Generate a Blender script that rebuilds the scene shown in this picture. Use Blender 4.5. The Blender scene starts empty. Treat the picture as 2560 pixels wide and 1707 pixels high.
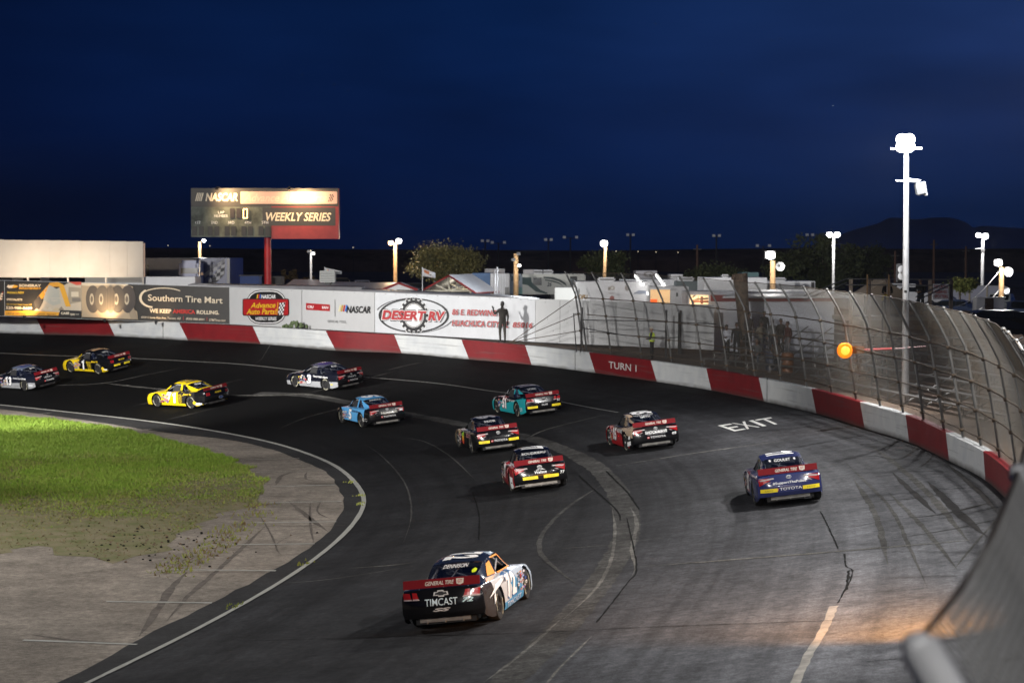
import bpy, math, random, bmesh
from mathutils import Vector, Matrix
from mathutils.bvhtree import BVHTree
import mathutils.geometry as mgeo
random.seed(7)
R = math.radians
SC = bpy.context.scene
COL = SC.collection
V = Vector

# ------------------------------------------------------------------ camera
EYE = V((0, 0, 8.9)); FPX = 5200.0; CX, CY = 1280.0, 853.5
TH = math.atan(218.5 / FPX)
cd = bpy.data.cameras.new('camera'); cam = bpy.data.objects.new('camera', cd); COL.objects.link(cam)
cam.location = EYE; cam.rotation_euler = (math.pi / 2 - TH, 0, 0)
cd.sensor_width = 36; cd.lens = 36 * FPX / 2560
cd.clip_start = 0.5; cd.clip_end = 6000
cd.dof.use_dof = True; cd.dof.focus_distance = 62; cd.dof.aperture_fstop = 1.8
SC.camera = cam
# ------------------------------------------------------------------ dusk sky
SKY = 1.0
w = bpy.data.worlds.new('World'); SC.world = w; w.use_nodes = True
nt = w.node_tree; bg = nt.nodes['Background']
tc = nt.nodes.new('ShaderNodeTexCoord'); sep = nt.nodes.new('ShaderNodeSeparateXYZ'); rmp = nt.nodes.new('ShaderNodeValToRGB')
nt.links.new(tc.outputs['Generated'], sep.inputs[0]); nt.links.new(sep.outputs[2], rmp.inputs[0])
el = rmp.color_ramp.elements
el[0].position = 0.0; el[0].color = (.0004, .0048, .0290, 1)
el[1].position = 0.165; el[1].color = (.0027, .0152, .0700, 1)
for p, c in ((.02, (.0005, .0055, .0320, 1)), (.06, (.0020, .0108, .0560, 1)), (.10, (.0025, .0132, .0640, 1)), (.32, (.0030, .0085, .0300, 1)), (.8, (.0028, .0055, .0160, 1))):
    e = el.new(p); e.color = c
azr = nt.nodes.new('ShaderNodeValToRGB'); azm = nt.nodes.new('ShaderNodeMapRange'); azm.inputs[1].default_value = -.26; azm.inputs[2].default_value = .26      # sky tone shifts paler towards the right
nt.links.new(sep.outputs[0], azm.inputs[0]); nt.links.new(azm.outputs[0], azr.inputs[0]); az = azr.color_ramp.elements
az[0].color = (.45, .48, .55, 1); az[1].color = (4.2, 2.0, 1.55, 1); e = az.new(.5); e.color = (1, 1, 1, 1); e = az.new(.8); e.color = (3.0, 1.7, 1.4, 1)
azx = nt.nodes.new('ShaderNodeMix'); azx.data_type = 'RGBA'; azx.blend_type = 'MULTIPLY'; azx.inputs['Factor'].default_value = 1
nt.links.new(rmp.outputs[0], azx.inputs['A']); nt.links.new(azr.outputs[0], azx.inputs['B'])
nz = nt.nodes.new('ShaderNodeTexNoise'); nz.inputs['Scale'].default_value = 5.0; nz.inputs['Detail'].default_value = 3
mp = nt.nodes.new('ShaderNodeMapping'); mp.inputs['Scale'].default_value = (1, 1, 4)
nt.links.new(tc.outputs['Generated'], mp.inputs[0]); nt.links.new(mp.outputs[0], nz.inputs[0])
mr = nt.nodes.new('ShaderNodeMapRange'); mr.inputs[1].default_value = .3; mr.inputs[2].default_value = .7; mr.inputs[3].default_value = .74; mr.inputs[4].default_value = 1.28
nt.links.new(nz.outputs[0], mr.inputs[0])
vm = nt.nodes.new('ShaderNodeVectorMath'); vm.operation = 'SCALE'
nt.links.new(azx.outputs['Result'], vm.inputs[0]); nt.links.new(mr.outputs[0], vm.inputs['Scale'])
nt.links.new(vm.outputs[0], bg.inputs[0]); bg.inputs[1].default_value = SKY
# ------------------------------------------------------------------ render settings
SC.render.engine = 'CYCLES'
SC.view_settings.view_transform = 'Standard'; SC.view_settings.look = 'None'
SC.view_settings.exposure = 0; SC.view_settings.gamma = 1
cy = SC.cycles
cy.use_denoising = True; cy.max_bounces = 6; cy.diffuse_bounces = 2; cy.glossy_bounces = 3; cy.transparent_max_bounces = 24
cy.volume_bounces = 0; cy.sample_clamp_indirect = 3.0; cy.caustics_reflective = False; cy.caustics_refractive = False

# ------------------------------------------------------------------ helpers
def ray(px, py):
    dx = (px - CX) / FPX; dy = -(py - CY) / FPX
    return V((dx, math.cos(TH) + dy * math.sin(TH), -math.sin(TH) + dy * math.cos(TH)))
def atY(px, py, Y):
    d = ray(px, py); return EYE + d * (Y / d.y)
def atZ(px, py, z):
    d = ray(px, py); return EYE + d * ((z - EYE.z) / d.z)
def tag(o, label=None, cat=None, group=None, kind=None):
    if label: o['label'] = label
    if cat: o['category'] = cat
    if group: o['group'] = group
    if kind: o['kind'] = kind
    return o
def empty(name, loc=(0, 0, 0), rz=0, label=None, cat=None, group=None):
    o = bpy.data.objects.new(name, None); COL.objects.link(o); o.location = loc; o.rotation_euler = (0, 0, rz)
    o.empty_display_size = .2
    return tag(o, label, cat, group)
def inst(name, me, parent, loc=(0, 0, 0), rot=(0, 0, 0)):
    o = bpy.data.objects.new(name, me); COL.objects.link(o); o.parent = parent; o.location = loc; o.rotation_euler = rot
    return o
_mats = {}
def mat(key, col=None, rough=.6, metal=0.0, noise=0.0, scale=8.0, emit=0.0, coat=0.0, bump=0.0, dirt=None, spec=.5):
    """principled material; noise = amount of uneven colour, dirt = second colour mixed in blotches"""
    if key in _mats: return _mats[key]
    m = bpy.data.materials.new(key); m.use_nodes = True; n = m.node_tree; b = n.nodes['Principled BSDF']
    b.inputs['Base Color'].default_value = (*col, 1); b.inputs['Roughness'].default_value = rough
    b.inputs['Metallic'].default_value = metal; b.inputs['Coat Weight'].default_value = coat
    b.inputs['Specular IOR Level'].default_value = spec
    if emit:
        b.inputs['Emission Color'].default_value = (*col, 1); b.inputs['Emission Strength'].default_value = emit
        m.cycles.emission_sampling = 'NONE'
    if noise or dirt or bump:
        t = n.nodes.new('ShaderNodeTexCoord'); q = n.nodes.new('ShaderNodeTexNoise'); q.inputs['Scale'].default_value = scale
        q.inputs['Detail'].default_value = 6; q.inputs['Roughness'].default_value = .65
        n.links.new(t.outputs['Object'], q.inputs[0])
        if noise or dirt:
            x = n.nodes.new('ShaderNodeMix'); x.data_type = 'RGBA'
            x.inputs['A'].default_value = (*[c * (1 - noise) for c in col], 1)
            d = dirt or [min(1, c * (1 + noise)) for c in col]
            x.inputs['B'].default_value = (*d, 1)
            r = n.nodes.new('ShaderNodeMapRange'); r.inputs[1].default_value = .35; r.inputs[2].default_value = .68
            n.links.new(q.outputs[0], r.inputs[0]); n.links.new(r.outputs[0], x.inputs['Factor']); n.links.new(x.outputs['Result'], b.inputs['Base Color'])
        if bump:
            bp = n.nodes.new('ShaderNodeBump'); bp.inputs['Strength'].default_value = bump; bp.inputs['Distance'].default_value = .02
            n.links.new(q.outputs[0], bp.inputs['Height']); n.links.new(bp.outputs[0], b.inputs['Normal'])
    _mats[key] = m; return m
def flat(c, rough=.55):
    c = tuple(round(x, 4) for x in c)
    return mat('paint_%g_%g_%g' % c, c, rough)
def glow(key, c, s): return mat(key, c, emit=s)

WHT = (.82, .82, .82); BLK = (.012, .012, .013); RED = (.42, .012, .015); YEL = (.95, .74, .02); BLU = (.03, .12, .5); GRY = (.3, .3, .3)
CRM = (.7, .6, .45); ORG = (.8, .25, .02)

class MB:
    """collects shapes and links them as one mesh object"""
    def __init__(s): s.v = []; s.f = []; s.mi = []; s.m = []
    def slot(s, m):
        if m not in s.m: s.m.append(m)
        return s.m.index(m)
    def add(s, vs, fs, m=None):
        b = len(s.v); s.v += [tuple(v) for v in vs]; k = s.slot(m) if m else 0
        for f in fs: s.f.append([i + b for i in f]); s.mi.append(k)
        return s
    def box(s, c, d, m=None, rot=None, bev=0.0):
        hx, hy, hz = d[0] / 2, d[1] / 2, d[2] / 2; c = V(c)
        if bev:
            bm = bmesh.new(); bmesh.ops.create_cube(bm, size=1)
            for v in bm.verts: v.co = V((v.co.x * d[0], v.co.y * d[1], v.co.z * d[2]))
            bmesh.ops.bevel(bm, geom=bm.edges[:], offset=bev, segments=2, affect='EDGES')
            bm.verts.index_update()
            vs = [v.co.copy() for v in bm.verts]; fs = [[v.index for v in f.verts] for f in bm.faces]; bm.free()
        else:
            vs = [V((x, y, z)) for x in (-hx, hx) for y in (-hy, hy) for z in (-hz, hz)]
            fs = [(0, 1, 3, 2), (4, 6, 7, 5), (0, 4, 5, 1), (2, 3, 7, 6), (0, 2, 6, 4), (1, 5, 7, 3)]
        if rot is not None: vs = [rot @ v for v in vs]
        return s.add([v + c for v in vs], fs, m)
    def tube(s, pts, r, m=None, n=8, cap=True):
        pts = [V(p) for p in pts]; k = len(pts); rs = r if isinstance(r, (list, tuple)) else [r] * k
        vs = []; fs = []; up = V((.13, .21, 1)).normalized()
        for i, p in enumerate(pts):
            t = (pts[min(i + 1, k - 1)] - pts[max(i - 1, 0)]).normalized()
            a = t.cross(up)
            if a.length < 1e-3: a = t.cross(V((1, 0, 0)))
            a.normalize(); b = t.cross(a)
            vs += [p + (a * math.cos(2 * math.pi * j / n) + b * math.sin(2 * math.pi * j / n)) * rs[i] for j in range(n)]
        for i in range(k - 1):
            for j in range(n): fs.append((i * n + j, i * n + (j + 1) % n, (i + 1) * n + (j + 1) % n, (i + 1) * n + j))
        if cap: fs += [tuple(range(n))[::-1], tuple(range((k - 1) * n, k * n))]
        return s.add(vs, fs, m)
    def lathe(s, prof, m=None, n=24, axis='z', c=(0, 0, 0), closed=False):
        vs = []; fs = []; k = len(prof); c = V(c)
        for j in range(n):
            a = 2 * math.pi * j / n
            for r, h in prof:
                x, y = r * math.cos(a), r * math.sin(a)
                vs.append(c + (V((x, y, h)) if axis == 'z' else V((h, x, y)) if axis == 'x' else V((x, h, y))))
        for j in range(n):
            for i in range(k - 1): fs.append((j * k + i, ((j + 1) % n) * k + i, ((j + 1) % n) * k + i + 1, j * k + i + 1))
        return s.add(vs, fs, m)
    def ball(s, c, rx, ry, rz, m=None, n=10):
        prof = [(math.sin(math.pi * i / n), -math.cos(math.pi * i / n)) for i in range(n + 1)]
        vs = []; fs = []; c = V(c); K = n + 1; M = n + 4
        for j in range(M):
            a = 2 * math.pi * j / M
            vs += [c + V((p * math.cos(a) * rx, p * math.sin(a) * ry, h * rz)) for p, h in prof]
        for j in range(M):
            for i in range(n): fs.append((j * K + i, ((j + 1) % M) * K + i, ((j + 1) % M) * K + i + 1, j * K + i + 1))
        return s.add(vs, fs, m)
    def prism(s, pts, off, m=None):
        pts = [V(p) for p in pts]; off = V(off); n = len(pts)
        return s.add(pts + [p + off for p in pts], [tuple(range(n)), tuple(range(2 * n - 1, n - 1, -1))] + [(i, i + n, (i + 1) % n + n, (i + 1) % n) for i in range(n)], m)
    def mesh(s, name, m=None, smooth=False):
        me = bpy.data.meshes.new(name); me.from_pydata(s.v, [], s.f)
        for x in ([m] if m else s.m): me.materials.append(x)
        if not m and s.m: me.polygons.foreach_set('material_index', s.mi)
        if smooth: me.shade_smooth() if smooth is True else (me.shade_smooth(), me.set_sharp_from_angle(angle=R(smooth)))
        me.update(); return me
    def build(s, name, m=None, parent=None, smooth=False, kind=None):
        o = bpy.data.objects.new(name, s.mesh(name, m, smooth)); COL.objects.link(o)
        if parent: o.parent = parent
        if kind: o['kind'] = kind
        return o

_txt = {}
def text2d(body, shear=0.0, bold=0.0, res=3):
    shear = shear or .006; k = (body, shear, bold)
    if k not in _txt:
        c = bpy.data.curves.new('t', 'FONT'); c.body = body; c.shear = shear; c.offset = bold; c.resolution_u = res; c.align_x = 'LEFT'
        o = bpy.data.objects.new('t', c); m = o.to_mesh()
        vs = [(v.co.x, v.co.y) for v in m.vertices]; fs = [tuple(p.vertices) for p in m.polygons]
        o.to_mesh_clear(); bpy.data.objects.remove(o); bpy.data.curves.remove(c)
        x0 = min(v[0] for v in vs); x1 = max(v[0] for v in vs); y0 = min(v[1] for v in vs); y1 = max(v[1] for v in vs)
        _txt[k] = ([((x - x0) / (x1 - x0), (y - y0) / (y1 - y0)) for x, y in vs], fs)
    return _txt[k]
class Art:
    """flat artwork in its own 2-D frame, laid on a surface by map3d(u, v, offset)"""
    def __init__(s, map3d, step=.004, base=.004, sub=0.0): s.mb = MB(); s.map = map3d; s.st = step; s.o = base; s.sub = sub
    def put(s, vs, fs, col, dup=False):
        m = col if isinstance(col, bpy.types.Material) else flat(col)
        if s.sub:                                                       # cut finely so that it follows a curved surface
            tri = [[V((*p, 0)) for p in t_] for f in fs for t_ in ([[vs[f[i]] for i in q] for q in mgeo.tessellate_polygon([[V((*vs[i], 0)) for i in f]])])]; out = []
            while tri:
                t_ = tri.pop(); L_ = [(t_[i] - t_[i - 1]).length for i in range(3)]; i = L_.index(max(L_))
                if L_[i] <= s.sub: out.append(t_); continue
                h_ = (t_[i] + t_[i - 1]) / 2; o_ = t_[(i + 1) % 3]; tri += [[t_[i - 1], h_, o_], [h_, t_[i], o_]]
            ix = {}; v2 = []; f2 = []
            for t_ in out:
                g = []
                for p in t_:
                    k = (round(p.x, 5), round(p.y, 5))
                    if k not in ix: ix[k] = len(v2); v2.append(k)
                    g.append(ix[k])
                f2.append(g)
            vs, fs = v2, f2
        s.mb.add([s.map(u, v, s.o) for u, v in vs], fs, m); s.o += s.st; return s
    def poly(s, pts, col): return s.put(pts, [tuple(range(len(pts)))], col)
    def rect(s, x0, y0, x1, y1, col, sk=0.0): return s.poly([(x0, y0), (x1, y0), (x1 + sk, y1), (x0 + sk, y1)], col)
    def rrect(s, x0, y0, x1, y1, r, col):
        sy = 1 if y1 > y0 else -1; ry = r * sy; p = []
        for cx, cyy, a0 in ((x1 - r, y0 + ry, -90), (x1 - r, y1 - ry, 0), (x0 + r, y1 - ry, 90), (x0 + r, y0 + ry, 180)):
            p += [(cx + r * math.cos(R(a0 + k * 22.5)), cyy + ry * math.sin(R(a0 + k * 22.5))) for k in range(5)]
        return s.poly(p, col)
    def ell(s, cx, cyy, rx, ry, col, n=40): return s.poly([(cx + rx * math.cos(2 * math.pi * i / n), cyy + ry * math.sin(2 * math.pi * i / n)) for i in range(n)], col)
    def ring(s, cx, cyy, rx, ry, t, col, n=40, a0=0, a1=360, ty=None):
        ty = t if ty is None else ty
        vs = []; fs = []
        for i in range(n + 1):
            a = R(a0 + (a1 - a0) * i / n); c, q = math.cos(a), math.sin(a)
            vs += [(cx + rx * c, cyy + ry * q), (cx + (rx - t) * c, cyy + (ry - ty) * q)]
        for i in range(n): fs.append((2 * i, 2 * i + 2, 2 * i + 3, 2 * i + 1))
        return s.put(vs, fs, col)
    def text(s, body, x0, y0, x1, y1, col, shear=0.0, bold=0.0, drop=0.0):
        """fit into the box (y0 = base line, y1 = top); drop = how far the base line falls over the width"""
        vs, fs = text2d(body, shear, bold)
        return s.put([(x0 + a * (x1 - x0), y0 + b * (y1 - y0) + a * drop) for a, b in vs], fs, col)
    def checker(s, x0, y0, x1, y1, nx, ny, col, sk=0.0, drop=0.0):
        vs = []; fs = []
        g = lambda a, b: (x0 + (x1 - x0) * a + sk * b, y0 + (y1 - y0) * b + drop * a)
        for i in range(nx):
            for j in range(ny):
                if (i + j) % 2 == 0:
                    k = len(vs); vs += [g(i / nx, j / ny), g((i + 1) / nx, j / ny), g((i + 1) / nx, (j + 1) / ny), g(i / nx, (j + 1) / ny)]; fs.append((k, k + 1, k + 2, k + 3))
        return s.put(vs, fs, col)
    def build(s, name, parent=None): return s.mb.build(name, None, parent)

def catmull(P, n):
    """resample a polyline through P (tuples of any length), n points per span"""
    out = []; k = len(P)
    for i in range(k - 1):
        a, b, c, d = P[max(i - 1, 0)], P[i], P[i + 1], P[min(i + 2, k - 1)]
        for j in range(n):
            t = j / n
            out.append(tuple(.5 * (2 * q + (r - p) * t + (2 * p - 5 * q + 4 * r - u) * t * t + (3 * q - p - 3 * r + u) * t ** 3) for p, q, r, u in zip(a, b, c, d)))
    return out + [tuple(P[-1])]
def resample(P, step):
    P = [V(p) for p in P]; L = [0]
    for a, b in zip(P, P[1:]): L.append(L[-1] + (b - a).length)
    n = max(2, int(L[-1] / step)); out = []; j = 0
    for i in range(n + 1):
        t = L[-1] * i / n
        while j < len(L) - 2 and L[j + 1] < t: j += 1
        out.append(P[j].lerp(P[j + 1], (t - L[j]) / max(1e-9, L[j + 1] - L[j])))
    return out
def smooth(P, it):
    for _ in range(it): P = [P[0]] + [(a + b * 2 + c) / 4 for a, b, c in zip(P, P[1:], P[2:])] + [P[-1]]
    return P
def interp(T, x):
    if x <= T[0][0]: return T[0][1]
    for (a, p), (b, q) in zip(T, T[1:]):
        if x <= b: return p + (q - p) * (x - a) / (b - a)
    return T[-1][1]

# ------------------------------------------------------------------ the track: inner line, wall line, banked surface between
INPX = [(221, 1707), (315.6, 1660.5), (451, 1595), (586, 1523), (699, 1457.6), (789, 1397), (857, 1340), (890, 1302), (908.5, 1270.5), (911, 1243.5), (893, 1212), (857, 1177), (811.5, 1151), (721, 1118), (631, 1095.6), (496, 1071), (361, 1051.8), (180, 1031.6), (0, 1012.6)]
inner = [atZ(x, y, 0) for x, y in INPX]
d0 = (inner[0] - inner[2]).normalized(); d1 = (inner[-1] - inner[-3]).normalized()
inner = [inner[0] + d0 * k for k in (60, 40, 20, 8)] + inner
p = inner[-1]; a = math.atan2(d1.y, d1.x)
for k in range(8):
    a += R(3.5); p = p + V((math.cos(a), math.sin(a), 0)) * 7; inner.append(p)
inner = smooth(resample([V(q) for q in catmull([tuple(q) for q in inner], 6)], .8), 10)

ZW = [(0, 3.3), (470, 3.18), (835, 3.0), (1168, 2.7), (1485, 2.32), (1639, 2.18), (1781, 2.12), (2041, 2.2), (2271, 2.3), (2465, 2.38)]
WPX = [(2465, 1198.4), (2373.5, 1151), (2271, 1102.8), (2157, 1067.8), (2042, 1032.8), (1912, 1002.5), (1781.5, 976.5), (1639, 954), (1485, 931.8), (1327.3, 911.7), (1168.5, 896.4), (1005.9, 883), (834.8, 872.3), (655.7, 859.5), (470.5, 849), (287, 840), (109, 834)]
wall = [V((-3.2, -14, 2.4)), V((.45, 1, 2.4)), V((2.74, 7.9, 2.4)), V((4.36, 13.5, 2.4)), V((6.9, 23, 2.4)), V((9.1, 33, 2.4)), V((11.0, 42, 2.4)), V((12.6, 51, 2.4))]
NW0 = len(wall)
wall += [atZ(x, y, interp(ZW, x)) for x, y in WPX]
bnd = [q.copy() for q in wall[NW0:]]
d1 = (wall[-1] - wall[-4]).normalized(); p = wall[-1]; a = math.atan2(d1.y, d1.x)
for k in range(8):
    a += R(5); p = p + V((math.cos(a), math.sin(a), 0)) * 6; wall.append(p)
wall = smooth(resample([V(q) for q in catmull([tuple(q) for q in wall], 6)], .5), 14)
WS = [0.0]
for a_, b_ in zip(wall, wall[1:]): WS.append(WS[-1] + (b_ - a_).length)
def wall_at(s):
    s = max(0, min(WS[-1] - 1e-4, s)); i = min(int(s / WS[-1] * (len(wall) - 1)), len(wall) - 2)
    while WS[i + 1] < s: i += 1
    while WS[i] > s: i -= 1
    t = (s - WS[i]) / (WS[i + 1] - WS[i]); p = wall[i].lerp(wall[i + 1], t)
    d = (wall[min(i + 2, len(wall) - 1)] - wall[max(i - 1, 0)]); d.z = 0; d.normalize()
    return p, d, V((d.y, -d.x, 0))          # point, direction of travel, outward normal
def s_near(p):
    return min(range(len(wall)), key=lambda i: (wall[i].xy - p.xy).length) and WS[min(range(len(wall)), key=lambda i: (wall[i].xy - p.xy).length)]
# stations across the track
N_IN = len(inner); cross = []; j = 0
for i in range(0, N_IN, 2):
    p = inner[i]; d = (inner[min(i + 3, N_IN - 1)] - inner[max(i - 3, 0)]).normalized(); n = V((d.y, -d.x, 0))
    best = min(range(len(wall)), key=lambda k: abs((wall[k] - p).xy.dot(d.xy)) + (1000 if (wall[k] - p).xy.dot(n.xy) < 5 else 0) + .15 * (wall[k] - p).xy.length)
    best = max(best, j); j = best; cross.append((p, wall[best]))
cross = [(a, b) for k, (a, b) in enumerate(cross)]
wl = smooth([b.copy() for a, b in cross], 6); cross = [(a, b) for (a, _), b in zip(cross, wl)]
NCOL = 14
tv = []; tf = []; tuv = []
for i, (a, b) in enumerate(cross):
    e = (b - a); e.z = 0; e.normalize(); b2 = b + e * .25
    for k in range(NCOL + 1): q = a.lerp(b2, k / NCOL); tv.append(q); tuv.append((i / len(cross), k / NCOL))
for i in range(len(cross) - 1):
    for k in range(NCOL): q = i * (NCOL + 1) + k; tf.append((q, q + 1, q + NCOL + 2, q + NCOL + 1))
infield_poly = [inner[i] for i in range(0, N_IN, 2)] + [V((-260, inner[-1].y + 60, 0)), V((-260, -60, 0))]
bvh_t = BVHTree.FromPolygons([tuple(q) for q in tv] + [(-400, -100, -.0), (60, -100, -.0), (60, 400, -.0), (-400, 400, -.0)], [tuple(f) for f in tf] + [(len(tv), len(tv) + 1, len(tv) + 2, len(tv) + 3)])
bvh_track = BVHTree.FromPolygons([tuple(q) for q in tv], [tuple(f) for f in tf])
def hit(px, py):
    loc, nor, i, dd = bvh_t.ray_cast(EYE, ray(px, py).normalized())
    if nor.z < 0: nor = -nor
    return loc, nor
def ground(x, y):
    loc, nor, i, dd = bvh_track.ray_cast(V((x, y, 50)), V((0, 0, -1)))
    if loc is None: return V((x, y, 0)), V((0, 0, 1))
    if nor.z < 0: nor = -nor
    return loc, nor
WT = .32
def WHf(y): return interp([(55, .78), (61, .79), (73, .91), (88, .99), (104, 1.07), (115, 1.1)], y)      # the wall stands lower along the straight
# ------------------------------------------------------------------ surfaces of the setting
def asphalt(key, base, var, groove=None):
    m = bpy.data.materials.new(key); m.use_nodes = True; n = m.node_tree; L = n.links.new; b = n.nodes['Principled BSDF']
    t = n.nodes.new('ShaderNodeTexCoord')
    def noise(scale, src, detail=4, sc=None):
        q = n.nodes.new('ShaderNodeTexNoise'); q.inputs['Scale'].default_value = scale; q.inputs['Detail'].default_value = detail; q.inputs['Roughness'].default_value = .62
        if sc:
            mp = n.nodes.new('ShaderNodeMapping'); mp.inputs['Scale'].default_value = sc; L(t.outputs[src], mp.inputs[0]); L(mp.outputs[0], q.inputs[0])
        else: L(t.outputs[src], q.inputs[0])
        return q.outputs[0]
    def rng(s, a, c, lo, hi):
        r = n.nodes.new('ShaderNodeMapRange'); r.inputs[1].default_value = a; r.inputs[2].default_value = c; r.inputs[3].default_value = lo; r.inputs[4].default_value = hi
        L(s, r.inputs[0]); return r.outputs[0]
    def mul(a, c):
        x = n.nodes.new('ShaderNodeMath'); x.operation = 'MULTIPLY'; L(a, x.inputs[0])
        if isinstance(c, float): x.inputs[1].default_value = c
        else: L(c, x.inputs[1])
        return x.outputs[0]
    f = mul(mul(rng(noise(30, 'Object', 2), .3, .7, 1 - var * .8, 1 + var * .8), rng(noise(6, 'Object', 6), .3, .7, 1 - var * .8, 1 + var * .8)), mul(rng(noise(.35, 'Object', 5), .3, .7, 1 - var * .7, 1 + var * .8), rng(noise(1.7, 'Object', 5), .35, .65, 1 - var * .45, 1 + var * .45)))
    if groove:
        f = mul(f, rng(noise(1.0, 'UV', 5, (7, 34, 1)), .32, .68, .72, 1.28))
        sp = n.nodes.new('ShaderNodeSeparateXYZ'); L(t.outputs['UV'], sp.inputs[0])
        cr = n.nodes.new('ShaderNodeValToRGB'); L(sp.outputs[1], cr.inputs[0]); e = cr.color_ramp.elements
        e[0].position = 0; e[0].color = (groove[0][1],) * 3 + (1,); e[1].position = 1; e[1].color = (groove[-1][1],) * 3 + (1,)
        for p, c in groove[1:-1]: k = e.new(p); k.color = (c, c, c, 1)
        f = mul(f, cr.outputs[0])
        cs = n.nodes.new('ShaderNodeValToRGB'); L(sp.outputs[0], cs.inputs[0]); e = cs.color_ramp.elements   # corner darker than straight: partly its asphalt, partly weaker light put into colour
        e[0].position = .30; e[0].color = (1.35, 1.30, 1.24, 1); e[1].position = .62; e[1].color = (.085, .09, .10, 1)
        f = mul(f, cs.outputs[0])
    vm = n.nodes.new('ShaderNodeVectorMath'); vm.operation = 'SCALE'; vm.inputs[0].default_value = base; L(f, vm.inputs['Scale']); L(vm.outputs[0], b.inputs['Base Color'])
    b.inputs['Roughness'].default_value = .85; b.inputs['Specular IOR Level'].default_value = .10
    bp = n.nodes.new('ShaderNodeBump'); bp.inputs['Strength'].default_value = .55; bp.inputs['Distance'].default_value = .02; L(noise(60, 'Object', 3), bp.inputs['Height']); L(bp.outputs[0], b.inputs['Normal'])
    return m
M_TRACK = asphalt('track_asphalt', (.0445, .0455, .0500), .42, [(0, .48), (.12, .38), (.40, .44), (.60, 1.0), (.78, 1.65), (.9, 1.5), (1, .9)])
M_APRON = asphalt('dark_strip_asphalt', (.030, .030, .031), .3)
M_PIT = asphalt('pit_asphalt', (.200, .176, .150), .40)
M_SEAM = asphalt('seam_asphalt', (.105, .102, .094), .7)
M_PATCH = asphalt('patch_asphalt', (.050, .049, .047), .6)
M_CRACK = mat('crack_black', (.010, .010, .010), .9, spec=.05, noise=.5, scale=5)
M_SKID = mat('skid_rubber', (.022, .021, .021), .85, spec=.1, noise=.45, scale=3)
M_PSKID = mat('pit_skid_rubber', (.115, .100, .088), .9, spec=.1, noise=.35, scale=3)
M_LINE = mat('worn_white_line', (.50, .50, .47), .6, noise=.25, scale=4, dirt=(.26, .26, .23))
M_DIM = mat('faded_white_line', (.24, .225, .20), .7, noise=.4, scale=3)
M_DIRT = mat('bare_dirt', (.13, .088, .06), .95, noise=.4, scale=.7, bump=.5)
M_DESERT = mat('desert_dirt', (.11, .075, .055), .95, noise=.5, scale=.08, bump=.3)
M_SOIL = mat('grassy_soil', (.12, .135, .032), .95, noise=.3, scale=1.1, dirt=(.17, .14, .085), bump=.6)

o = MB(); o.v = [tuple(q) for q in tv]; o.f = tf; o.mi = [0] * len(tf); o.m = [M_TRACK]
trk = o.build('race_track', None, None, True, 'structure')
uvl = trk.data.uv_layers.new(name='UVMap')
for lp in trk.data.loops: uvl.data[lp.index].uv = tuv[lp.vertex_index]
o = MB(); o.add(infield_poly, [tuple(range(len(infield_poly)))], M_PIT); o.build('pit_road', kind='structure')

def sheet(pts, z, n=None):
    return [V((q.x, q.y, z)) for q in pts]
def strip(mb, pts, wd, m, lift=.006, jit=0.0, step=.5, on=hit, taper=False):
    """a band of paint, rubber or tar lying on the surface; pts are (x, y) picture points read off the photograph"""
    P = [on(*q)[0] for q in pts]; P = resample(catmull([tuple(q) for q in P], 6), step)
    vs = []; fs = []; k = len(P)
    for i, q in enumerate(P):
        d = (P[min(i + 1, k - 1)] - P[max(i - 1, 0)]); d.z = 0; d.normalize(); n = V((-d.y, d.x, 0)); h = wd / 2
        if taper: h *= min(1, 4 * min(i + .3, k - 1 - i + .3) / k)
        for sgn in (1, -1):
            e = q + n * sgn * h * (1 + random.uniform(-jit, jit)); g, _ = ground(e.x, e.y); vs.append(V((e.x, e.y, g.z + lift)))
    for i in range(k - 1): fs.append((2 * i, 2 * i + 1, 2 * i + 3, 2 * i + 2))
    mb.add(vs, fs, m)
S = 2560 / 2352
def D(*pts): return [(x * S, y * S) for x, y in pts]                 # points read off the 2352-pixel view
def Z(f, ox, oy, *pts): return [(ox + x / f, oy + y / f) for x, y in pts]   # points read off an enlargement

# dark strip between the white line and the pit road
PITB = Z(2.218, 0, 1000, (-300, 35), (0, 50), (480, 112), (900, 178), (1250, 218), (1500, 272), (1700, 345), (1810, 402), (1870, 470), (1900, 540), (1893, 620), (1830, 730), (1700, 830), (1520, 940), (1300, 1060), (1160, 1130), (960, 1230), (800, 1310), (600, 1420), (320, 1568))
pb = resample(catmull([tuple(atZ(x, y, 0)) for x, y in PITB], 6), 1.0)
pb = [pb[0]] + pb + [pb[-1] + (pb[-1] - pb[-4]).normalized() * 30]
vs = []; fs = []
for q in pb:
    c = min(inner, key=lambda e: (e - q).length)
    vs += [V((q.x + random.uniform(-.06, .06), q.y + random.uniform(-.06, .06), .004)), V((c.x, c.y, .004))]
for i in range(len(pb) - 1): fs.append((2 * i, 2 * i + 1, 2 * i + 3, 2 * i + 2))
o = MB(); o.add(vs, fs, M_APRON); o.build('track_edge_strip', kind='structure')

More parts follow.
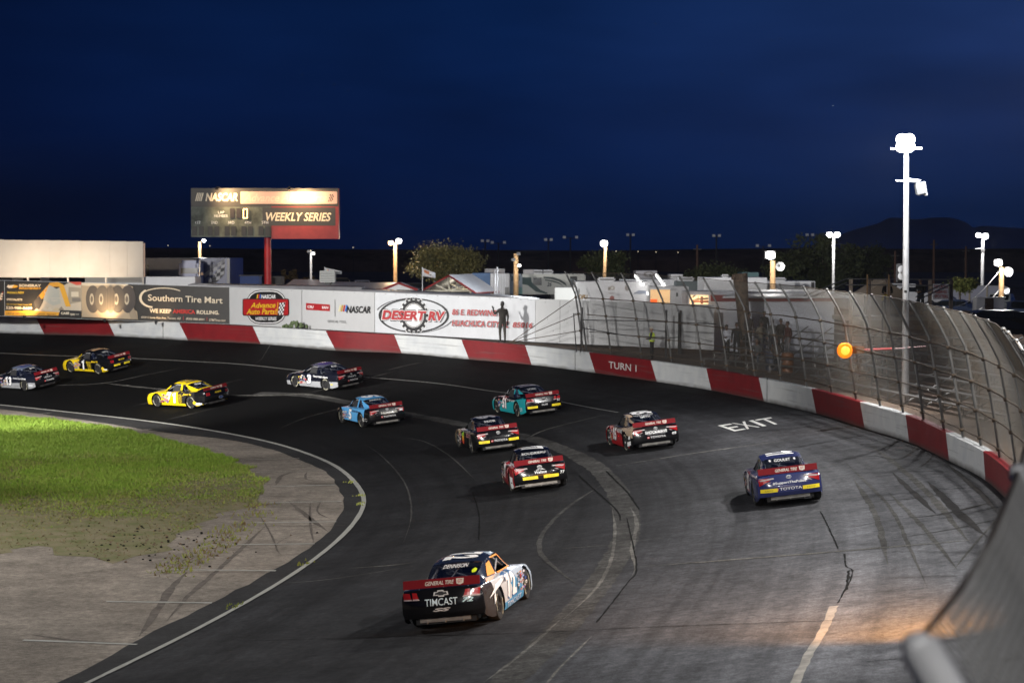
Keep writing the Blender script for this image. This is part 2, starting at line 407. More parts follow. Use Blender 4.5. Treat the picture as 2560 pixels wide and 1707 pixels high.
# painted lines
o = MB(); vs = []; fs = []
for i in range(0, N_IN, 1):
    p = inner[i]; d = (inner[min(i + 2, N_IN - 1)] - inner[max(i - 2, 0)]).normalized(); n = V((d.y, -d.x, 0))
    w_ = .085 * (1 + random.uniform(-.1, .1)); vs += [p - n * w_ + V((0, 0, .012)), p + n * w_ + V((0, 0, .034))]
for i in range(N_IN - 1): fs.append((2 * i, 2 * i + 1, 2 * i + 3, 2 * i + 2))
o.add(vs, fs, M_LINE); o.build('inner_white_line', kind='structure')
o = MB()
strip(o, D((-60, 808), (0, 811), (260, 821), (500, 833), (660, 848), (840, 866), (1000, 880), (1120, 897), (1250, 915), (1420, 947)), .11, M_LINE, .008)
o.build('groove_line', kind='structure')
o = MB()
for a_, b_ in (((1130, 273), (1450, 258)), ((1330, 332), (1660, 322)), ((1420, 402), (1785, 390)), ((1505, 480), (1860, 470)), ((1495, 569), (1895, 561)), ((1390, 680), (1865, 674)), ((1230, 802), (1745, 796)), ((965, 940), (1530, 946)), ((590, 1116), (1175, 1124)), ((130, 1330), (760, 1354)), ((620, 178), (840, 160)), ((60, 90), (280, 72))):
    q = Z(2.218, 0, 1000, a_, b_); strip(o, q, .15, M_LINE if a_[1] > 470 else M_DIM, .010, .25)
o.build('pit_stall_lines', kind='structure')
# EXIT painted on the track
_b = [hit(*q)[0] for q in Z(2.94, 1400, 960, (1283, 348), (1640, 287), (1157, 306), (1548, 245))]
def ex(u, v, off):
    q = _b[0].lerp(_b[1], u).lerp(_b[2].lerp(_b[3], u), v); g, _n = ground(q.x, q.y); return g + V((0, 0, .012))
A = Art(ex)
for t_, x0, x1 in (('E', 0, .24), ('X', .25, .52), ('I', .58, .66), ('T', .70, 1)): A.text(t_, x0, 0, x1, 1, flat((.66, .66, .63)), 0, .004)
o = A.mb; o.build('exit_marking', kind='structure')
# seams, patches, tar cracks and rubber
o = MB(); pa = MB()
strip(pa, D((1130, 1600), (1290, 1440), (1375, 1340), (1432, 1250), (1440, 1190), (1405, 1110), (1340, 1055), (1230, 1010), (1080, 978), (960, 955), (800, 925), (700, 908), (590, 903)), .75, M_PATCH, .005, .12)
pa.build('asphalt_patch_band', kind='structure')
for pts, wd in ((((1400, 1072), (1560, 1046), (1700, 1026), (1830, 1008)), .16), (((1462, 1302), (1700, 1284), (2000, 1260), (2260, 1238)), .17), (((1405, 1165), (1412, 1210), (1405, 1280), (1370, 1350), (1290, 1425)), .09),
                (((1448, 1165), (1462, 1200), (1452, 1260), (1460, 1300), (1450, 1325)), .12), (((1290, 1420), (1200, 1500), (1110, 1568)), .08), (((1360, 1460), (1280, 1540), (1240, 1590)), .06),
                (((900, 900), (790, 935), (700, 960), (640, 985)), .07), (((500, 935), (380, 965)), .06), (((560, 870), (420, 905), (300, 935)), .10), (((700, 905), (840, 870), (905, 853)), .14), (((890, 850), (940, 838), (970, 832)), .12),
                (((520, 908), (640, 908), (700, 905), (800, 920)), .3), (((240, 880), (330, 890), (430, 900)), .25), (((0, 890), (130, 885), (240, 880), (330, 862), (420, 845)), .16), (((530, 818), (620, 793), (700, 780)), .09), (((980, 838), (1100, 812), (1170, 800)), .05),
                (((1205, 1010), (1260, 985), (1400, 950)), .1), (((1290, 1260), (1420, 1250)), .06), (((1460, 1243), (1520, 1235)), .05),
                (((800, 1305), (900, 1298), (960, 1290)), .1), (((640, 1340), (760, 1330), (950, 1300)), .05)):
    strip(o, D(*pts), wd, M_SEAM, .009, .35, .4, taper=True)
strip(o, D((1915, 1392), (1895, 1440), (1860, 1500), (1812, 1600)), .17, M_DIM, .009, .2, .3)
for pts, wd in ((((830, 1015), (880, 1050), (930, 1110), (945, 1180), (925, 1250)), .06), (((840, 1000), (960, 1010), (1030, 1045), (1090, 1100)), .07), (((1405, 1100), (1310, 1160), (1250, 1220), (1240, 1265), (1270, 1300), (1330, 1345)), .14), (((2040, 1130), (2120, 1210), (2200, 1310)), .13), (((1940, 1060), (2040, 1160), (2090, 1260), (2130, 1350)), .1), (((1990, 1015), (2110, 1110), (2230, 1250)), .2), (((1960, 1100), (2010, 1180), (2040, 1300)), .16), (((2300, 1180), (2230, 1260), (2190, 1310)), .06)):
    strip(o, D(*pts), wd, M_PATCH, .008, .3, taper=True)
o.build('asphalt_seams', kind='structure')
o = MB()
for pts, wd in ((((1330, 1092), (1410, 1165), (1425, 1195)), .05), (((1392, 1082), (1440, 1130), (1468, 1170)), .06), (((1940, 1272), (1943, 1300), (1958, 1310), (1950, 1340), (1938, 1360), (1925, 1385)), .035), (((1950, 1310), (1944, 1355)), .06), (((1885, 1175), (1905, 1215), (1925, 1260)), .035),
                (((560, 1472), (900, 1462), (1250, 1452), (1500, 1440), (1920, 1425)), .03), (((700, 1110), (1100, 1085), (1300, 1080)), .03), (((1440, 1190), (1462, 1300), (1440, 1340), (1370, 1430)), .04), (((1930, 1130), (2150, 1105)), .03), (((1990, 1520), (2100, 1510)), .03), (((1100, 1240), (1100, 1180), (1085, 1130)), .03)):
    strip(o, D(*pts), wd, M_CRACK, .012, .6, .25)
o.build('tar_cracks', kind='structure')
o = MB()
for pts, wd in ((((1885, 1054), (2000, 1046), (2100, 1034), (2200, 1008)), .22), (((1890, 1050), (2050, 1024), (2140, 990)), .10), (((2040, 1060), (2130, 1062), (2230, 1050)), .10), (((2080, 1190), (2170, 1180), (2290, 1150)), .16), (((2060, 1235), (2190, 1215), (2300, 1190)), .10), (((2130, 1105), (2210, 1185), (2270, 1235)), .22), (((2050, 1085), (2150, 1180)), .16), (((2170, 1060), (2250, 1130), (2300, 1190)), .14),
                (((2010, 1150), (2100, 1145), (2200, 1128)), .07), (((1960, 1210), (2010, 1200)), .06)):
    strip(o, D(*pts), wd, M_SKID, .010, .3, taper=True)
o.build('skid_marks', kind='structure')
o = MB()
for pts, wd in ((((770, 1310), (850, 1200), (950, 1040), (1040, 950)), .3), (((920, 1230), (1050, 1080), (1200, 950), (1330, 830), (1470, 700)), .22), (((1600, 560), (1700, 640), (1820, 730)), .28), (((1530, 470), (1560, 420), (1620, 400)), .25), (((1640, 455), (1750, 470), (1860, 480)), .12), (((1700, 400), (1700, 440), (1800, 450)), .14),
                (((960, 957), (1200, 955), (1520, 957)), .1), (((180, 1300), (400, 1330), (740, 1352)), .14), (((1490, 700), (1800, 697), (1960, 690)), .06), (((1720, 560), (1720, 680), (1740, 790)), .12), (((1780, 560), (1760, 620), (1840, 660)), .1), (((1560, 860), (1530, 800), (1640, 740)), .05), (((1440, 640), (1490, 720), (1540, 830)), .08)):
    strip(o, Z(2.218, 0, 1000, *pts), wd * .7, M_PSKID, .007, .3, taper=True)
o.build('pit_skid_marks', kind='structure')

# infield grass: soil sheet with a ragged edge, blades on it
GR = Z(2.218, 0, 1000, (-1500, 20), (-400, 55), (0, 82), (300, 108), (600, 148), (900, 208), (1080, 255), (1250, 320), (1370, 372), (1450, 430), (1490, 495), (1475, 560), (1380, 600), (1200, 640), (1100, 690), (960, 780), (880, 850), (640, 900), (380, 860), (160, 800), (0, 860), (-500, 900), (-1500, 930))
gp = resample([atZ(x, y, 0) for x, y in GR] , 1.0)
gp = [V((q.x + random.uniform(-.35, .35), q.y + random.uniform(-.6, .6), .006)) for q in gp]
o = MB(); o.add(gp, [tuple(range(len(gp)))], M_SOIL); o.build('grass_soil', kind='structure')
def inside(P, x, y):
    c = False; j = len(P) - 1
    for i in range(len(P)):
        if (P[i].y > y) != (P[j].y > y) and x < (P[j].x - P[i].x) * (y - P[i].y) / (P[j].y - P[i].y) + P[i].x: c = not c
        j = i
    return c
from mathutils import noise as mnoise
def blade_mat(key, a, b_):
    return mat(key, a, .8, noise=.0, scale=.9, dirt=b_)
M_G1 = blade_mat('green_grass', (.12, .215, .010), (.17, .245, .025)); M_G2 = blade_mat('pale_grass', (.17, .215, .03), (.2, .20, .05)); M_G3 = blade_mat('dry_grass', (.17, .13, .06), (.13, .09, .045))
o = MB(); vsl = []; X0 = min(q.x for q in gp); X1 = max(q.x for q in gp); Y0 = min(q.y for q in gp); Y1 = max(q.y for q in gp)
X0 = max(X0, -52)
n_b = 0
while n_b < 230000:
    x = random.uniform(X0, X1); y = random.uniform(Y0, Y1)
    if not (x / y > -.42) or not inside(gp, x, y): continue
    _py = CY - FPX * math.tan(math.atan2(-8.9, y) + TH); lush = (1270 - _py - .05 * (CX + FPX * x / y)) / 75 + .25 + mnoise.noise(V((x * .22, y * .16, 3))) * 1.5 + mnoise.noise(V((x * .9, y * .6, 9))) * .5   # thick far in, thin and dry at the near fringe
    if random.random() > .35 + .75 * lush: 
        if random.random() > .08: continue
    n_b += 1
    h = random.uniform(.05, .15) * (.5 + .5 * max(0, min(1.2, lush))); m = M_G1 if lush + random.uniform(-.9, .9) + mnoise.noise(V((x * .5, y * .35, 20))) * .9 > .55 else M_G2 if lush + random.uniform(-.7, .7) > -.15 else M_G3
    a = random.uniform(0, 6.28); wv = V((math.cos(a), math.sin(a), 0)) * random.uniform(.012, .03); lean = V((random.uniform(-.12, .12), random.uniform(-.12, .12), h)); p = V((x, y, .004))
    o.add([p - wv, p + wv, p + lean], [(0, 1, 2)], m)
# grass growing in the crack along the pit stalls
for q in Z(2.218, 0, 1000, (1440, 590), (1400, 640), (1350, 690), (1290, 725), (1240, 775), (1190, 810), (1130, 850), (1070, 880), (1010, 910), (960, 950)):
    c = atZ(*q, 0)
    for k in range(60):
        p = c + V((random.gauss(0, .35), random.gauss(0, .5), .01)); a = random.uniform(0, 6.28); wv = V((math.cos(a), math.sin(a), 0)) * .035
        o.add([p - wv, p + wv, p + V((random.uniform(-.1, .1), 0, random.uniform(.05, .14)))], [(0, 1, 2)], random.choice((M_G2, M_G3, M_G2)))
for k in range(0, N_IN, 3):                                            # odd tufts along the inner line
    if random.random() < .25 and 45 < inner[k].y < 85:
        for j_ in range(14):
            p = inner[k] + V((random.gauss(-.1, .12), random.gauss(0, .25), .01)); wv = V((.03, 0, 0)); o.add([p - wv, p + wv, p + V((0, 0, random.uniform(.04, .1)))], [(0, 1, 2)], M_G2)
o.build('grass', kind='stuff')
o = MB()                                                               # loose clods by the grass edge
for k in range(170):
    q = atZ(*Z(2.218, 0, 1000, (random.gauss(850, 230), random.gauss(790, 60)))[0], 0); r = random.uniform(.015, .05)
    o.ball(q + V((0, 0, r * .3)), r, r, r * .7, M_CRACK if k % 3 else M_DIRT, 4)
o.build('dirt_clods', kind='stuff')

# ground outside the wall, falling to the paddock and running to the horizon
PAD = 2.3
OFF = [(.33, -.14), (3, -.12), (9, -.1), (16, None), (40, None), (120, None), (320, None), (900, None)]
vs = []; fs = []; K = len(OFF); rows = 0
for i in range(0, len(wall), 6):
    p, d, n = wall_at(WS[i])
    for off, dz in OFF:
        q = p + n * off; z = p.z + WHf(p.y) + dz if dz is not None else (PAD + 1.6 * max(0, min(1, (q.x - 17) / 10)) if off < 300 else PAD + .4 if off < 800 else PAD - 1)
        vs.append(V((q.x, q.y, z + random.uniform(-.03, .03) * (off > 1))))
    rows += 1
for i in range(rows - 1):
    for k in range(K - 1): q = i * K + k; fs.append((q, q + K, q + K + 1, q + 1))
o = MB()
for f in fs: pass
o.add(vs, [f for f in fs], M_DIRT); gnd = o.build('ground', kind='structure', smooth=True)
gnd.data.materials.append(M_DESERT)
for pl in gnd.data.polygons:
    if (pl.index % (K - 1)) >= 3: pl.material_index = 1
o = MB(); o.add([V((-2600, 60, -.8)), V((-40, 60, -.8)), V((-40, 1700, -.8)), V((-2600, 1700, -.8))], [(0, 1, 2, 3)], M_DESERT); o.build('desert', kind='structure')
# low desert rise and the mountains behind it
def ridge(name, prof, Y, depth, m):
    P = catmull(prof, 8); vs = []; fs = []
    for px, py in P:
        c = atY(px, py, Y); b = c.z
        vs += [V((c.x, c.y, 0)), V((c.x, c.y, .35 * b + .65 * 3)), V((c.x, c.y + depth * .4, b * .75)), V((c.x, c.y + depth, b)), V((c.x, c.y + depth * 2, 0))]
    for i in range(len(P) - 1):
        for k in range(4): q = i * 5 + k; fs.append((q, q + 5, q + 6, q + 1))
    o = MB(); o.add(vs, fs, m); return o.build(name, kind='structure', smooth=True)
M_HILL = mat('dark_scrub', (.26, .16, .11), 1, noise=.5, scale=.05, spec=0)
M_MTN = mat('mountain_haze_blue', (.22, .34, .52), 1, noise=.2, scale=.004, spec=0)  # blue haze of distance painted into the mountain colour
ridge('hills', [(-400, 618), (0, 620), (300, 619), (700, 622), (1100, 624), (1500, 626), (1800, 622), (2100, 620), (2400, 622), (2900, 618)], 820, 30, M_HILL)
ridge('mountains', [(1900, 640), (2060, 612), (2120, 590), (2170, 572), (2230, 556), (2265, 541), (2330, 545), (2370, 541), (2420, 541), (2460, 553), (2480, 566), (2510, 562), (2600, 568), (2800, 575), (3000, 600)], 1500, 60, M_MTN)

# ------------------------------------------------------------------ outer concrete wall, red and white
sb = sorted(s_near(q) for q in bnd)                                     # measured block boundaries along the wall
UT = [(WS[0], -14 + 0.0)] + [(s, i) for i, s in enumerate(sb)]
st = (sb[4] - sb[0]) / 4; UT[0] = (sb[0] - 14 * st, -14); UT.append((sb[-1] + 12 * st, len(sb) - 1 + 12))
def wall_mat():
    m = bpy.data.materials.new('wall_paint'); m.use_nodes = True; n = m.node_tree; L = n.links.new; b = n.nodes['Principled BSDF']
    uv = n.nodes.new('ShaderNodeUVMap'); uv.uv_map = 'UVMap'; sp = n.nodes.new('ShaderNodeSeparateXYZ'); L(uv.outputs[0], sp.inputs[0])
    def mth(op, a, c=None):
        x = n.nodes.new('ShaderNodeMath'); x.operation = op
        for k, q in enumerate((a, c)):
            if q is None: continue
            if isinstance(q, (int, float)): x.inputs[k].default_value = q
            else: L(q, x.inputs[k])
        return x.outputs[0]
    t = n.nodes.new('ShaderNodeTexCoord'); nz = n.nodes.new('ShaderNodeTexNoise'); nz.inputs['Scale'].default_value = 1.3; nz.inputs['Detail'].default_value = 7; L(t.outputs['Object'], nz.inputs[0])
    n2 = n.nodes.new('ShaderNodeTexNoise'); n2.inputs['Scale'].default_value = 14; n2.inputs['Detail'].default_value = 4; L(t.outputs['Object'], n2.inputs[0])
    u = mth('SUBTRACT', sp.outputs[0], mth('MULTIPLY', sp.outputs[1], .10))
    u = mth('ADD', u, mth('MULTIPLY', mth('SUBTRACT', n2.outputs[0], .5), .012))
    red = mth('GREATER_THAN', mth('FRACT', mth('MULTIPLY', u, .5)), .5)
    def mix(f, a, c):
        x = n.nodes.new('ShaderNodeMix'); x.data_type = 'RGBA'; L(f, x.inputs['Factor'])
        for k, q in (('A', a), ('B', c)):
            if isinstance(q, tuple): x.inputs[k].default_value = (*q, 1)
            else: L(q, x.inputs[k])
        return x.outputs['Result']
    def rng(s, a, c, lo=0., hi=1.):
        r = n.nodes.new('ShaderNodeMapRange'); r.inputs[1].default_value = a; r.inputs[2].default_value = c; r.inputs[3].default_value = lo; r.inputs[4].default_value = hi; L(s, r.inputs[0]); return r.outputs[0]
    wc = mix(rng(nz.outputs[0], .35, .7), (.66, .68, .68), (.54, .565, .59)); rc = mix(rng(nz.outputs[0], .3, .7), (.205, .005, .009), (.155, .004, .008))
    c = mix(red, wc, rc)
    scuff = mth('MULTIPLY', rng(mth('ADD', sp.outputs[1], mth('MULTIPLY', nz.outputs[0], .25)), .10, .30, 1., 0.), .85)   # tyre rubber and dirt along the foot
    c = mix(scuff, c, (.05, .045, .04))
    n3 = n.nodes.new('ShaderNodeTexNoise'); n3.inputs['Scale'].default_value = 1.0; n3.inputs['Detail'].default_value = 6; mp = n.nodes.new('ShaderNodeMapping'); mp.inputs['Scale'].default_value = (1.6, 9, 1); L(uv.outputs[0], mp.inputs[0]); L(mp.outputs[0], n3.inputs[0])
    c = mix(mth('MULTIPLY', rng(n3.outputs[0], .58, .70), .38), c, (.10, .095, .09))
    L(c, b.inputs['Base Color']); b.inputs['Roughness'].default_value = .6
    bp = n.nodes.new('ShaderNodeBump'); bp.inputs['Strength'].default_value = .2; bp.inputs['Distance'].default_value = .02; L(n2.outputs[0], bp.inputs['Height']); L(bp.outputs[0], b.inputs['Normal'])
    return m
o = MB(); prof = [(0, -.3), (0, .02), (.0, .5), (.0, .98), (.02, 1), (WT - .02, 1), (WT, .98), (WT, .4)]
vs = []; uvs = []; fs = []; k = len(prof); idx = list(range(0, len(wall)))
for i in idx:
    p, d, n = wall_at(WS[i])
    for off, h in prof: h *= WHf(p.y); vs.append(p + n * off + V((0, 0, h))); uvs.append((interp(UT, WS[i]), h))
for i in range(len(idx) - 1):
    for q in range(k - 1): a_ = i * k + q; fs.append((a_, a_ + k, a_ + k + 1, a_ + 1))
o.add(vs, fs, wall_mat()); rw = o.build('retaining_wall', smooth=40)
ul = rw.data.uv_layers.new(name='UVMap')
for lp in rw.data.loops: ul.data[lp.index].uv = uvs[lp.vertex_index]
tag(rw, 'long curved concrete track wall painted in red and white blocks', 'wall')
def wall_px(px, py, off):                                               # picture point on the wall's track face
    return None
s_a = s_near(atZ(1471, 929, 2.35)); s_b = s_near(atZ(1618, 951, 2.2))
def wall_map(u, v, off):
    p, d, n = wall_at(s_a + (s_b - s_a) * u); return p - n * off + V((0, 0, v * WHf(p.y)))
A = Art(wall_map, .002, .004)
A.text('TURN 1', .36, .34, .81, .68, flat((.62, .62, .6)), 0, .01); A.build('lettering', rw)
# joints between the cast lengths
jo = MB()
for q in ((1420, 925), (400, 846), (1910, 1003)):
    s = s_near(atZ(q[0], q[1], interp(ZW, q[0]))); p, d, n = wall_at(s)
    jo.box(p + V((0, 0, .55)) - n * .002, (.03, .03, 1.08), M_CRACK)
jo.build('joint', None, rw)

# ------------------------------------------------------------------ catch fence on the wall
S_END = s_near(atZ(1440, 928, 2.35))
TOPZ = [(0, 7.54), (16, 7.52), (24, 7.38), (58, 7.25), (72, 7.4), (86, 7.56), (98, 7.65), (110, 7.85), (120, 7.95)]
FPROF = [(0, 0), (.25, .17), (.5, .36), (.72, .56), (.85, .86), (.93, 1.08), (1, 1.28)]
def fence_pt(s, q):
    p, d, n = wall_at(s); wh = WHf(p.y); z0 = p.z + wh; z1 = interp(TOPZ, p.y); k = len(FPROF)
    off = interp(FPROF, q) * (z1 - z0) / 4.6
    return p + n * (WT * .6 - off) + V((0, 0, wh + (z1 - z0) * q))
M_GALV = mat('galvanised_pipe', (.17, .17, .168), .5, .35, noise=.25, scale=3)
M_WIRE = mat('chain_wire', (.21, .205, .19), .55, .3, noise=.3, scale=.5, dirt=(.15, .125, .095)); M_PIPEN = mat('lit_pipe', (.72, .73, .74), .5, .0, noise=.12, scale=3); M_WIREN = mat('lit_chain_wire', (.50, .50, .48), .55, .2, noise=.2, scale=.5)  # near posts and wires get paler copies, stronger light painted into them
M_CABLE = mat('rusty_cable', (.09, .065, .045), .8, noise=.4, scale=2)
fence = empty('catch_fence', wall_at(S_END)[0], 0, 'tall curved chain link catch fence with leaning pipe posts on the track wall', 'fence')
fl = fence.location
def fbuild(mb, name, sm=False):
    mb.v = [tuple(V(v) - fl) for v in mb.v]; return mb.build(name, None, fence, sm)
post_px = [(1401, 677), (1478.6, 689), (1553, 686), (1626, 692), (1699, 698), (1758, 701), (1824, 703), (1888, 704), (1949, 713), (2009, 714), (2067, 718), (2124, 723), (2179, 727), (2227, 734), (2273, 742), (2318, 748), (2359, 755), (2401, 762), (2437, 770), (2470, 777), (2509, 783), (2545, 788)]
post_s = []
for px, py in post_px:
    # the station whose fence top projects to this column
    best = min((abs(CX + FPX * q.x / (q.y) - px), s) for s in [S_END * t / 1500 for t in range(300, 1501)] for q in [fence_pt(s, 1)] if q.y > 42)
    post_s.append(best[1])
s = post_s[-1]
while s > 40: s -= 4.7; post_s.append(s)
ns = [interp(sorted((wall_at(t / 2)[0].y, t / 2) for t in range(0, 90)), y_) for y_ in (6.9, 12.9, 19.5)]
post_s += ns
for i, s in enumerate(post_s):
    b = MB(); b.tube([fence_pt(s, q) for q in (0, .3, .6, .72, .78, .85, .93, 1)], .048 if s > 30 else .075, M_GALV if s > 30 else M_PIPEN, 8)
    b.ball(fence_pt(s, 1), .06, .06, .05, M_GALV if s > 30 else M_PIPEN, 8)
    for q in (.06, .26, .47, .68): b.tube([fence_pt(s, q - .012), fence_pt(s, q + .012)], .085, M_CABLE, 7)
    fbuild(b, 'post', True)
b = MB(); b.tube([fence_pt(S_END - .35, q) for q in (0, .3, .6, .8, .9)], .05, M_GALV, 8); fbuild(b, 'post', True)
for q, r in ((.06, .016), (.26, .022), (.47, .024), (.68, .026), (1.0, .014)):
    b = MB(); pts = []; t = ns[0]
    while t <= S_END: pts.append(fence_pt(t, q) + V((0, 0, random.uniform(-.02, .02)))); t += 1.2
    b.tube(pts, r, M_CABLE, 5); fbuild(b, 'cable')
b = MB(); anchor = wall_at(s_near(atZ(1256, 905, 2.6)))[0] + V((0, .25, 1.15))
for q in (.06, .26, .47, .68): b = MB(); b.tube([fence_pt(S_END, q), anchor + V((q * .3, 0, 0))], .022, M_CABLE, 5); fbuild(b, 'stay_cable')
b = MB(); rr = .0038; qs = (0, .25, .5, .72, .85, 1)
def wire(s0, sgn, rr=.0026):
    Lh = 5.2; pts = []
    for q in qs:
        s = s0 + sgn * q * Lh
        if ns[0] < s < S_END: pts.append(fence_pt(s, q) + (wall_at(s)[2] * (.004 * sgn)))
    if len(pts) > 1: b.tube(pts, rr, M_WIREN if rr > .004 else M_WIRE, 7 if rr > .004 else 4, False)
s = -4
while s < S_END + 5: wire(s, 1, .0046 if s < 34 else .0027); wire(s, -1, .0046 if s < 34 else .0027); s += .098 if s < 34 else .092
fbuild(b, 'chain_link', True)
# ------------------------------------------------------------------ stock car: one body shape, shared by eleven cars
# y = forward, x = right, z = up; stations: y, half width, bottom, shoulder z, shoulder x, glass-base x, glass-base z, roof-edge x, roof-edge z, centre z
STN = [(-2.47, .90, .34, .905, .86, .72, .930, .46, .945, .950), (-2.36, .935, .26, .925, .895, .73, .950, .46, .968, .975), (-2.0, .965, .17, .925, .925, .71, .955, .46, .985, .995),
       (-1.68, .98, .14, .905, .935, .68, .945, .50, 1.0, 1.015), (-1.25, .985, .13, .885, .94, .68, .925, .55, 1.11, 1.135), (-.78, .98, .13, .865, .94, .71, .905, .565, 1.24, 1.28),
       (-.3, .975, .13, .855, .935, .735, .89, .575, 1.29, 1.345), (.22, .975, .13, .845, .935, .745, .875, .565, 1.29, 1.345), (.45, .975, .13, .84, .935, .745, .868, .57, 1.22, 1.26),
       (.8, .975, .13, .83, .935, .74, .855, .585, 1.02, 1.045), (1.15, .98, .13, .81, .935, .72, .83, .52, .86, .875), (1.6, .985, .14, .785, .93, .70, .80, .46, .815, .825), (2.0, .97, .13, .73, .90, .66, .745, .44, .76, .77),
       (2.28, .90, .12, .655, .81, .58, .67, .38, .685, .69), (2.46, .74, .13, .56, .64, .46, .58, .30, .595, .60), (2.54, .55, .16, .48, .46, .34, .5, .2, .51, .515)]
NS, NH = 76, 22
def sect(y):
    i = 0
    while i < len(STN) - 2 and STN[i + 1][0] < y: i += 1
    t = (y - STN[i][0]) / (STN[i + 1][0] - STN[i][0]); t = max(0, min(1, t))
    a, b, c, d = STN[max(i - 1, 0)], STN[i], STN[i + 1], STN[min(i + 2, len(STN) - 1)]
    q = [b[k] + (c[k] - b[k]) * t for k in range(10)]
    r = [.5 * (2 * b[k] + (c[k] - a[k]) * t + (2 * a[k] - 5 * b[k] + 4 * c[k] - d[k]) * t * t + (3 * b[k] - a[k] - 3 * c[k] + d[k]) * t ** 3) for k in range(10)]
    q = [.6 * u + .4 * v for u, v in zip(q, r)]; _, hw, zb, zs, hs, hg, zg, hr, zr, zt = q
    # (x, z) of the half section, with row counts between
    P = [(hw - .02, zb), (hw + .005, zb + .10), (hw + .01, .46), (hw - .005, zs - .16), (hs, zs - .035), (hs - .03, zs), (hg, zg), (hr + .02, zr - .012), (hr - .07, zr + (zt - zr) * .35), (hr * .45, zt - .004), (0, zt)]
    cnt = [2, 4, 3, 2, 1, 2, 4, 1, 2, 1]
    out = []
    for (x0, z0), (x1, z1), m in zip(P, P[1:], cnt):
        for k in range(m): out.append((x0 + (x1 - x0) * k / m, z0 + (z1 - z0) * k / m))
    return out + [P[-1]]
ROW_G, ROW_R, ROW_E = 14, 18, 22        # row indices: glass base, roof edge, centre line
ys = [-2.47 + (2.54 + 2.47) * i / NS for i in range(NS + 1)]
secs = [sect(y) for y in ys]; NR = len(secs[0]); W2 = 2 * NR - 1
bv = []
for y, s in zip(ys, secs):
    for x, z in s: bv.append(V((-x, y, z)))
    for x, z in s[-2::-1]: bv.append(V((x, y, z)))
bf = []; bk = []                          # kind: 0 paint, 1 rear window, 2 windshield, 3 side opening, 4 quarter window
for i in range(NS):
    ym = (ys[i] + ys[i + 1]) / 2
    for k in range(W2 - 1):
        r = min(k, W2 - 2 - k); kind = 0
        if r >= ROW_R + 0 and -1.62 < ym < -.80: kind = 1
        if r >= ROW_R + 0 and .30 < ym < 1.12: kind = 2
        if ROW_G <= r < ROW_R:
            zb = .0; t = (r - ROW_G)
            if -.34 < ym < .86 - .13 * t: kind = 3
            elif -1.12 + .12 * t < ym < -.46: kind = 4
        q = i * W2 + k; bf.append((q, q + W2, q + W2 + 1, q + 1)); bk.append(kind)
def cap(i0, sgn, ybulge):
    """close an end with a fascia that bulges at bumper height"""
    base = i0 * W2; rows = [k for k in range(0, ROW_G + 1)]; nx = 12; prev = None
    for r in rows:
        L_, R_ = base + r, base + W2 - 1 - r; line = [L_]; z = bv[L_].z; xl = bv[L_].x
        for c in range(1, nx):
            t = c / nx; e = 1 - (2 * t - 1) ** 4
            bv.append(V((xl * (1 - 2 * t), bv[L_].y + sgn * ybulge(z) * e, z + .012 * e * (z > .8)))); line.append(len(bv) - 1)
        line.append(R_)
        if prev:
            for a, b, c, d in zip(prev, prev[1:], line[1:], line):
                bf.append((a, b, c, d) if sgn < 0 else (d, c, b, a)); bk.append(0)
        prev = line
    top = [base + k for k in range(ROW_G, W2 - ROW_G)]
    f = prev + top[::-1][1:-1]; bf.append(tuple(f) if sgn < 0 else tuple(f[::-1])); bk.append(0)
cap(0, -1, lambda z: .13 if .42 < z < .64 else .13 - .10 * (z - .64) / .28 if z >= .64 else .13 - .5 * (.42 - z))
cap(NS, 1, lambda z: .07)
BVH_CAR = BVHTree.FromPolygons([tuple(v) for v in bv], bf)
# wheel arches
AXR, AXF, WR = -1.36, 1.43, .345
def arch(keep, ay, rad):
    for k, f in enumerate(bf):
        c = sum((bv[j] for j in f), V()) / len(f)
        if abs(c.x) > .7 and c.z < .82 and math.hypot(c.y - ay, c.z - .34) < rad: keep[k] = False
keep = [True] * len(bf); arch(keep, AXR, .43); arch(keep, AXF, .43)
cnt = {}
for f, kp in zip(bf, keep):
    for j in f: cnt.setdefault(j, set()).add(kp)
for j, s in cnt.items():
    if len(s) == 2:
        for ay in (AXR, AXF):
            d = V((0, bv[j].y - ay, bv[j].z - .34))
            if d.length < .62: bv[j] = V((bv[j].x, ay, .34)) + d.normalized() * .43
def part_mesh(name, kinds, m, sm=35, lift=0.0):
    mp = {}; o = MB(); fs = []
    for f, k, kp in zip(bf, bk, keep):
        if kp and k in kinds and (not lift or bv[f[0]].x * lift > 0):
            g = []
            for j in f:
                if j not in mp: mp[j] = len(mp)
                g.append(mp[j])
            fs.append(g)
    o.add([bv[j] for j in mp], fs, m); return o.mesh(name, None, sm)
def glass_mat():
    m = bpy.data.materials.new('car_glass'); m.use_nodes = True; n = m.node_tree; L = n.links.new
    t = n.nodes.new('ShaderNodeBsdfTransparent'); t.inputs[0].default_value = (.7, .72, .75, 1); g = n.nodes.new('ShaderNodeBsdfGlossy'); g.inputs['Roughness'].default_value = .12; g.inputs[0].default_value = (.8, .85, .9, 1)
    f = n.nodes.new('ShaderNodeFresnel'); f.inputs[0].default_value = 1.45; x = n.nodes.new('ShaderNodeMixShader'); h_ = n.nodes.new('ShaderNodeMath'); h_.operation = 'MULTIPLY'; h_.inputs[1].default_value = .55; L(f.outputs[0], h_.inputs[0]); L(h_.outputs[0], x.inputs[0]); L(t.outputs[0], x.inputs[1]); L(g.outputs[0], x.inputs[2]); L(x.outputs[0], n.nodes['Material Output'].inputs[0]); return m
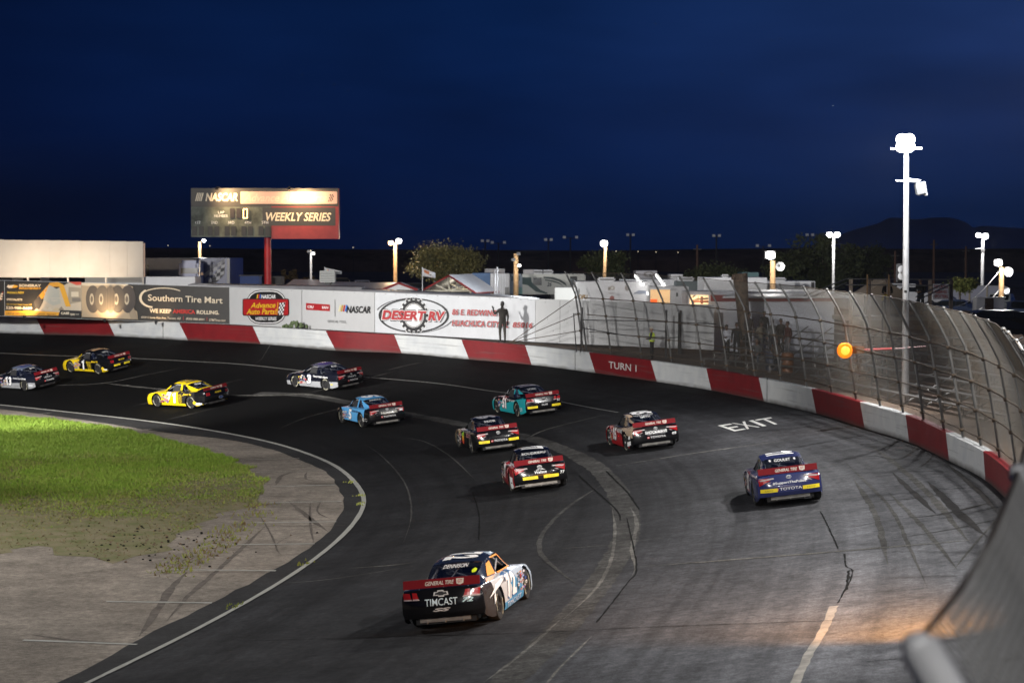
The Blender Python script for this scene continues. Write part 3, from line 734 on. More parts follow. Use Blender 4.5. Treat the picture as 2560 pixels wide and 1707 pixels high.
M_GLASS = glass_mat(); M_BLACK = mat('car_black', (.010, .010, .011), .5); M_TYRE = mat('tyre_rubber', (.016, .016, .016), .75, noise=.2, scale=9); M_RIM = mat('dark_rim', (.05, .05, .052), .4, .5)
M_CAGE = mat('grey_tube', (.34, .34, .36), .45); M_METAL = mat('dull_aluminium', (.30, .29, .27), .5, .5, noise=.2, scale=6); M_NET = mat('window_net', (.02, .02, .022), .8)
M_TAIL = mat('tail_lamp_red', (.38, .012, .014), .25, coat=.6); M_SPOIL = mat('spoiler_red', (.16, .004, .008), .7, spec=.2)
ME_BODY = part_mesh('body', {0}, M_BLACK)
ME_RW = part_mesh('rear_window', {1}, M_GLASS); ME_WS = part_mesh('windshield', {2}, M_GLASS); ME_QW = [part_mesh('quarter_window', {4}, M_GLASS, 35, s_) for s_ in (-1, 1)]
o = MB(); o.box((0, -.1, .36), (1.34, 4.5, .36), M_BLACK); o.box((0, -1.95, .62), (1.3, .75, .4), M_BLACK); o.box((0, 1.75, .5), (1.3, 1.2, .4), M_BLACK); o.box((-.36, -.2, .72), (.5, .16, .62), M_BLACK); o.box((0, .75, .72), (1.3, .25, .14), M_BLACK)
ME_CAB = o.mesh('cabin')
o = MB()
for s_ in (-1, 1):
    o.tube([(.60 * s_, -.62, .5), (.60 * s_, -.58, .98), (.53 * s_, -.5, 1.2), (.53 * s_, .1, 1.21), (.60 * s_, .72, .92)], .022, M_CAGE, 6); o.tube([(.5 * s_, -.56, 1.17), (.52 * s_, -1.55, .92)], .022, M_CAGE, 6)
    o.tube([(.66 * s_, -.3, .86), (.60 * s_, .3, 1.12)], .022, M_CAGE, 6)
o.tube([(-.53, -.52, 1.2), (.53, -.52, 1.2)], .022, M_CAGE, 6); o.tube([(-.5, -.58, 1.16), (.55, -1.2, .86)], .022, M_CAGE, 6); o.tube([(-.58, -.6, .9), (.58, -.6, .9)], .022, M_CAGE, 6); o.tube([(0, -.56, 1.18), (-.2, -1.2, .85)], .018, M_CAGE, 6)
ME_CAGE = o.mesh('roll_cage', None, True)
o = MB(); o.ball((-.36, -.18, 1.04), .14, .15, .15, mat('helmet_white', (.45, .45, .45), .3)); ME_HEL = o.mesh('driver_helmet', None, True)
o = MB(); o.v = []; ym = (-.34, .84)
for s_ in (-1, 1):
    pts = [(s_ * .742, -.33, .895), (s_ * .738, .82, .868), (s_ * .70, .62, .95), (s_ * .63, .40, 1.13), (s_ * .605, .1, 1.2), (s_ * .60, -.33, 1.215)] if s_ < 0 else None
    if pts: o.add([V(p) + V((.012, 0, 0)) for p in pts[0:1] + [(s_ * .742, .30, .878), (s_ * .615, .24, 1.18)] + pts[5:]], [(0, 1, 2, 3)], M_NET)
ME_NET = o.mesh('window_net')
o = MB(); o.lathe([(.2, -.12), (.30, -.135), (WR - .012, -.125), (WR, -.09), (WR, .09), (WR - .012, .125), (.30, .135), (.2, .12)], M_TYRE, 28, 'x'); ME_TYRE = o.mesh('tyre', None, 40)
o = MB()
for s_ in (-1, 1): o.lathe([(.2, s_ * .10), (.21, s_ * .128), (.185, s_ * .125), (.17, s_ * .07), (.06, s_ * .085), (.05, s_ * .11), (.0, s_ * .11)], M_RIM, 24, 'x')
for s_ in (-1, 1):
    for k in range(5):
        a = 2 * math.pi * k / 5; o.box((s_ * .088, .115 * math.cos(a), .115 * math.sin(a)), (.03, .05, .15), M_RIM, Matrix.Rotation(a - math.pi / 2, 3, 'X'))
ME_RIM = o.mesh('rim', None, 40)
o = MB()
for s_ in (-1, 1):
    for a0 in (20, 200):
        for k in range(10):
            a, b = R(a0 + k * 8), R(a0 + k * 8 + 8)
            o.add([(s_ * .1375, .30 * math.cos(a), .30 * math.sin(a)), (s_ * .1375, .30 * math.cos(b), .30 * math.sin(b)), (s_ * .137, .262 * math.cos(b), .262 * math.sin(b)), (s_ * .137, .262 * math.cos(a), .262 * math.sin(a))], [(0, 1, 2, 3)], flat((.42, .40, .30)))
ME_TLET = o.mesh('tyre_lettering')
o = MB()                                 # spoiler blade across the deck lid with its brackets
tilt = Matrix.Rotation(R(-22), 3, 'X')
o.box((0, -2.40, 1.055), (1.70, .016, .19), M_SPOIL, tilt)
for x in (-.55, 0, .55): o.tube([(x, -2.24, .965), (x, -2.37, 1.09)], .010, M_METAL, 5)
ME_SPOIL = o.mesh('spoiler')
o = MB(); o.box((0, -2.40, .27), (1.12, .04, .085), M_METAL)
for x in (-.4, 0, .4): o.box((x, -2.42, .235), (.02, .05, .06), M_METAL)
ME_DIFF = o.mesh('rear_valance')
o = MB()
for s_ in (-1, 1): o.tube([(s_ * .62, -2.25, .30), (s_ * .66, -2.46, .22)], .018, M_METAL, 6)
ME_PIPE = o.mesh('tow_bracket')

def proj(side):
    """2-D artwork frame on the car: rear (u right, v up), left and right (u towards the reader's right), roof (read from the left)"""
    def f(u, v, off):
        if side == 'rear': a, d = V((u, -5, v)), V((0, 1, 0))
        elif side == 'left': a, d = V((-3, -u, v)), V((1, 0, 0))
        elif side == 'right': a, d = V((3, u, v)), V((-1, 0, 0))
        else: a, d = V((v, -u, 4)), V((0, 0, -1))
        loc, n, i, dd = BVH_CAR.ray_cast(a, d)
        if loc is None: loc, n, i, dd = BVH_CAR.find_nearest(a + d * 2.6)
        if n.dot(d) > 0: n = -n
        return loc + n * (off + .003) - d * .004
    return f
def spo(u, v, off): return tilt @ V((u, -.008 - off, v)) + V((0, -2.40, 1.055))
YS = (.80, .62, .02)
def stickers(A, u0, u1, v0, v1, rnd, n=26):
    cols = [(.6, .6, .6), (.6, .6, .6), (.5, .03, .03), (.6, .45, .03), (.05, .1, .4), (.5, .5, .48), (.03, .03, .03), (.55, .3, .3)]
    for k in range(n):
        u = rnd.uniform(u0, u1); v = rnd.uniform(v0, v1); wd = rnd.uniform(.07, .2); h = rnd.uniform(.03, .075)
        if v + h > v1: continue
        A.rect(u, v, u + wd, v + h, rnd.choice(cols)); A.rect(u + .02, v + h * .3, u + wd - .02, v + h * .65, rnd.choice(cols[2:]))
    A.o = .004
def bowtie(A, x, y, s, col):
    def bt(k): return [(x + a * s * k, y + b * s * k) for a, b in ((-.5, -.12), (-.18, -.12), (-.18, -.2), (.22, -.2), (.22, -.12), (.5, -.12), (.44, .1), (.18, .1), (.18, .19), (-.22, .19), (-.22, .1), (-.44, .1))]
    A.poly(bt(1), col); A.poly([(x + (a - x) * .80, y + (b - y) * .62) for a, b in bt(1)], BLK)
def ovals(A, x, y, s, col):
    A.ring(x, y, s, s * .66, s * .13, col, 28); A.ring(x, y, s * .38, s * .6, s * .12, col, 20); A.ring(x, y + s * .22, s * .7, s * .28, s * .11, col, 24)

def paint(key, base, zones=(), rough=.18):
    """car paint: base colour, then zones (a, b, c, t, colour): painted where a*x + b*y + c*z > t"""
    m = bpy.data.materials.new(key); m.use_nodes = True; n = m.node_tree; L = n.links.new; b = n.nodes['Principled BSDF']
    t = n.nodes.new('ShaderNodeTexCoord'); cur = None
    nz = n.nodes.new('ShaderNodeTexNoise'); nz.inputs['Scale'].default_value = 9; L(t.outputs['Object'], nz.inputs[0])
    for z in zones:
        a, bb, c, th, col = z[:5]; amp = z[5] if len(z) > 5 else 0.0
        d = n.nodes.new('ShaderNodeVectorMath'); d.operation = 'DOT_PRODUCT'; d.inputs[1].default_value = (a, bb, c); L(t.outputs['Object'], d.inputs[0])
        ad = n.nodes.new('ShaderNodeMath'); ad.operation = 'MULTIPLY_ADD'; ad.inputs[1].default_value = amp; L(nz.outputs[0], ad.inputs[0]); L(d.outputs['Value'], ad.inputs[2])
        g = n.nodes.new('ShaderNodeMath'); g.operation = 'GREATER_THAN'; g.inputs[1].default_value = th + amp * .5; L(ad.outputs[0], g.inputs[0])
        x = n.nodes.new('ShaderNodeMix'); x.data_type = 'RGBA'; L(g.outputs[0], x.inputs['Factor']); x.inputs['B'].default_value = (*col, 1)
        if cur: L(cur, x.inputs['A'])
        else: x.inputs['A'].default_value = (*base, 1)
        cur = x.outputs['Result']
    if cur: L(cur, b.inputs['Base Color'])
    else: b.inputs['Base Color'].default_value = (*base, 1)
    b.inputs['Roughness'].default_value = rough; b.inputs['Coat Weight'].default_value = .35; b.inputs['Coat Roughness'].default_value = .06
    return m

def tail(A, make):
    for s_ in (-1, 1):
        if make == 'square':
            for x0, x1 in ((.50, .63), (.66, .84)):
                A.poly([(s_ * x0, .76), (s_ * x1, .76), (s_ * (x1 + .01), .895), (s_ * (x0 + .04), .885)], M_TAIL); A.poly([(s_ * (x0 - .03), .735), (s_ * x1, .735), (s_ * x1, .762), (s_ * x0, .762)], (.5, .42, .42))
        elif make == 'bars':
            for k in range(3): A.rect(s_ * (.60 + .08 * k) - .026, .70, s_ * (.60 + .08 * k) + .026, .86, M_TAIL)
        else:
            A.poly([(s_ * .54, .80), (s_ * .86, .665), (s_ * .875, .865), (s_ * .56, .875)], M_TAIL); A.poly([(s_ * .42, .835), (s_ * .80, .80), (s_ * .86, .835), (s_ * .44, .872)], (.42, .36, .36)); A.poly([(s_ * .50, .76), (s_ * .60, .745), (s_ * .66, .70), (s_ * .56, .73)], (.45, .30, .30))
def race_car(px, py, label, mt, art, dh=0.0, make='trap', roof=None, roofc=WHT, glassc=None):
    loc, n = hit(px, py)
    i = min(range(len(wall)), key=lambda k: (wall[k] - loc).xy.length + abs((wall[k] - loc).xy.dot(wall_at(WS[k])[1].xy)) * 2)
    d = wall_at(WS[i])[1]; c = min(range(N_IN), key=lambda k: (inner[k] - loc).length); d2 = (inner[min(c + 4, N_IN - 1)] - inner[max(c - 4, 0)]).normalized()
    d = (d.normalized() * .5 + d2 * .5).normalized(); d = Matrix.Rotation(R(dh), 3, 'Z') @ d
    # average slope under the car
    dl = (d - n * d.dot(n)).normalized(); x = dl.cross(n)
    car = bpy.data.objects.new('race_car', None); COL.objects.link(car); car.empty_display_size = .3
    ctr = loc - dl * AXR; ctr.z = (ground(ctr.x, ctr.y)[0].z + loc.z) / 2
    car.matrix_world = Matrix.Translation(ctr + n * .004) @ Matrix((x, dl, n)).transposed().to_4x4()
    tag(car, label, 'race car', 'stock cars racing on the track')
    body = inst('body', ME_BODY, car); body.material_slots[0].link = 'OBJECT'; body.material_slots[0].material = mt
    for nm, me in (('rear_window', ME_RW), ('windshield', ME_WS), ('quarter_window', ME_QW[0]), ('quarter_window', ME_QW[1]), ('cabin', ME_CAB), ('roll_cage', ME_CAGE), ('window_net', ME_NET), ('driver_helmet', ME_HEL), ('rear_valance', ME_DIFF)): inst(nm, me, car)
    sp = inst('spoiler', ME_SPOIL, car)
    for wx, wy in ((-.835, AXR), (.835, AXR), (-.845, AXF), (.845, AXF)):
        wh = empty('wheel'); wh.parent = car; wh.location = (wx, wy, WR); wh.rotation_euler = (random.uniform(0, 6), 0, 0)
        inst('tyre', ME_TYRE, wh); inst('rim', ME_RIM, wh); inst('tyre_lettering', ME_TLET, wh)
    A = Art(spo, .002, .002); A.text('GENERAL TIRE', -.36, -.048, .28, .04, (.62, .58, .5), .25, .02); A.poly([(.33, .06), (.50, .06), (.49, -.05), (.42, -.075), (.34, -.05)], (.62, .58, .5)); A.text('GT', .365, -.035, .465, .035, RED, .1, .02); A.build('lettering', sp)
    T = {s_: Art(proj(s_), .0012, .004, .085) for s_ in ('rear', 'left', 'right', 'roof')}
    for s_ in (-1, 1):
        pass
    tl = Art(proj('rear'), .0015, .004, .085); tail(tl, make)
    half = len(tl.mb.f) // 2
    for a_, b_ in ((0, half), (half, 2 * half)):
        q = MB(); 
        for f, m_ in zip(tl.mb.f[a_:b_], tl.mb.mi[a_:b_]): q.add([tl.mb.v[j_] for j_ in f], [tuple(range(len(f)))], tl.mb.m[m_])
        q.build('tail_lamp', None, car)
    art(T, random.Random(px))
    if roof:
        num(T['roof'], roof, -.02, .66, -.40, .40, roofc)
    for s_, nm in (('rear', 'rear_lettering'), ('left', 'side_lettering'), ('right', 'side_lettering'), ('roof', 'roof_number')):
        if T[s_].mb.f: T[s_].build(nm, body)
    return car

def num(A, t, u0, u1, v0, v1, col, edge=None):
    ONE = [(.30, 0), (.72, 0), (.80, 1), (.50, 1), (.14, .84), (.12, .66), (.40, .72)]; w_ = (u1 - u0) / len(t)
    def put(du, dv, g, cl):
        for i, ch in enumerate(t):
            a_, b_ = u0 + w_ * i + du - g, u0 + w_ * (i + .94) + du + g
            if ch == '1': A.poly([(a_ + (b_ - a_) * x, v0 - g + dv + (v1 - v0 + 2 * g) * z) for x, z in ONE], cl)
            else: A.text(ch, a_, v0 - g + dv, b_, v1 + g + dv, cl, .10, .05)
    if edge: put(0, 0, .034, edge)
    put(0, 0, 0, col)
def banner_name(A, t, w_=.34): A.text(t, -w_, 1.175, w_, 1.235, (.75, .75, .75), .1, .01)
def toyota(A, x0=-.30, x1=.34): A.rect(x0 - .12, .50, x0 - .03, .575, (.5, .02, .02)); A.ring(x0 - .075, .538, .035, .024, .008, WHT, 14); A.text('TOYOTA', x0, .50, x1, .58, WHT, 0, .015)
def yellow(A, z=.48, xi=.26, xo=.80):
    for s_ in (-1, 1): A.rect(min(s_ * xi, s_ * xo), z, max(s_ * xi, s_ * xo), z + .105, YEL); A.text('SUNOCO', min(s_ * (xi + .12), s_ * (xo - .12)), z + .032, max(s_ * (xi + .12), s_ * (xo - .12)), z + .072, (.22, .18, .03), .2)
def a72(T, r):
    A = T['rear']; banner_name(A, 'DENNISON', .28); A.ell(.47, 1.11, .05, .035, (.6, .75, .02)); A.text('TIMCAST', -.36, .60, .36, .745, (.66, .80, .86), 0, .004); bowtie(A, 0, .845, .34, (.6, .6, .6)); A.text('SS', -.2, .475, .2, .55, (.55, .55, .55), .3, .05); A.text('72', .46, .63, .70, .72, (.5, .75, .8), .25, .03)
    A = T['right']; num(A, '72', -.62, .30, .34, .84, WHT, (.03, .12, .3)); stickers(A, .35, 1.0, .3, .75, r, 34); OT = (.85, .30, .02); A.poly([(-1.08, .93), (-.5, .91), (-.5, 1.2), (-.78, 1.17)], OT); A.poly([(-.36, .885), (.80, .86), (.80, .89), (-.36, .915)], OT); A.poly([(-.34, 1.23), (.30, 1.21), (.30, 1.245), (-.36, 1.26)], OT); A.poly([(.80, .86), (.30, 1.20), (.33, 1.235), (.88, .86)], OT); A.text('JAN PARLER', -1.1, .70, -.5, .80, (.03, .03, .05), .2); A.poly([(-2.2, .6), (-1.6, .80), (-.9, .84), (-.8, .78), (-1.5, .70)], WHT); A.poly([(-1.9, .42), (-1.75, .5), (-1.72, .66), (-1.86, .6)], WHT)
    A.text('TIMCAST', -.75, .16, .7, .27, (.5, .5, .55), .1)
    num(T['left'], '72', -.5, .4, .34, .84, WHT)
def a21(T, r):
    A = T['rear']; banner_name(A, 'GOULET', .24); A.ell(-.36, 1.205, .03, .022, WHT); A.ell(.36, 1.205, .03, .022, WHT); A.text('#SupportThePolice', -.48, .66, .48, .745, WHT, .05, .012); ovals(A, 0, .86, .075, (.6, .6, .6)); toyota(A); yellow(A, .47, .36, .84)
    num(T['left'], '21', -.55, .3, .32, .82, WHT, (.4, .02, .03)); stickers(T['left'], -1.05, -.45, .3, .72, r); T['left'].text('GOLDEN STATE', .5, .66, 1.3, .76, WHT, .2)
    num(T['right'], '21', -.5, .3, .34, .84, WHT); stickers(T['right'], .4, 1.0, .3, .72, r)
    num(T['roof'], '21', .0, .62, -.40, .40, WHT)
def a05(T, r):
    A = T['rear']; banner_name(A, 'SMITH', .2); A.text('MADERA RACEWAY', -.4, 1.25, .4, 1.275, WHT); A.text('SHOCKWAVE', -.44, .67, .44, .78, WHT, .1, .02); A.text('MARINE SUSPENSION', -.36, .635, .36, .66, (.5, .5, .5)); ovals(A, 0, .86, .075, (.6, .6, .6)); toyota(A, -.26, .36); A.text('05', .62, .55, .80, .64, WHT, .1, .03)
    A = T['left']; num(A, '05', -.62, .0, .32, .82, WHT, BLK); A.text('SHOCKWAVE', .1, .66, 1.0, .80, WHT, .15, .015); stickers(A, -1.05, -.62, .28, .74, r); A.poly([(1.72, .2), (2.2, .3), (2.25, .46), (1.8, .38)], WHT); A.poly([(1.95, .5), (2.2, .52), (2.2, .66), (2.0, .6)], WHT)
def a77(T, r):
    A = T['rear']; banner_name(A, 'BOUDRIEAU', .42); A.text('Wallace', -.2, .645, .22, .735, WHT, .1, .02); A.poly([(-.16, .75), (-.05, .80), (0, .77), (.08, .81), (.2, .75), (.05, .765)], (.5, .5, .5)); ovals(A, 0, .86, .085, (.6, .6, .6)); yellow(A, .47, .10, .62); A.text('77', .68, .55, .84, .65, WHT, .1, .03)
    A = T['left']; num(A, '77', -.6, .15, .34, .84, WHT, (.4, .02, .03)); stickers(A, -1.05, -.6, .28, .74, r); A.rect(1.72, .16, 2.3, .58, (.7, .7, .7)); A.rect(1.9, .36, 2.2, .40, BLK); A.text('40', .8, .64, 1.2, .82, (.6, .3, .3), .1)
def a6(T, r):
    A = T['rear']; banner_name(A, 'SHRADER', .24); ovals(A, 0, .85, .085, (.6, .6, .6)); toyota(A, -.22, .36); yellow(A, .47, .40, .84)
    A = T['left']
    for k, c in enumerate(((.5, .05, .02), (.6, .2, .02), (.55, .4, .03), (.15, .5, .04))): num(A, '6', -.35 + .012 * k, .10 + .012 * k, .28 + .03 * k, .80, c) if k == 0 else A.text('6', -.34, .30 + .11 * k, .09, .80, c, .1, .03)
    A.text('MOUNTAINS', .55, .71, 1.25, .78, (.6, .25, .25), .1); A.text('FINISHLINE', .55, .62, 1.25, .69, (.6, .25, .25), .1); A.ring(1.4, .70, .1, .08, .02, (.6, .3, .3)); stickers(A, -1.05, -.4, .28, .76, r, 30)
def a51(T, r):
    A = T['rear']; banner_name(A, 'LUTMAN', .22); bowtie(A, 0, .82, .34, (.5, .5, .5)); A.text('SUS', -.16, .53, .16, .61, (.6, .6, .6), .1, .03); A.text('51', .66, .66, .80, .73, WHT, .1, .02); yellow(A, .44, .36, .84)
    A = T['left']; num(A, '51', -.58, .05, .33, .83, WHT, (.42, .03, .02)); A.text('The Tiger Lawbook', .1, .68, 1.15, .80, WHT, .2); stickers(A, -1.05, -.55, .28, .74, r); A.text('LEVEL', 1.82, .40, 2.15, .48, WHT); A.text('SET', 1.86, .3, 2.1, .37, WHT)
def a5(T, r):
    A = T['rear']; banner_name(A, 'JOHNSON JR.', .32); ovals(A, 0, .86, .075, (.55, .55, .55)); A.text('PAULDAVIS', -.34, .66, .50, .765, (.62, .58, .5), 0, .01); toyota(A, -.24, .40); A.rect(.62, .72, .8, .80, WHT)
    A = T['left']; num(A, '5', -.28, .18, .30, .80, WHT, (.03, .03, .06)); A.text('SHERWIN-WILLIAMS', .26, .69, 1.25, .79, (.02, .03, .08), .05, .02); stickers(A, -1.05, -.35, .28, .74, r, 30); A.text('Roy Heppner', 1.85, .44, 2.25, .50, WHT); A.text('Services Inc', 1.85, .36, 2.2, .42, WHT); A.ring(1.78, .42, .06, .09, .03, WHT)
def a_ccc(t):
    def f(T, r):
        A = T['rear']; banner_name(A, 'MOORE' if t == '3' else 'LEPAGE', .18); A.text('CENTRAL COAST', -.28, .76, .28, .79, WHT); A.text('CABINETS', -.28, .70, .28, .74, WHT); ovals(A, 0, .87, .06, (.5, .5, .5)); toyota(A, -.2, .38)
        A = T['left']; num(A, t, -.30 - .2 * (len(t) - 1), .15, .30, .82, WHT, (.01, .015, .05)); A.text('Central Coast Cabinets', .3, .71, 1.65, .81, WHT, .2, .02); stickers(A, -1.08, -.42, .26, .76, r, 30); A.rect(1.85, .36, 2.05, .42, (.6, .5, .03)) if t == '3' else A.text('Utility', .35, .24, .8, .33, (.1, .1, .1)); 
        if t != '3': A.rect(1.85, .32, 2.25, .42, (.6, .62, .64))
    return f
def a71(T, r):
    A = T['rear']; banner_name(A, 'KELLER', .22); A.text('NAPA', -.2, .76, .26, .86, (.7, .5, .02), .3, .03); A.ell(.16, .50, .16, .075, (.6, .62, .66)); A.ell(.16, .50, .145, .06, (.03, .08, .3)); A.text('71', .62, .52, .74, .62, WHT, .1, .03)
    A = T['left']; num(A, '71', -.55, .30, .28, .84, WHT, (.02, .02, .06)); A.text("Jan's", .75, .70, 1.5, .83, (.75, .5, .01), .2, .03); stickers(A, -1.08, -.5, .26, .76, r, 34)
    for k in range(9): A.rect(.42 - .02 * k, .30 + .055 * k, .70, .318 + .055 * k, (.65, .45, .01))
    A.rect(1.72, .22, 2.28, .34, WHT); A.text('GHOULIES', 1.76, .235, 2.24, .325, (.03, .05, .2), 0, .02); A.ell(1.72, .34, .12, .10, (.75, .52, .01), 9)
def a1(T, r):
    A = T['rear']; banner_name(A, 'ROBERTSON', .22); A.text('BROOM', -.2, .76, .26, .84, (.7, .5, .02), .2, .03); yellow(A, .47, .14, .62); A.rect(.7, .56, .76, .66, WHT)
    A = T['left']; num(A, '1', -.22, .14, .26, .84, WHT, (.02, .02, .06)); A.text("Jan's", .72, .70, 1.45, .83, (.75, .5, .01), .2, .03); stickers(A, -1.08, -.42, .26, .78, r, 36)
    for k in range(9): A.rect(.42 - .02 * k, .30 + .055 * k, .72, .318 + .055 * k, (.65, .45, .01))
    A.ell(1.9, .36, .14, .12, (.75, .52, .01), 9); A.rect(1.98, .29, 2.28, .36, WHT)
BODYBLACK = (.005, .005, .006)
P72 = paint('livery_72', (.12, .36, .62), [(0, -1, .25, .25, (.66, .68, .70), .5), (0, 0, -1, -.30, (.10, .34, .60), .1), (0, -1, 0, 1.75, (.045, .036, .032)), (0, 0, 1, .925, (.015, .022, .045)), (-1, 0, 0, -.66, (.015, .022, .045)), (.8, .5, 1, 1.66, (.50, .62, .75)), (0, -1, 0, 2.44, BODYBLACK)])
P21 = paint('livery_blue', (.028, .036, .125), [(1, .1, 0, .86, (.55, .56, .62), .3), (0, 0, -1, -.22, (.02, .028, .09))])
P05 = paint('livery_05', BODYBLACK, [(-1, .1, -.3, .72, (.45, .015, .02), .1), (-.3, 0, .7, .88, BODYBLACK), (-1, -.2, 1.2, 2.1, (.48, .36, .26)), (0, -1, 0, 2.42, BODYBLACK)])
P77 = paint('livery_77', BODYBLACK, [(-1, -.2, -.6, .62, (.32, .015, .02), .15), (0, -1, 0, 2.42, BODYBLACK)])
P6 = paint('livery_6', BODYBLACK, [(-1, .35, .2, 1.35, (.42, .30, .18), .3)])
P51 = paint('livery_51', BODYBLACK, [(-1, -.15, -.8, .50, (.02, .36, .40), .1), (-.9, .05, -.9, .32, (.02, .36, .40)), (-.45, 0, 1, 1.32, (.03, .34, .38)), (0, 0, 1, 1.235, BODYBLACK), (0, -1, 0, 2.42, BODYBLACK)])
P5 = paint('livery_5', (.12, .42, .80), [(0, 1, .2, 1.55, BODYBLACK), (0, 0, -1, -.24, BODYBLACK), (0, -1, -.5, 1.55, BODYBLACK), (0, -1, 0, 1.9, BODYBLACK)])
PC3 = paint('livery_3', (.008, .009, .016), [(0, -.04, -1, -.45, (.34, .35, .37), .05), (0, 0, 1, 1.21, (.10, .10, .15)), (0, -1, 0, 2.42, BODYBLACK), (0, .9, 1, 2.5, (.03, .03, .035))])
PC13 = paint('livery_13', (.008, .010, .020), [(0, -.04, -1, -.45, (.34, .35, .37), .05), (0, 0, 1, 1.18, (.16, .19, .27)), (0, -1, 0, 2.42, BODYBLACK)])
P71 = paint('livery_71', (.72, .52, .01), [(0, -1, .1, .42, (.02, .02, .02), .1), (0, 0, -1, -.26, (.72, .52, .01), .05), (0, 0, 1, .93, (.72, .52, .01)), (0, -1, 0, 1.72, BODYBLACK), (0, 0, -1, -.26, (.72, .52, .01), .05), (0, -1, 0, 2.42, BODYBLACK)])
P1 = paint('livery_1', BODYBLACK, [(0, 1, 0, .50, (.72, .52, .01), .1), (0, 0, -1, -.27, (.72, .52, .01), .04), (0, .15, 1, 1.22, BODYBLACK), (0, -1, 0, 2.42, BODYBLACK)])
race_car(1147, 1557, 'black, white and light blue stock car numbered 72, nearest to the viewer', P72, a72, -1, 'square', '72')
race_car(1970, 1255, 'royal blue stock car with a police support slogan across its trunk', P21, a21, 3)
race_car(1626, 1120, 'black and red stock car numbered 05 with a white roof number', P05, a05, 4, roof='05')
race_car(1347, 1221, 'black stock car numbered 77 with a white patch low on its side', P77, a77, 4, roof='77')
race_car(1236, 1126, 'black stock car with a rainbow coloured number 6 on its door', P6, a6, 2, roof='6', roofc=(.3, .3, .34))
race_car(1341, 1036, 'black and teal stock car numbered 51', P51, a51, 2, 'square', roof='51', roofc=(.3, .28, .36))
race_car(950, 1062, 'sky blue and black stock car numbered 5', P5, a5, 0, roof='5')
race_car(848.6, 968.6, 'dark navy and silver stock car with a single number 3 on its door', PC3, a_ccc('3'), 0, roof='3', roofc=(.05, .03, .16))
race_car(511, 1013.7, 'yellow and black stock car numbered 71 with a yellow roof', P71, a71, 0, 'bars', roof='71', roofc=(.03, .03, .04))
race_car(277, 927, 'black roofed stock car numbered 1 with yellow nose and skirts', P1, a1, 0, 'bars', roof='1', roofc=(.5, .3, .15))
race_car(95, 969, 'navy and silver stock car numbered 13, cut off by the left edge', PC13, a_ccc('13'), 0, roof='13', roofc=(.03, .04, .2))
# ------------------------------------------------------------------ things beyond the wall
def px_m(Y): return FPX / Y
def spot(loc, tgt, P, cone=70, col=(1, .97, .92), r=.4, blend=.6, parent=None):
    d = bpy.data.lights.new('flood_beam', 'SPOT'); d.energy = P; d.spot_size = R(cone); d.spot_blend = blend; d.color = col; d.shadow_soft_size = r
    o = bpy.data.objects.new('flood_beam', d); COL.objects.link(o); o.location = loc; o.rotation_euler = (V(tgt) - V(loc)).to_track_quat('-Z', 'Y').to_euler()
    if parent: o.parent = parent; o.location = V(loc) - parent.location
    return o
def bulb(loc, P, col=(1, .97, .92), r=.12, parent=None):
    d = bpy.data.lights.new('lamp_light', 'POINT'); d.energy = P; d.color = col; d.shadow_soft_size = r
    o = bpy.data.objects.new('lamp_light', d); COL.objects.link(o); o.location = loc
    if parent: o.parent = parent; o.location = V(loc) - parent.location
    return o
class Thing:
    """an Empty with parts given in world coordinates"""
    def __init__(s, name, loc, label, cat, group=None): s.r = empty(name, loc, 0, label, cat, group)
    def part(s, mb, name, m=None, sm=False, parent=None, kind=None):
        l = s.r.location; mb.v = [tuple(V(v) - l) for v in mb.v]; return mb.build(name, m, parent or s.r, sm, kind)
M_WHITE = mat('white_sheet', (.62, .63, .64), .5, noise=.10, scale=1.5, dirt=(.52, .53, .54)); M_WOOD = mat('pole_wood', (.34, .21, .10), .85, noise=.35, scale=4); M_STEEL = mat('pole_steel', (.55, .56, .57), .45, .3, noise=.12, scale=3)
M_ROOFW = mat('white_roof', (.60, .61, .64), .5, noise=.08, scale=2); M_DKGL = mat('dark_glass', (.012, .014, .017), .15); M_CHROME = mat('chrome', (.5, .5, .5), .25, .9); M_TRIM = mat('dark_red_trim', (.22, .02, .02), .6, noise=.2)
M_LAMP = glow('lamp_white', (1, .98, .95), 26); M_LAMPW = glow('lamp_warm', (1, .55, .2), 16); M_DULL = mat('dull_grey', (.2, .2, .2), .6, noise=.2); M_DARK = mat('dark_metal', (.035, .035, .037), .6, noise=.2)
M_RUST = mat('red_post', (.33, .014, .02), .5, noise=.2, scale=2)

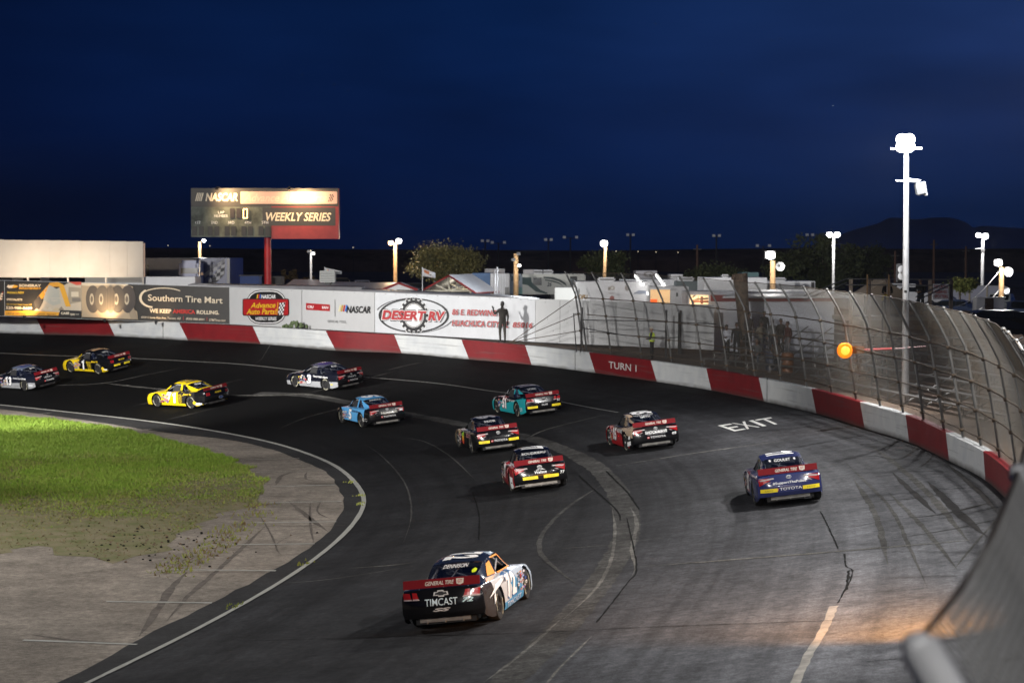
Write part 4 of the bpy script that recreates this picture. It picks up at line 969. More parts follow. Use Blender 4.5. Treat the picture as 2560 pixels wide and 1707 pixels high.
# --- sign wall behind the concrete wall
BT = [(-80, 146, 697, 787.5), (0, 144, 700, 790), (205, 142.5, 706, 797.5), (574, 139.5, 717.5, 810.5), (755, 134, 724, 821), (937, 129, 730.5, 831), (1338, 122.5, 747, 855), (1422, 121, 750, 859), (1785, 117, 762, 875)]
def btab(px, k): return interp([(r[0], r[k]) for r in BT], px)
def bmap(f=1, ox=0, oy=0):
    def g(x, y, off):
        px, py = ox + x / f, oy + y / f; Y = btab(px, 1); yt, yb = btab(px, 2), btab(px, 3)
        p = atY(px, yb, Y); q = atY(px, yt, Y); v = (yb - py) / (yb - yt); v = max(-.02, min(1.02, v))
        return V((p.x, Y - off, p.z + (q.z - p.z) * v))
    return g
def panel(t, name, x0, x1, m, d0=0.0, th=.05, e=0.0):
    mb = MB(); g = bmap(); K = sorted([x0, x1] + [r[0] for r in BT if x0 < r[0] < x1]); N = []
    for u, v in zip(K, K[1:]): k = max(1, int((v - u) / 50)); N += [u + (v - u) * i / k for i in range(k)]
    N.append(x1); n = len(N) - 1
    for i in range(n):
        a, b = N[i], N[i + 1]
        c = [g(a, btab(a, 3) - e, d0), g(b, btab(b, 3) - e, d0), g(b, btab(b, 2) + e, d0), g(a, btab(a, 2) + e, d0)]
        mb.add(c + [q + V((0, -th, 0)) for q in c], [(0, 1, 2, 3), (4, 5, 6, 7), (3, 2, 6, 7), (0, 1, 5, 4)] + ([(0, 4, 7, 3)] if i == 0 else []) + ([(1, 2, 6, 5)] if i == n - 1 else []), m)
    return t.part(mb, name)
M_VINYLK = mat('black_vinyl', (.022, .020, .018), .5, noise=.2, scale=2)
t = Thing('panel_wall', bmap()(1000, 835, 0), 'long white sheet metal wall carrying the advertising signs behind the track wall', 'wall')
panel(t, 'wall_panel', -80, 1785, M_WHITE, -.12, .06)
mb = MB(); g = bmap()
for px in (574, 664, 755, 846, 937, 1040, 1140, 1240, 1338, 1400, 1470, 1540, 1610, 1680, 1740): mb.box(g(px, (btab(px, 2) + btab(px, 3)) / 2, -.055), (.025, .012, 2.45), M_DULL)
t.part(mb, 'panel_seam')
mb = MB()
for k in range(46):
    px = random.uniform(1345, 1780); mb.ball(g(px, btab(px, 2) + random.choice((14, 52, 84)) + random.uniform(-6, 6), -.05), .022, .01, .022, glow('rivet_shine', (.8, .85, .9), .0) if False else M_CHROME, 4)
t.part(mb, 'rivet')
mb = MB()
for px in range(600, 1340, 26): mb.ball(g(px, btab(px, 2) + 3, .002), .02, .01, .02, M_DARK, 4)
t.part(mb, 'rivet')
def sign(name, x0, x1, label, m, art=None, f=1, ox=0, oy=0, cat='sign', group='advertising signs on the long wall'):
    t = Thing(name, bmap()((x0 + x1) / 2, btab((x0 + x1) / 2, 3), 0), label, cat, group); panel(t, 'panel', x0, x1, m, -.055, .03, .8)
    if art:
        A = Art(bmap(f, ox, oy), .004, .02); art(A); t.part(A.mb, 'artwork')
    return t
# excavator advertisement (frame: 4.055x view of 0,680)
def s1(A):
    K = BLK
    A.rect(50, 440, 828, 392, (.75, .36, .03)); A.text('NEW & USED SALES / PARTS / SERVICE / RENTALS', 68, 428, 570, 408, (.10, .05, .02), .1, .01, 14)
    A.poly([(828, 100), (720, 100), (560, 180), (470, 260), (400, 330), (350, 392), (828, 420)], (.55, .47, .36)); A.poly([(828, 100), (700, 100), (780, 135), (828, 128)], (.55, .08, .05))
    A.poly([(700, 150), (825, 160), (825, 300), (690, 330)], (.35, .30, .22)); A.rect(725, 250, 800, 200, (.62, .55, .42)); A.rect(735, 300, 820, 262, (.20, .18, .15))
    A.poly([(380, 260), (510, 110), (590, 100), (640, 130), (600, 150), (545, 150), (430, 275)], (.72, .33, .03)); A.poly([(590, 100), (650, 130), (720, 350), (670, 350), (610, 170)], (.75, .38, .03)); A.text('CASE', 455, 215, 520, 160, CRM, .5)
    A.poly([(345, 300), (400, 240), (440, 300), (400, 380), (360, 360)], (.06, .05, .045)); A.poly([(500, 130), (600, 180), (620, 320), (540, 340), (440, 280)], (.45, .44, .38)); A.text('YOUR JOB IS OUR', 520, 272, 620, 260, CRM); A.text('PRIORITY', 530, 296, 590, 282, CRM)
    for k in range(12): x = random.uniform(360, 620); A.poly([(x, 385), (x + 30, 340 + random.uniform(0, 30)), (x + 60, 380), (x + 40, 395)], random.choice([(.55, .45, .3), (.25, .2, .15), (.6, .52, .4)]))
    A.poly([(615, 385), (828, 392), (828, 455), (595, 445)], K); A.text('CASE', 622, 430, 706, 405, CRM, .0, .05); A.text('CNH', 716, 440, 762, 418, CRM, 0, .04); A.rect(770, 436, 805, 420, (.2, .18, .15))
    A.text('SONSRAY', 200, 150, 425, 122, CRM, 0, .04, 2); A.text('MACHINERY', 202, 174, 425, 155, (.72, .36, .03), 0, .03, 2); A.poly([(75, 150), (95, 125), (100, 135), (150, 130), (160, 142), (130, 165), (110, 160), (100, 165)], CRM); A.poly([(125, 162), (150, 130), (185, 138), (190, 150), (160, 160)], (.72, .36, .03))
    A.text("Arizona's NEW", 78, 216, 252, 192, (.7, .5, .04), .1, .01, 4); A.text('HEAVY EQUIPMENT', 78, 254, 305, 232, CRM, .1, .015, 4); A.text('SPECIALISTS', 74, 288, 232, 266, CRM, .1, .015, 3); A.text('1701 W Grant Road, Tucson, AZ', 70, 335, 328, 318, (.6, .42, .04), .05, 0, 5); A.text('520-900-8689', 68, 376, 332, 346, CRM, 0, .03, 6)
sign('advertising_sign', 12.3, 204, 'black and orange excavator advertisement sign with a phone number', M_VINYLK, s1, 4.055, 0, 680)
def s0(A): A.poly([(-120, 440), (-120, 210), (40, 200), (10, 290), (-20, 300)], (.3, .03, .02)); A.text('TRE', -60, 280, 36, 215, CRM, .3, .03)
sign('advertising_sign', -75, 11, 'dark sign with a red ended word, cut off by the left edge', M_VINYLK, s0, 4.055, 0, 680)
def s2(A):
    A.poly([(830, 130), (830, 455), (1400, 480), (1390, 400), (1330, 360), (1350, 150), (1300, 130)], (.42, .33, .22)); A.poly([(830, 108), (1300, 125), (1300, 150), (1220, 130), (900, 140), (830, 135)], (.62, .55, .42))
    for cx, rx, col in ((945, 72, (.10, .085, .07)), (1040, 75, (.14, .12, .095)), (1300, 80, (.06, .05, .045)), (1195, 74, (.08, .07, .06)), (1125, 46, (.17, .145, .115))):
        A.ell(cx, 275, rx, 140, col, 30)
        if cx != 1125: A.ell(cx - 12, 275, rx * .30, 58, (.40, .36, .28), 20); A.ell(cx - 12, 275, rx * .17, 32, (.13, .11, .09), 14)
        else:
            for k in range(5): A.rect(1092 + k * 15, 390, 1097 + k * 15, 150, (.09, .075, .06))
    A.poly([(1310, 420), (1360, 360), (1400, 480), (1330, 478)], (.30, .24, .17))
    A.ring(1560, 262, 145, 102, 26, CRM, 30, 95, 235, 16); A.ring(1660, 250, 235, 92, 9, CRM, 30, 190, 318, 9)
    A.text('Southern Tire Mart', 1505, 290, 2260, 226, CRM, 0, .012, 30)
    A.text('WE KEEP', 1520, 412, 1740, 370, CRM, 0, .035, 6); A.text('AMERICA', 1755, 418, 1982, 376, (.55, .03, .02), 0, .035, 6); A.text('ROLLING.', 1998, 425, 2225, 386, CRM, 0, .035, 6)
    A.text('4310 S Santa Rita Ave, Tucson, AZ', 1432, 470, 1838, 446, CRM, .15, .015, 14); A.text('(520) 888-6001', 1890, 487, 2075, 462, CRM, .15, .015, 8); A.text('STMTires.com', 2122, 497, 2288, 473, CRM, .15, .015, 4)
    A.rect(1860, 486, 1866, 448, (.3, .02, .02)); A.rect(2098, 494, 2104, 456, (.3, .02, .02))
sign('advertising_sign', 205, 573, 'wide black tyre shop sign with four truck tyres at its left end', M_VINYLK, s2, 4.055, 0, 680)
# round badge sign (frame: 2.613x view of 560,640)
def s3(A):
    cx, cyy = 275, 335
    A.rrect(145, 445, 410, 222, 90, BLK); A.rrect(150, 440, 405, 227, 86, WHT); A.rrect(156, 434, 399, 233, 80, BLK)
    A.rrect(122, 390, 426, 278, 12, BLK); A.rrect(127, 385, 421, 283, 10, (.40, .012, .015))
    for k, c in enumerate(((.7, .5, .02), (.5, .02, .02), (.03, .12, .5))): A.rect(214 + k * 9, 277, 221 + k * 9, 250, c, 4)
    A.text('NASCAR', 244, 278, 338, 252, WHT, .2, .03); A.text('Advance', 175, 340, 338, 304, (.75, .5, .02), .25, .02, -2); A.text('Auto Parts!', 148, 380, 345, 344, (.75, .5, .02), .25, .02); A.text('WEEKLY SERIES', 207, 420, 344, 398, WHT, .2, .015)
    A.rect(344, 384, 348, 302, (.75, .5, .02), 8); A.poly([(352, 384), (366, 306), (402, 302), (388, 384)], WHT); A.checker(352, 384, 388, 304, 4, 6, BLK, 13)
sign('advertising_sign', 574, 754, 'white sign with a black and red round badge and chequered flag', M_WHITE, s3, 2.613, 560, 640)
def s4(A):
    A.poly([(536, 307), (692, 317), (692, 360), (536, 351)], (.40, .015, .02)); A.text('CRAFTSMAN', 546, 340, 682, 322, WHT, 0, .03, 6); A.rect(724, 395, 727, 284, (.1, .1, .1))
    for k, c in enumerate(((.72, .66, .4), (.55, .35, .05), (.5, .03, .03), (.03, .14, .5))): A.rect(748 + k * 14, 362, 757 + k * 14, 320, c, 9)
    A.text('NASCAR', 800, 372, 958, 326, BLK, .2, .03, 2); A.text('OFFICIAL TOOL', 678, 434, 800, 418, (.1, .1, .1), 0, 0, 4)
sign('advertising_sign', 755.5, 936, 'pale sign with a small red box and a black wordmark beside it', M_WHITE, s4, 2.613, 560, 640)
def s5(A):
    cx, cyy = 1240, 388; K = (.02, .02, .022)
    A.ring(cx, cyy, 230, 112, 15, K, 60, 0, 360, 9); A.ring(cx + 4, cyy - 3, 262, 118, 8, K, 50, 20, 90, 3); A.ring(cx + 4, cyy + 3, 262, 118, 8, K, 50, 200, 270, 3)
    gear = []
    for k in range(18):
        a = 2 * math.pi * k / 18
        for da, rr_ in ((-.10, .86), (-.06, 1.0), (.06, 1.0), (.10, .86)): gear.append((cx + 96 * rr_ * math.cos(a + da), cyy + 118 * rr_ * math.sin(a + da)))
    A.poly([(cx + (x - cx) * 1.05, cyy + (y - cyy) * 1.04) for x, y in gear], WHT); A.poly(gear, K); A.ring(cx, cyy, 66, 80, 3, WHT, 40); A.ell(cx, cyy, 60, 73, WHT)
    for e, c in ((9, K), (4, WHT), (0, (.42, .03, .035))): A.text('DESERT RV', 1030 - e, 415 + e, 1448 + e, 352 - e, c, .2, .05, 10)
    for y0, y1, x0, x1, tx, dr in ((384, 345, 1490, 1848, '86 E. REDWING LN', 10), (456, 416, 1488, 1862, 'HUACHUCA CITY AZ', 12), (466, 430, 1885, 2014, '85016', 4)):
        A.text(tx, x0 + 2, y0 + 3, x1 + 4, y1 + 2, (.35, .33, .34), .2, .045, dr); A.text(tx, x0, y0, x1, y1, (.42, .035, .035), .2, .02, dr)
sign('advertising_banner', 937.5, 1338, 'white vinyl banner with a black gear emblem and red address lettering', mat('white_vinyl', (.60, .62, .65), .45, noise=.06, scale=1.2), s5, 2.613, 560, 640)
# cactus bush painted at its foot -> a real prickly pear growing there
t = Thing('prickly_pear', atY(738, 820, 133.2), 'low green prickly pear cactus at the foot of the white signs', 'cactus')
mb = MB()
for k in range(40):
    x = random.gauss(738, 13); z = random.uniform(0, 14) * max(.2, 1 - abs(x - 738) / 30); q = atY(x, 817 - z, 133.2 + random.uniform(-.2, .2)); mb.ball(q, .09, .04, .12, mat('cactus_green', (.10, .14, .06), .7, noise=.3, scale=5), 5)
t.part(mb, 'pad', None, True, None, 'stuff')
# clamp-on lamps shining up the signs and the board
def sign_lamp(px, py, Y, tgt, P, label, col=(1, .66, .33)):
    p = atY(px, py, Y); t = Thing('sign_lamp', p, label, 'lamp', 'lamps that light the signs'); mb = MB(); d = (V(tgt) - p).normalized()
    mb.tube([p - d * .16, p + d * .06], [.06, .12], M_DARK, 10); mb.tube([p - d * .1, p - d * .1 + V((0, .4, -.12))], .02, M_DARK, 5); t.part(mb, 'housing')
    mb = MB(); mb.tube([p + d * .061, p + d * .07], .10, M_LAMPW, 10); t.part(mb, 'bulb'); spot(p + d * .1, tgt, P, 120, col, .08, .9, t.r)
g = bmap()
for px, P in ((60, 420), (262, 460), (390, 120)):
    Y = btab(px, 1) - 1.3; p = g(px, btab(px, 3) - 1, 1.3); sign_lamp(px, btab(px, 3) + (0 if px < 300 else 1), Y, p + V((.2, 1.2, 1.2)), P, 'small dark lamp on the wall shining up the %s sign' % ('excavator' if px < 200 else 'tyre' if px < 300 else 'black end of the tyre'))

# --- big plain board on posts, upper left
Yb = 166
def plank(x0, x1, y0, y1, Y, th, m, mb): a = atY(x0, y1, Y); b = atY(x1, y0, Y); mb.box((a + b) / 2 + V((0, th / 2, 0)), (abs(b.x - a.x), th, abs(b.z - a.z)), m)
M_BOARD = mat('cream_board', (.66, .63, .58), .7, noise=.10, scale=.8, dirt=(.55, .51, .46))
t = Thing('billboard', atY(180, 695, Yb), 'long blank cream board raised on posts above the sign wall at left', 'billboard')
mb = MB(); xs = [-70, 10, 52, 125, 200, 275, 318, 358]
for a, b in zip(xs, xs[1:]): q0 = atY(a + .5, 693.5, Yb); q1 = atY(b - .5, 600 + a * .012, Yb); mb.box((q0 + q1) / 2, (q1.x - q0.x, .08, q1.z - q0.z), M_BOARD)
t.part(mb, 'board')
for px in (-30, 70, 170, 265, 358): mb = MB(); q = atY(px, 690, Yb + .15); mb.box((q.x, q.y, (q.z + 2.3) / 2), (.14, .14, q.z - 2.3 + .3), M_BOARD); t.part(mb, 'post')
mb = MB(); q = atY(361, 650, Yb + .1); mb.box(q, (.12, .2, 2.7), mat('pinkish_end', (.45, .33, .27), .7)); t.part(mb, 'end_post')
for px in (30, 150, 250): sign_lamp(px, 712, Yb - 4.2, atY(px, 640, Yb), 820, 'lamp below the blank cream board, shining up its %s' % {30: 'left end', 150: 'middle', 250: 'right part'}[px], (1, .80, .58))

# --- scoreboard
Ys = 165
def smap(x, y, off): q = atY(460 + x / 5.6, 450 + y / 5.6, Ys); q.y -= off; return q
t = Thing('scoreboard', V((atY(669, 700, Ys).x, Ys, 2.3)), 'lap scoreboard on a thick red post, lit by warm lamps along its top', 'scoreboard')
mb = MB(); a = smap(100, 800, 0); b = smap(1222, 115, 0); mb.box((a + b) / 2 + V((0, .45, 0)), (b.x - a.x, .9, b.z - a.z), M_DARK); a = smap(1222, 825, 0); b = smap(2165, 120, 0); mb.box((a + b) / 2 + V((0, .45, 0)), (b.x - a.x, .9, b.z - a.z), mat('scoreboard_red', (.24, .022, .025), .6, noise=.15, scale=1.5)); t.part(mb, 'cabinet')
mb = MB(); q = atY(669, 598, Ys + .45); mb.tube([(q.x, q.y, 2.2), (q.x, q.y, q.z + .1)], [.30, .26], M_RUST, 18); mb.tube([(q.x, q.y, 3.2), (q.x, q.y, 3.3)], .34, M_DARK, 18); t.part(mb, 'post', None, 40)
A = Art(smap, .003, .006); DKG = mat('weathered_green_panel', (.05, .06, .05), .7, noise=.5, scale=.9, dirt=(.16, .18, .15))
A.rect(100, 372, 2160, 118, (.030, .026, .022)); A.rect(100, 800, 1222, 378, DKG); A.rect(1100, 640, 2120, 385, (.032, .028, .024))
A.rrect(790, 335, 2145, 162, 14, (.62, .40, .32)); A.text('Advance Auto Parts', 835, 305, 1995, 195, (.66, .52, .40), .3, .02)
A.checker(2018, 305, 2080, 200, 4, 5, BLK, 25)
for k in range(4): A.rect(155 + k * 24, 297, 170 + k * 24 + 5 * (k == 3), 182, CRM, 30)
A.text('NASCAR', 300, 300, 752, 182, CRM, .22, .035); A.text('WEEKLY SERIES', 1148, 575, 2060, 455, CRM, .25, .02, 4); A.text('LAP', 480, 472, 565, 436, WHT); A.text('NUMBER', 426, 524, 616, 486, WHT)
for tx, x in (('1ST', 160), ('2ND', 380), ('3RD', 615), ('4TH', 850), ('5TH', 1090)): A.text(tx, x, 616, x + 76 + 14 * (x > 200), 578, WHT); [A.rect(x - 45 + dx, 778, x + 25 + dx, 648, (.012, .010, .008)) for dx in (0, 92)]
A.rect(645, 535, 712, 398, (.016, .009, .008)); A.rect(735, 535, 802, 398, (.016, .009, .008)); A.rect(825, 545, 900, 398, (.012, .010, .008))
t.part(A.mb, 'artwork')
mb = MB(); M_DOT = glow('score_bulb', (1, .62, .25), 5)
for k in range(4): mb.ball(smap(838 + k * 17, 408, .2),   .045, .03, .045, M_DOT, 4); mb.ball(smap(838 + k * 17, 535, .2),   .045, .03, .045, M_DOT, 4)
for k in range(7): mb.ball(smap(836, 424 + k * 16, .2),   .045, .03, .045, M_DOT, 4); mb.ball(smap(890, 424 + k * 16, .2),   .045, .03, .045, M_DOT, 4)
t.part(mb, 'lit_digit')
for x in (500, 1500):
    mb = MB(); q = smap(x, 125, 1.7); mb.tube([q + V((0, 1.7, .1)), q + V((0, .1, .12))], .025, M_DARK, 5); mb.tube([q + V((0, -.06, .06)), q + V((0, .05, -.05))], [.07, .13], M_DARK, 10); f_ = t.part(mb, 'lamp_arm'); mb = MB(); mb.ball(q + V((0, .04, -.05)), .09, .09, .09, M_LAMPW, 6); t.part(mb, 'bulb')
    spot(q + V((.25 if x < 900 else .9, .0, -.12)), smap(x + (300 if x < 900 else 200), 330, 0), 1250, 150, (1, .66, .33), .08, .9, t.r)

# --- yard lamp posts
def lamp_post(px, ytop, Y, label, wood=True, heads=(), r=.13, base_dx=0, zb=None, P=1000, extra=None, group='lit lamp posts behind the track'):
    top = atY(px, ytop, Y); zb = zb if zb is not None else 2.25; bx_ = atY(px + base_dx, ytop, Y).x
    t = Thing('lamp_post', V((bx_, Y, zb)), label, 'lamp post', group); mb = MB(); mb.tube([(bx_, Y, zb - .2), (top.x, Y, top.z)], [r * 1.15, r], M_WOOD if wood else M_STEEL, 10); t.part(mb, 'pole', None, 60)
    for hx, hy, col, rad in heads:
        q = atY(hx, hy, Y - .5); mb = MB(); mb.tube([(top.x, Y, max(min(top.z - .1, q.z), top.z - 1.5)), q + V((0, .15, .05))], .03, M_DARK, 5); mb.box(q + V((0, .12, .02)), (rad * 1.6, .22, rad * 1.2), M_DARK, None, .03); t.part(mb, 'lamp_housing')
        if col: mb = MB(); mb.ball(q + V((0, -.02, 0)), rad * .72, .10, rad * .62, M_LAMP if col == 1 else M_LAMPW if col == 2 else glow('lamp_dim', (1, .97, .9), 3), 8); t.part(mb, 'bulb', None, True); bulb(q + V((0, -.9, -.1)), P * (1 if col != 3 else .15), (1, .97, .93) if col != 2 else (1, .6, .25), .1, t.r)
    if extra: extra(t, top)
    return t
lamp_post(499, 604, 200, 'short wooden lamp post under the left end of the scoreboard', True, [(510, 602, 1, .22)], .16)
lamp_post(777, 626, 190, 'thin grey lamp post right of the scoreboard post with a small square lamp', False, [(783, 634, 3, .22), (772, 629, None, .2)], .10)
lamp_post(988, 606, 185, 'wooden lamp post with one orange and one white lamp', True, [(977, 608, 2, .30), (997, 603, 1, .34)], .17)
lamp_post(1290, 634, 160, 'wooden post with a small square lit lamp left of the striped motorhome', True, [(1298, 664, 3, .2), (1283, 650, None, .2), (1296, 635, None, .2)], .19)
lamp_post(1514, 614, 185, 'tilted wooden lamp post behind the white trailers', True, [(1510, 609, 1, .42)], .15, -7)
def horn(t, top): mb = MB(); mb.lathe([(.04, .0), (.08, -.2), (.28, -.42)], M_STEEL, 14, 'y', top + V((.42, .1, -.35))); t.part(mb, 'loudspeaker', None, 40)
lamp_post(1932, 652, 128, 'stout wooden lamp post by the snack stand with a horn loudspeaker', True, [(1926, 638, 1, .40)], .17, 0, 5.9, 500, horn)
lamp_post(2084, 594, 190, 'slim white lamp post with two lamps before the dark trees', False, [(2074, 587, 1, .36), (2093, 587, 1, .36)], .12)
def brk(t, top): mb = MB(); mb.box(top + V((-.35, 0, -1.0)), (.7, .12, .08), M_STEEL); mb.box(top + V((0, 0, -1.2)), (.3, .3, .35), M_DARK); t.part(mb, 'bracket')
lamp_post(2457, 594, 190, 'slim white lamp post with two lamps above the white fence at right', False, [(2446, 588, 1, .32), (2463, 591, 1, .40)], .14, -1, None, 700, brk)
def dish(t, top):
    mb = MB(); c = top + V((.42, -.1, -.30)); mb.lathe([(.0, .18), (.18, .14), (.33, .0), (.31, -.02)], M_ROOFW, 18, 'y', c); c2 = top + V((.30, -.1, -1.5)); mb.lathe([(.0, .1), (.15, .06), (.22, -.02)], M_ROOFW, 16, 'y', c2); t.part(mb, 'reflector_dish', None, True)
    mb = MB(); mb.box(top + V((.1, -.22, -3.5)), (.42, .05, .6), M_DULL); t.part(mb, 'notice_plate')
tw = lamp_post(2504, 668, 135, 'wooden lamp post with a round white dish, tied by pale wires, at the right edge', True, [(2496, 657, 1, .34)], .17, 0, 3.9, 900, dish)
for k, (zy, ex) in enumerate(((668, 2300), (715, 2330))):
    q0 = atY(2498, zy + 10, 135); q1 = atY(ex, 755, 105); pts = [q0.lerp(q1, i / 12) + V((0, 0, -1.1 * math.sin(math.pi * i / 12))) for i in range(13)]
    mb = MB(); mb.tube(pts, .022, mat('pale_wire', (.5, .5, .48), .6), 5); o = mb.build('overhead_wire'); tag(o, ('upper' if k == 0 else 'lower') + ' pale wire hanging from the wooden post with the white dish', 'wire')
# far unlit floodlight poles and power poles
for i, (px, yt, yb_, lab) in enumerate(((1213, 603, 680, 'leftmost of the far unlit stadium light poles, beyond the spreading tree'), (1246, 607, 680, 'far unlit light pole with two spread heads right of the spreading tree'), (1371, 600, 680, 'far unlit light pole above the motorhome'), (1426, 594, 680, 'far unlit light pole with two heads left of the tilted wooden lamp post'), (1576, 588, 690, 'tallest of the far unlit light poles, right of the tilted wooden lamp post'), (1791, 590, 690, 'far unlit light pole between the power pole and the stout wooden lamp post'), (1908, 615, 690, 'far unlit light pole just left of the stout wooden lamp post'), (2024, 588, 690, 'far unlit light pole over the dark trees'))):
    Y = 300; q = atY(px, yt, Y); t = Thing('stadium_light', V((q.x, Y, 2)), lab, 'light pole', 'far unlit stadium lights'); mb = MB(); mb.tube([(q.x, Y, 2), (q.x, Y, q.z)], [.16, .10], M_DARK, 6); t.part(mb, 'pole')
    mb = MB(); w2 = .5 if i not in (1, 3, 6) else 1.1
    for sx in (-1, 1): mb.box(q + V((sx * w2 * .8, -.2, .05)), (.42, .3, .36), M_STEEL)
    mb.tube([q + V((-w2, 0, -.1)), q + V((w2, 0, -.1))], .05, M_DARK, 5); t.part(mb, 'lamp_head')
for px, yt, lab in ((1743, 612, 'bare brown utility pole rising behind the white trailers'), (2335, 600, 'tall dark utility pole behind the spotter deck'), (2415, 616, 'dark utility pole with a small lamp, right of the tall dark one'), (2238, 628, 'dark utility pole left of the big white light pole')):
    Y = 230; q = atY(px, yt, Y); t = Thing('utility_pole', V((q.x, Y, 2)), lab, 'pole', 'dark utility poles'); mb = MB(); mb.tube([(q.x, Y, 2), (q.x, Y, q.z)], [.17, .11], mat('dark_pole', (.10, .055, .04), .9), 7); t.part(mb, 'pole'); mb = MB(); mb.box(q + V((0, 0, -.5)), (.9, .1, .1), M_DARK); t.part(mb, 'crossarm')
# --- floodlight poles by the track
def flood_pole(base, top, label, beams, hs=4, off=False, face=V((-.35, -1, -.25))):
    t = Thing('floodlight_pole', base, label, 'floodlight pole', 'track floodlights'); mb = MB(); mb.tube([base - V((0, 0, .3)), base.lerp(top, .5), top], [.15, .125, .095], M_STEEL, 14); t.part(mb, 'pole', None, 60)
    f = face.normalized(); sx = V((f.y, -f.x, 0)).normalized()
    mb = MB(); mb.tube([top - sx * .6, top + sx * .6], .05, M_STEEL, 8); mb.tube([top + V((0, 0, -.3)), top + V((0, 0, .55))], .05, M_STEEL, 8); t.part(mb, 'cross_bar')
    rot = f.to_track_quat('-Y', 'Z').to_matrix()
    for k in range(hs):
        c = top + sx * (.15 if k % 2 else -.15) + V((0, 0, .12 + .28 * (k // 2))) + f * .14
        mb = MB(); mb.box(c, (.28, .22, .26), M_DULL, rot, .04); h = t.part(mb, 'lamp_head'); mb = MB(); mb.tube([c + f * .10, c + f * .135], .20, M_LAMP, 16); mb.ball(c + f * .10, .22, .22, .22, M_LAMP, 8); t.part(mb, 'lamp_glass', None, True)
    for tgt, P, cone in beams: spot(top + V((0, -.2, .45)) + f * .75, tgt, P, cone, (1, .965, .92), 1.0 if 'infield' in label else .3, .5, t.r)
    return t
pA = V((15.35, 81, 2.9)); tA = atY(2266, 372, 81)
t = flood_pole(pA, tA, 'tall white floodlight pole with a blazing lamp cluster above the catch fence', [((1, 78, 0), 9500, 125)]); bulb(tA + V((-.2, -.9, .3)), 3200, (.93, .96, 1), .25, t.r)
h2 = MB(); q = atY(2262, 455, 81); h2.tube([q + V((-.35, 0, .05)), q + V((.55, 0, 0))], .035, M_STEEL, 6); h2.tube([q + V((.1, 0, .12)), q + V((.62, 0, .06))], .03, M_STEEL, 6); t.part(h2, 'bracket')
h2 = MB(); rot = Matrix.Rotation(R(-12), 3, 'Y'); c = atY(2301, 472, 81); h2.box(c, (.36, .5, .50), M_DULL, rot, .05); h2.box(c + V((.16, -.05, 0)), (.06, .55, .56), M_STEEL, rot, .02); t.part(h2, 'unlit_lamp')
h2 = MB(); q = atY(2264, 729, 80.8); h2.box(q, (.10, .06, .10), M_DARK); t.part(h2, 'pole_box')
flood_pole(V((15.9, 58, 3.0)), V((15.9, 58, 13.8)), 'tall floodlight pole just outside the right edge of the photo', [((3, 58, 0), 12000, 120)])
flood_pole(V((12.8, 40, 3.0)), V((12.8, 40, 13.8)), 'floodlight pole by the front straight, nearest to the viewer on the right', [((3, 42, 0), 14000, 120)])
flood_pole(V((-37, 92, 0)), V((-37, 92, 13)), 'floodlight pole in the infield, outside the left edge of the photo', [((-21, 130, 3), 92000, 72), ((-22, 100, 0), 21000, 62)], 4, True, V((.5, .8, -.3)))
flood_pole(V((-12, -8, 4)), V((-12, -8, 18)), 'floodlight pole over the grandstand behind the viewer', [((2, 75, 1), 24000, 42), ((4, 122, 4.5), 200000, 17)], 4, True, V((.15, 1, -.2)))
flood_pole(V((-27, 62, 0)), V((-27, 62, 13)), 'floodlight pole in the infield nearer the viewer, outside the left edge of the photo', [((0, 119, 3), 24000, 60), ((-12, 62, 0), 16000, 100)], 4, True, V((.5, .8, -.3)))
flood_pole(V((6, -9, 4)), V((6, -9, 15)), 'unseen floodlight pole added behind the viewer on the right to light the near fence', [((2.2, 12, 6.5), 6500, 45)], 2, True, V((-.15, 1, -.35)))  # unseen pole, added to light the near side of the fence mesh
# --- amber caution lamp on its red arm
q = atY(2112, 876, 80.5); t = Thing('caution_light', V((15.2, 81, 6.0)), 'amber caution lamp glowing at the end of a thin red arm from the floodlight pole', 'caution lamp'); a = atY(2142, 876, 80.5); b = atY(2235, 872, 80.9); b2 = V((15.3, 80.9, b.z))
mb = MB(); mb.tube([a, b], .055, mat('arm_red', (.36, .02, .02), .5), 8); mb.tube([b, b2 + V((.8, 0, .1))], .025, mat('arm_pink', (.45, .25, .25), .5), 6); t.part(mb, 'arm')
mb = MB(); mb.box((q + a) / 2 + V((.15, .05, .02)), (.75, .22, .28), mat('amber_case', (.35, .12, .02), .5), None, .03); t.part(mb, 'lamp_housing'); mb = MB(); mb.tube([q + V((0, -.02, 0)), q + V((0, -.10, 0))], [.31, .26], glow('amber_halo_lens', (1, .25, .01), 1.0), 20); t.part(mb, 'lens'); mb = MB(); mb.ball(q + V((0, -.14, 0)), .17, .10, .17, glow('lamp_amber', (1, .35, .035), 2.4), 10); t.part(mb, 'bulb', None, True); bulb(q + V((-.1, -.05, .0)), 130, (1, .42, .04), .22, t.r)  # wide glowing lens disc stands in for the lamp's orange halo
t = Thing('caution_light', V((9.5, 35, 3.2)), 'second amber caution lamp on the fence, outside the right edge of the photo', 'caution lamp'); mb = MB(); mb.tube([(9.5, 35, 4.5), (9.15, 35, 4.6)], .05, M_RUST, 8); t.part(mb, 'arm'); mb = MB(); mb.ball((9.1, 35, 4.6), .16, .16, .16, glow('lamp_amber', (1, .35, .035), 2.4), 8); t.part(mb, 'bulb'); spot((8.9, 35.1, 4.6), hit(2110, 1540)[0], 6500, 62, (1, .40, .06), .15, .8, t.r)

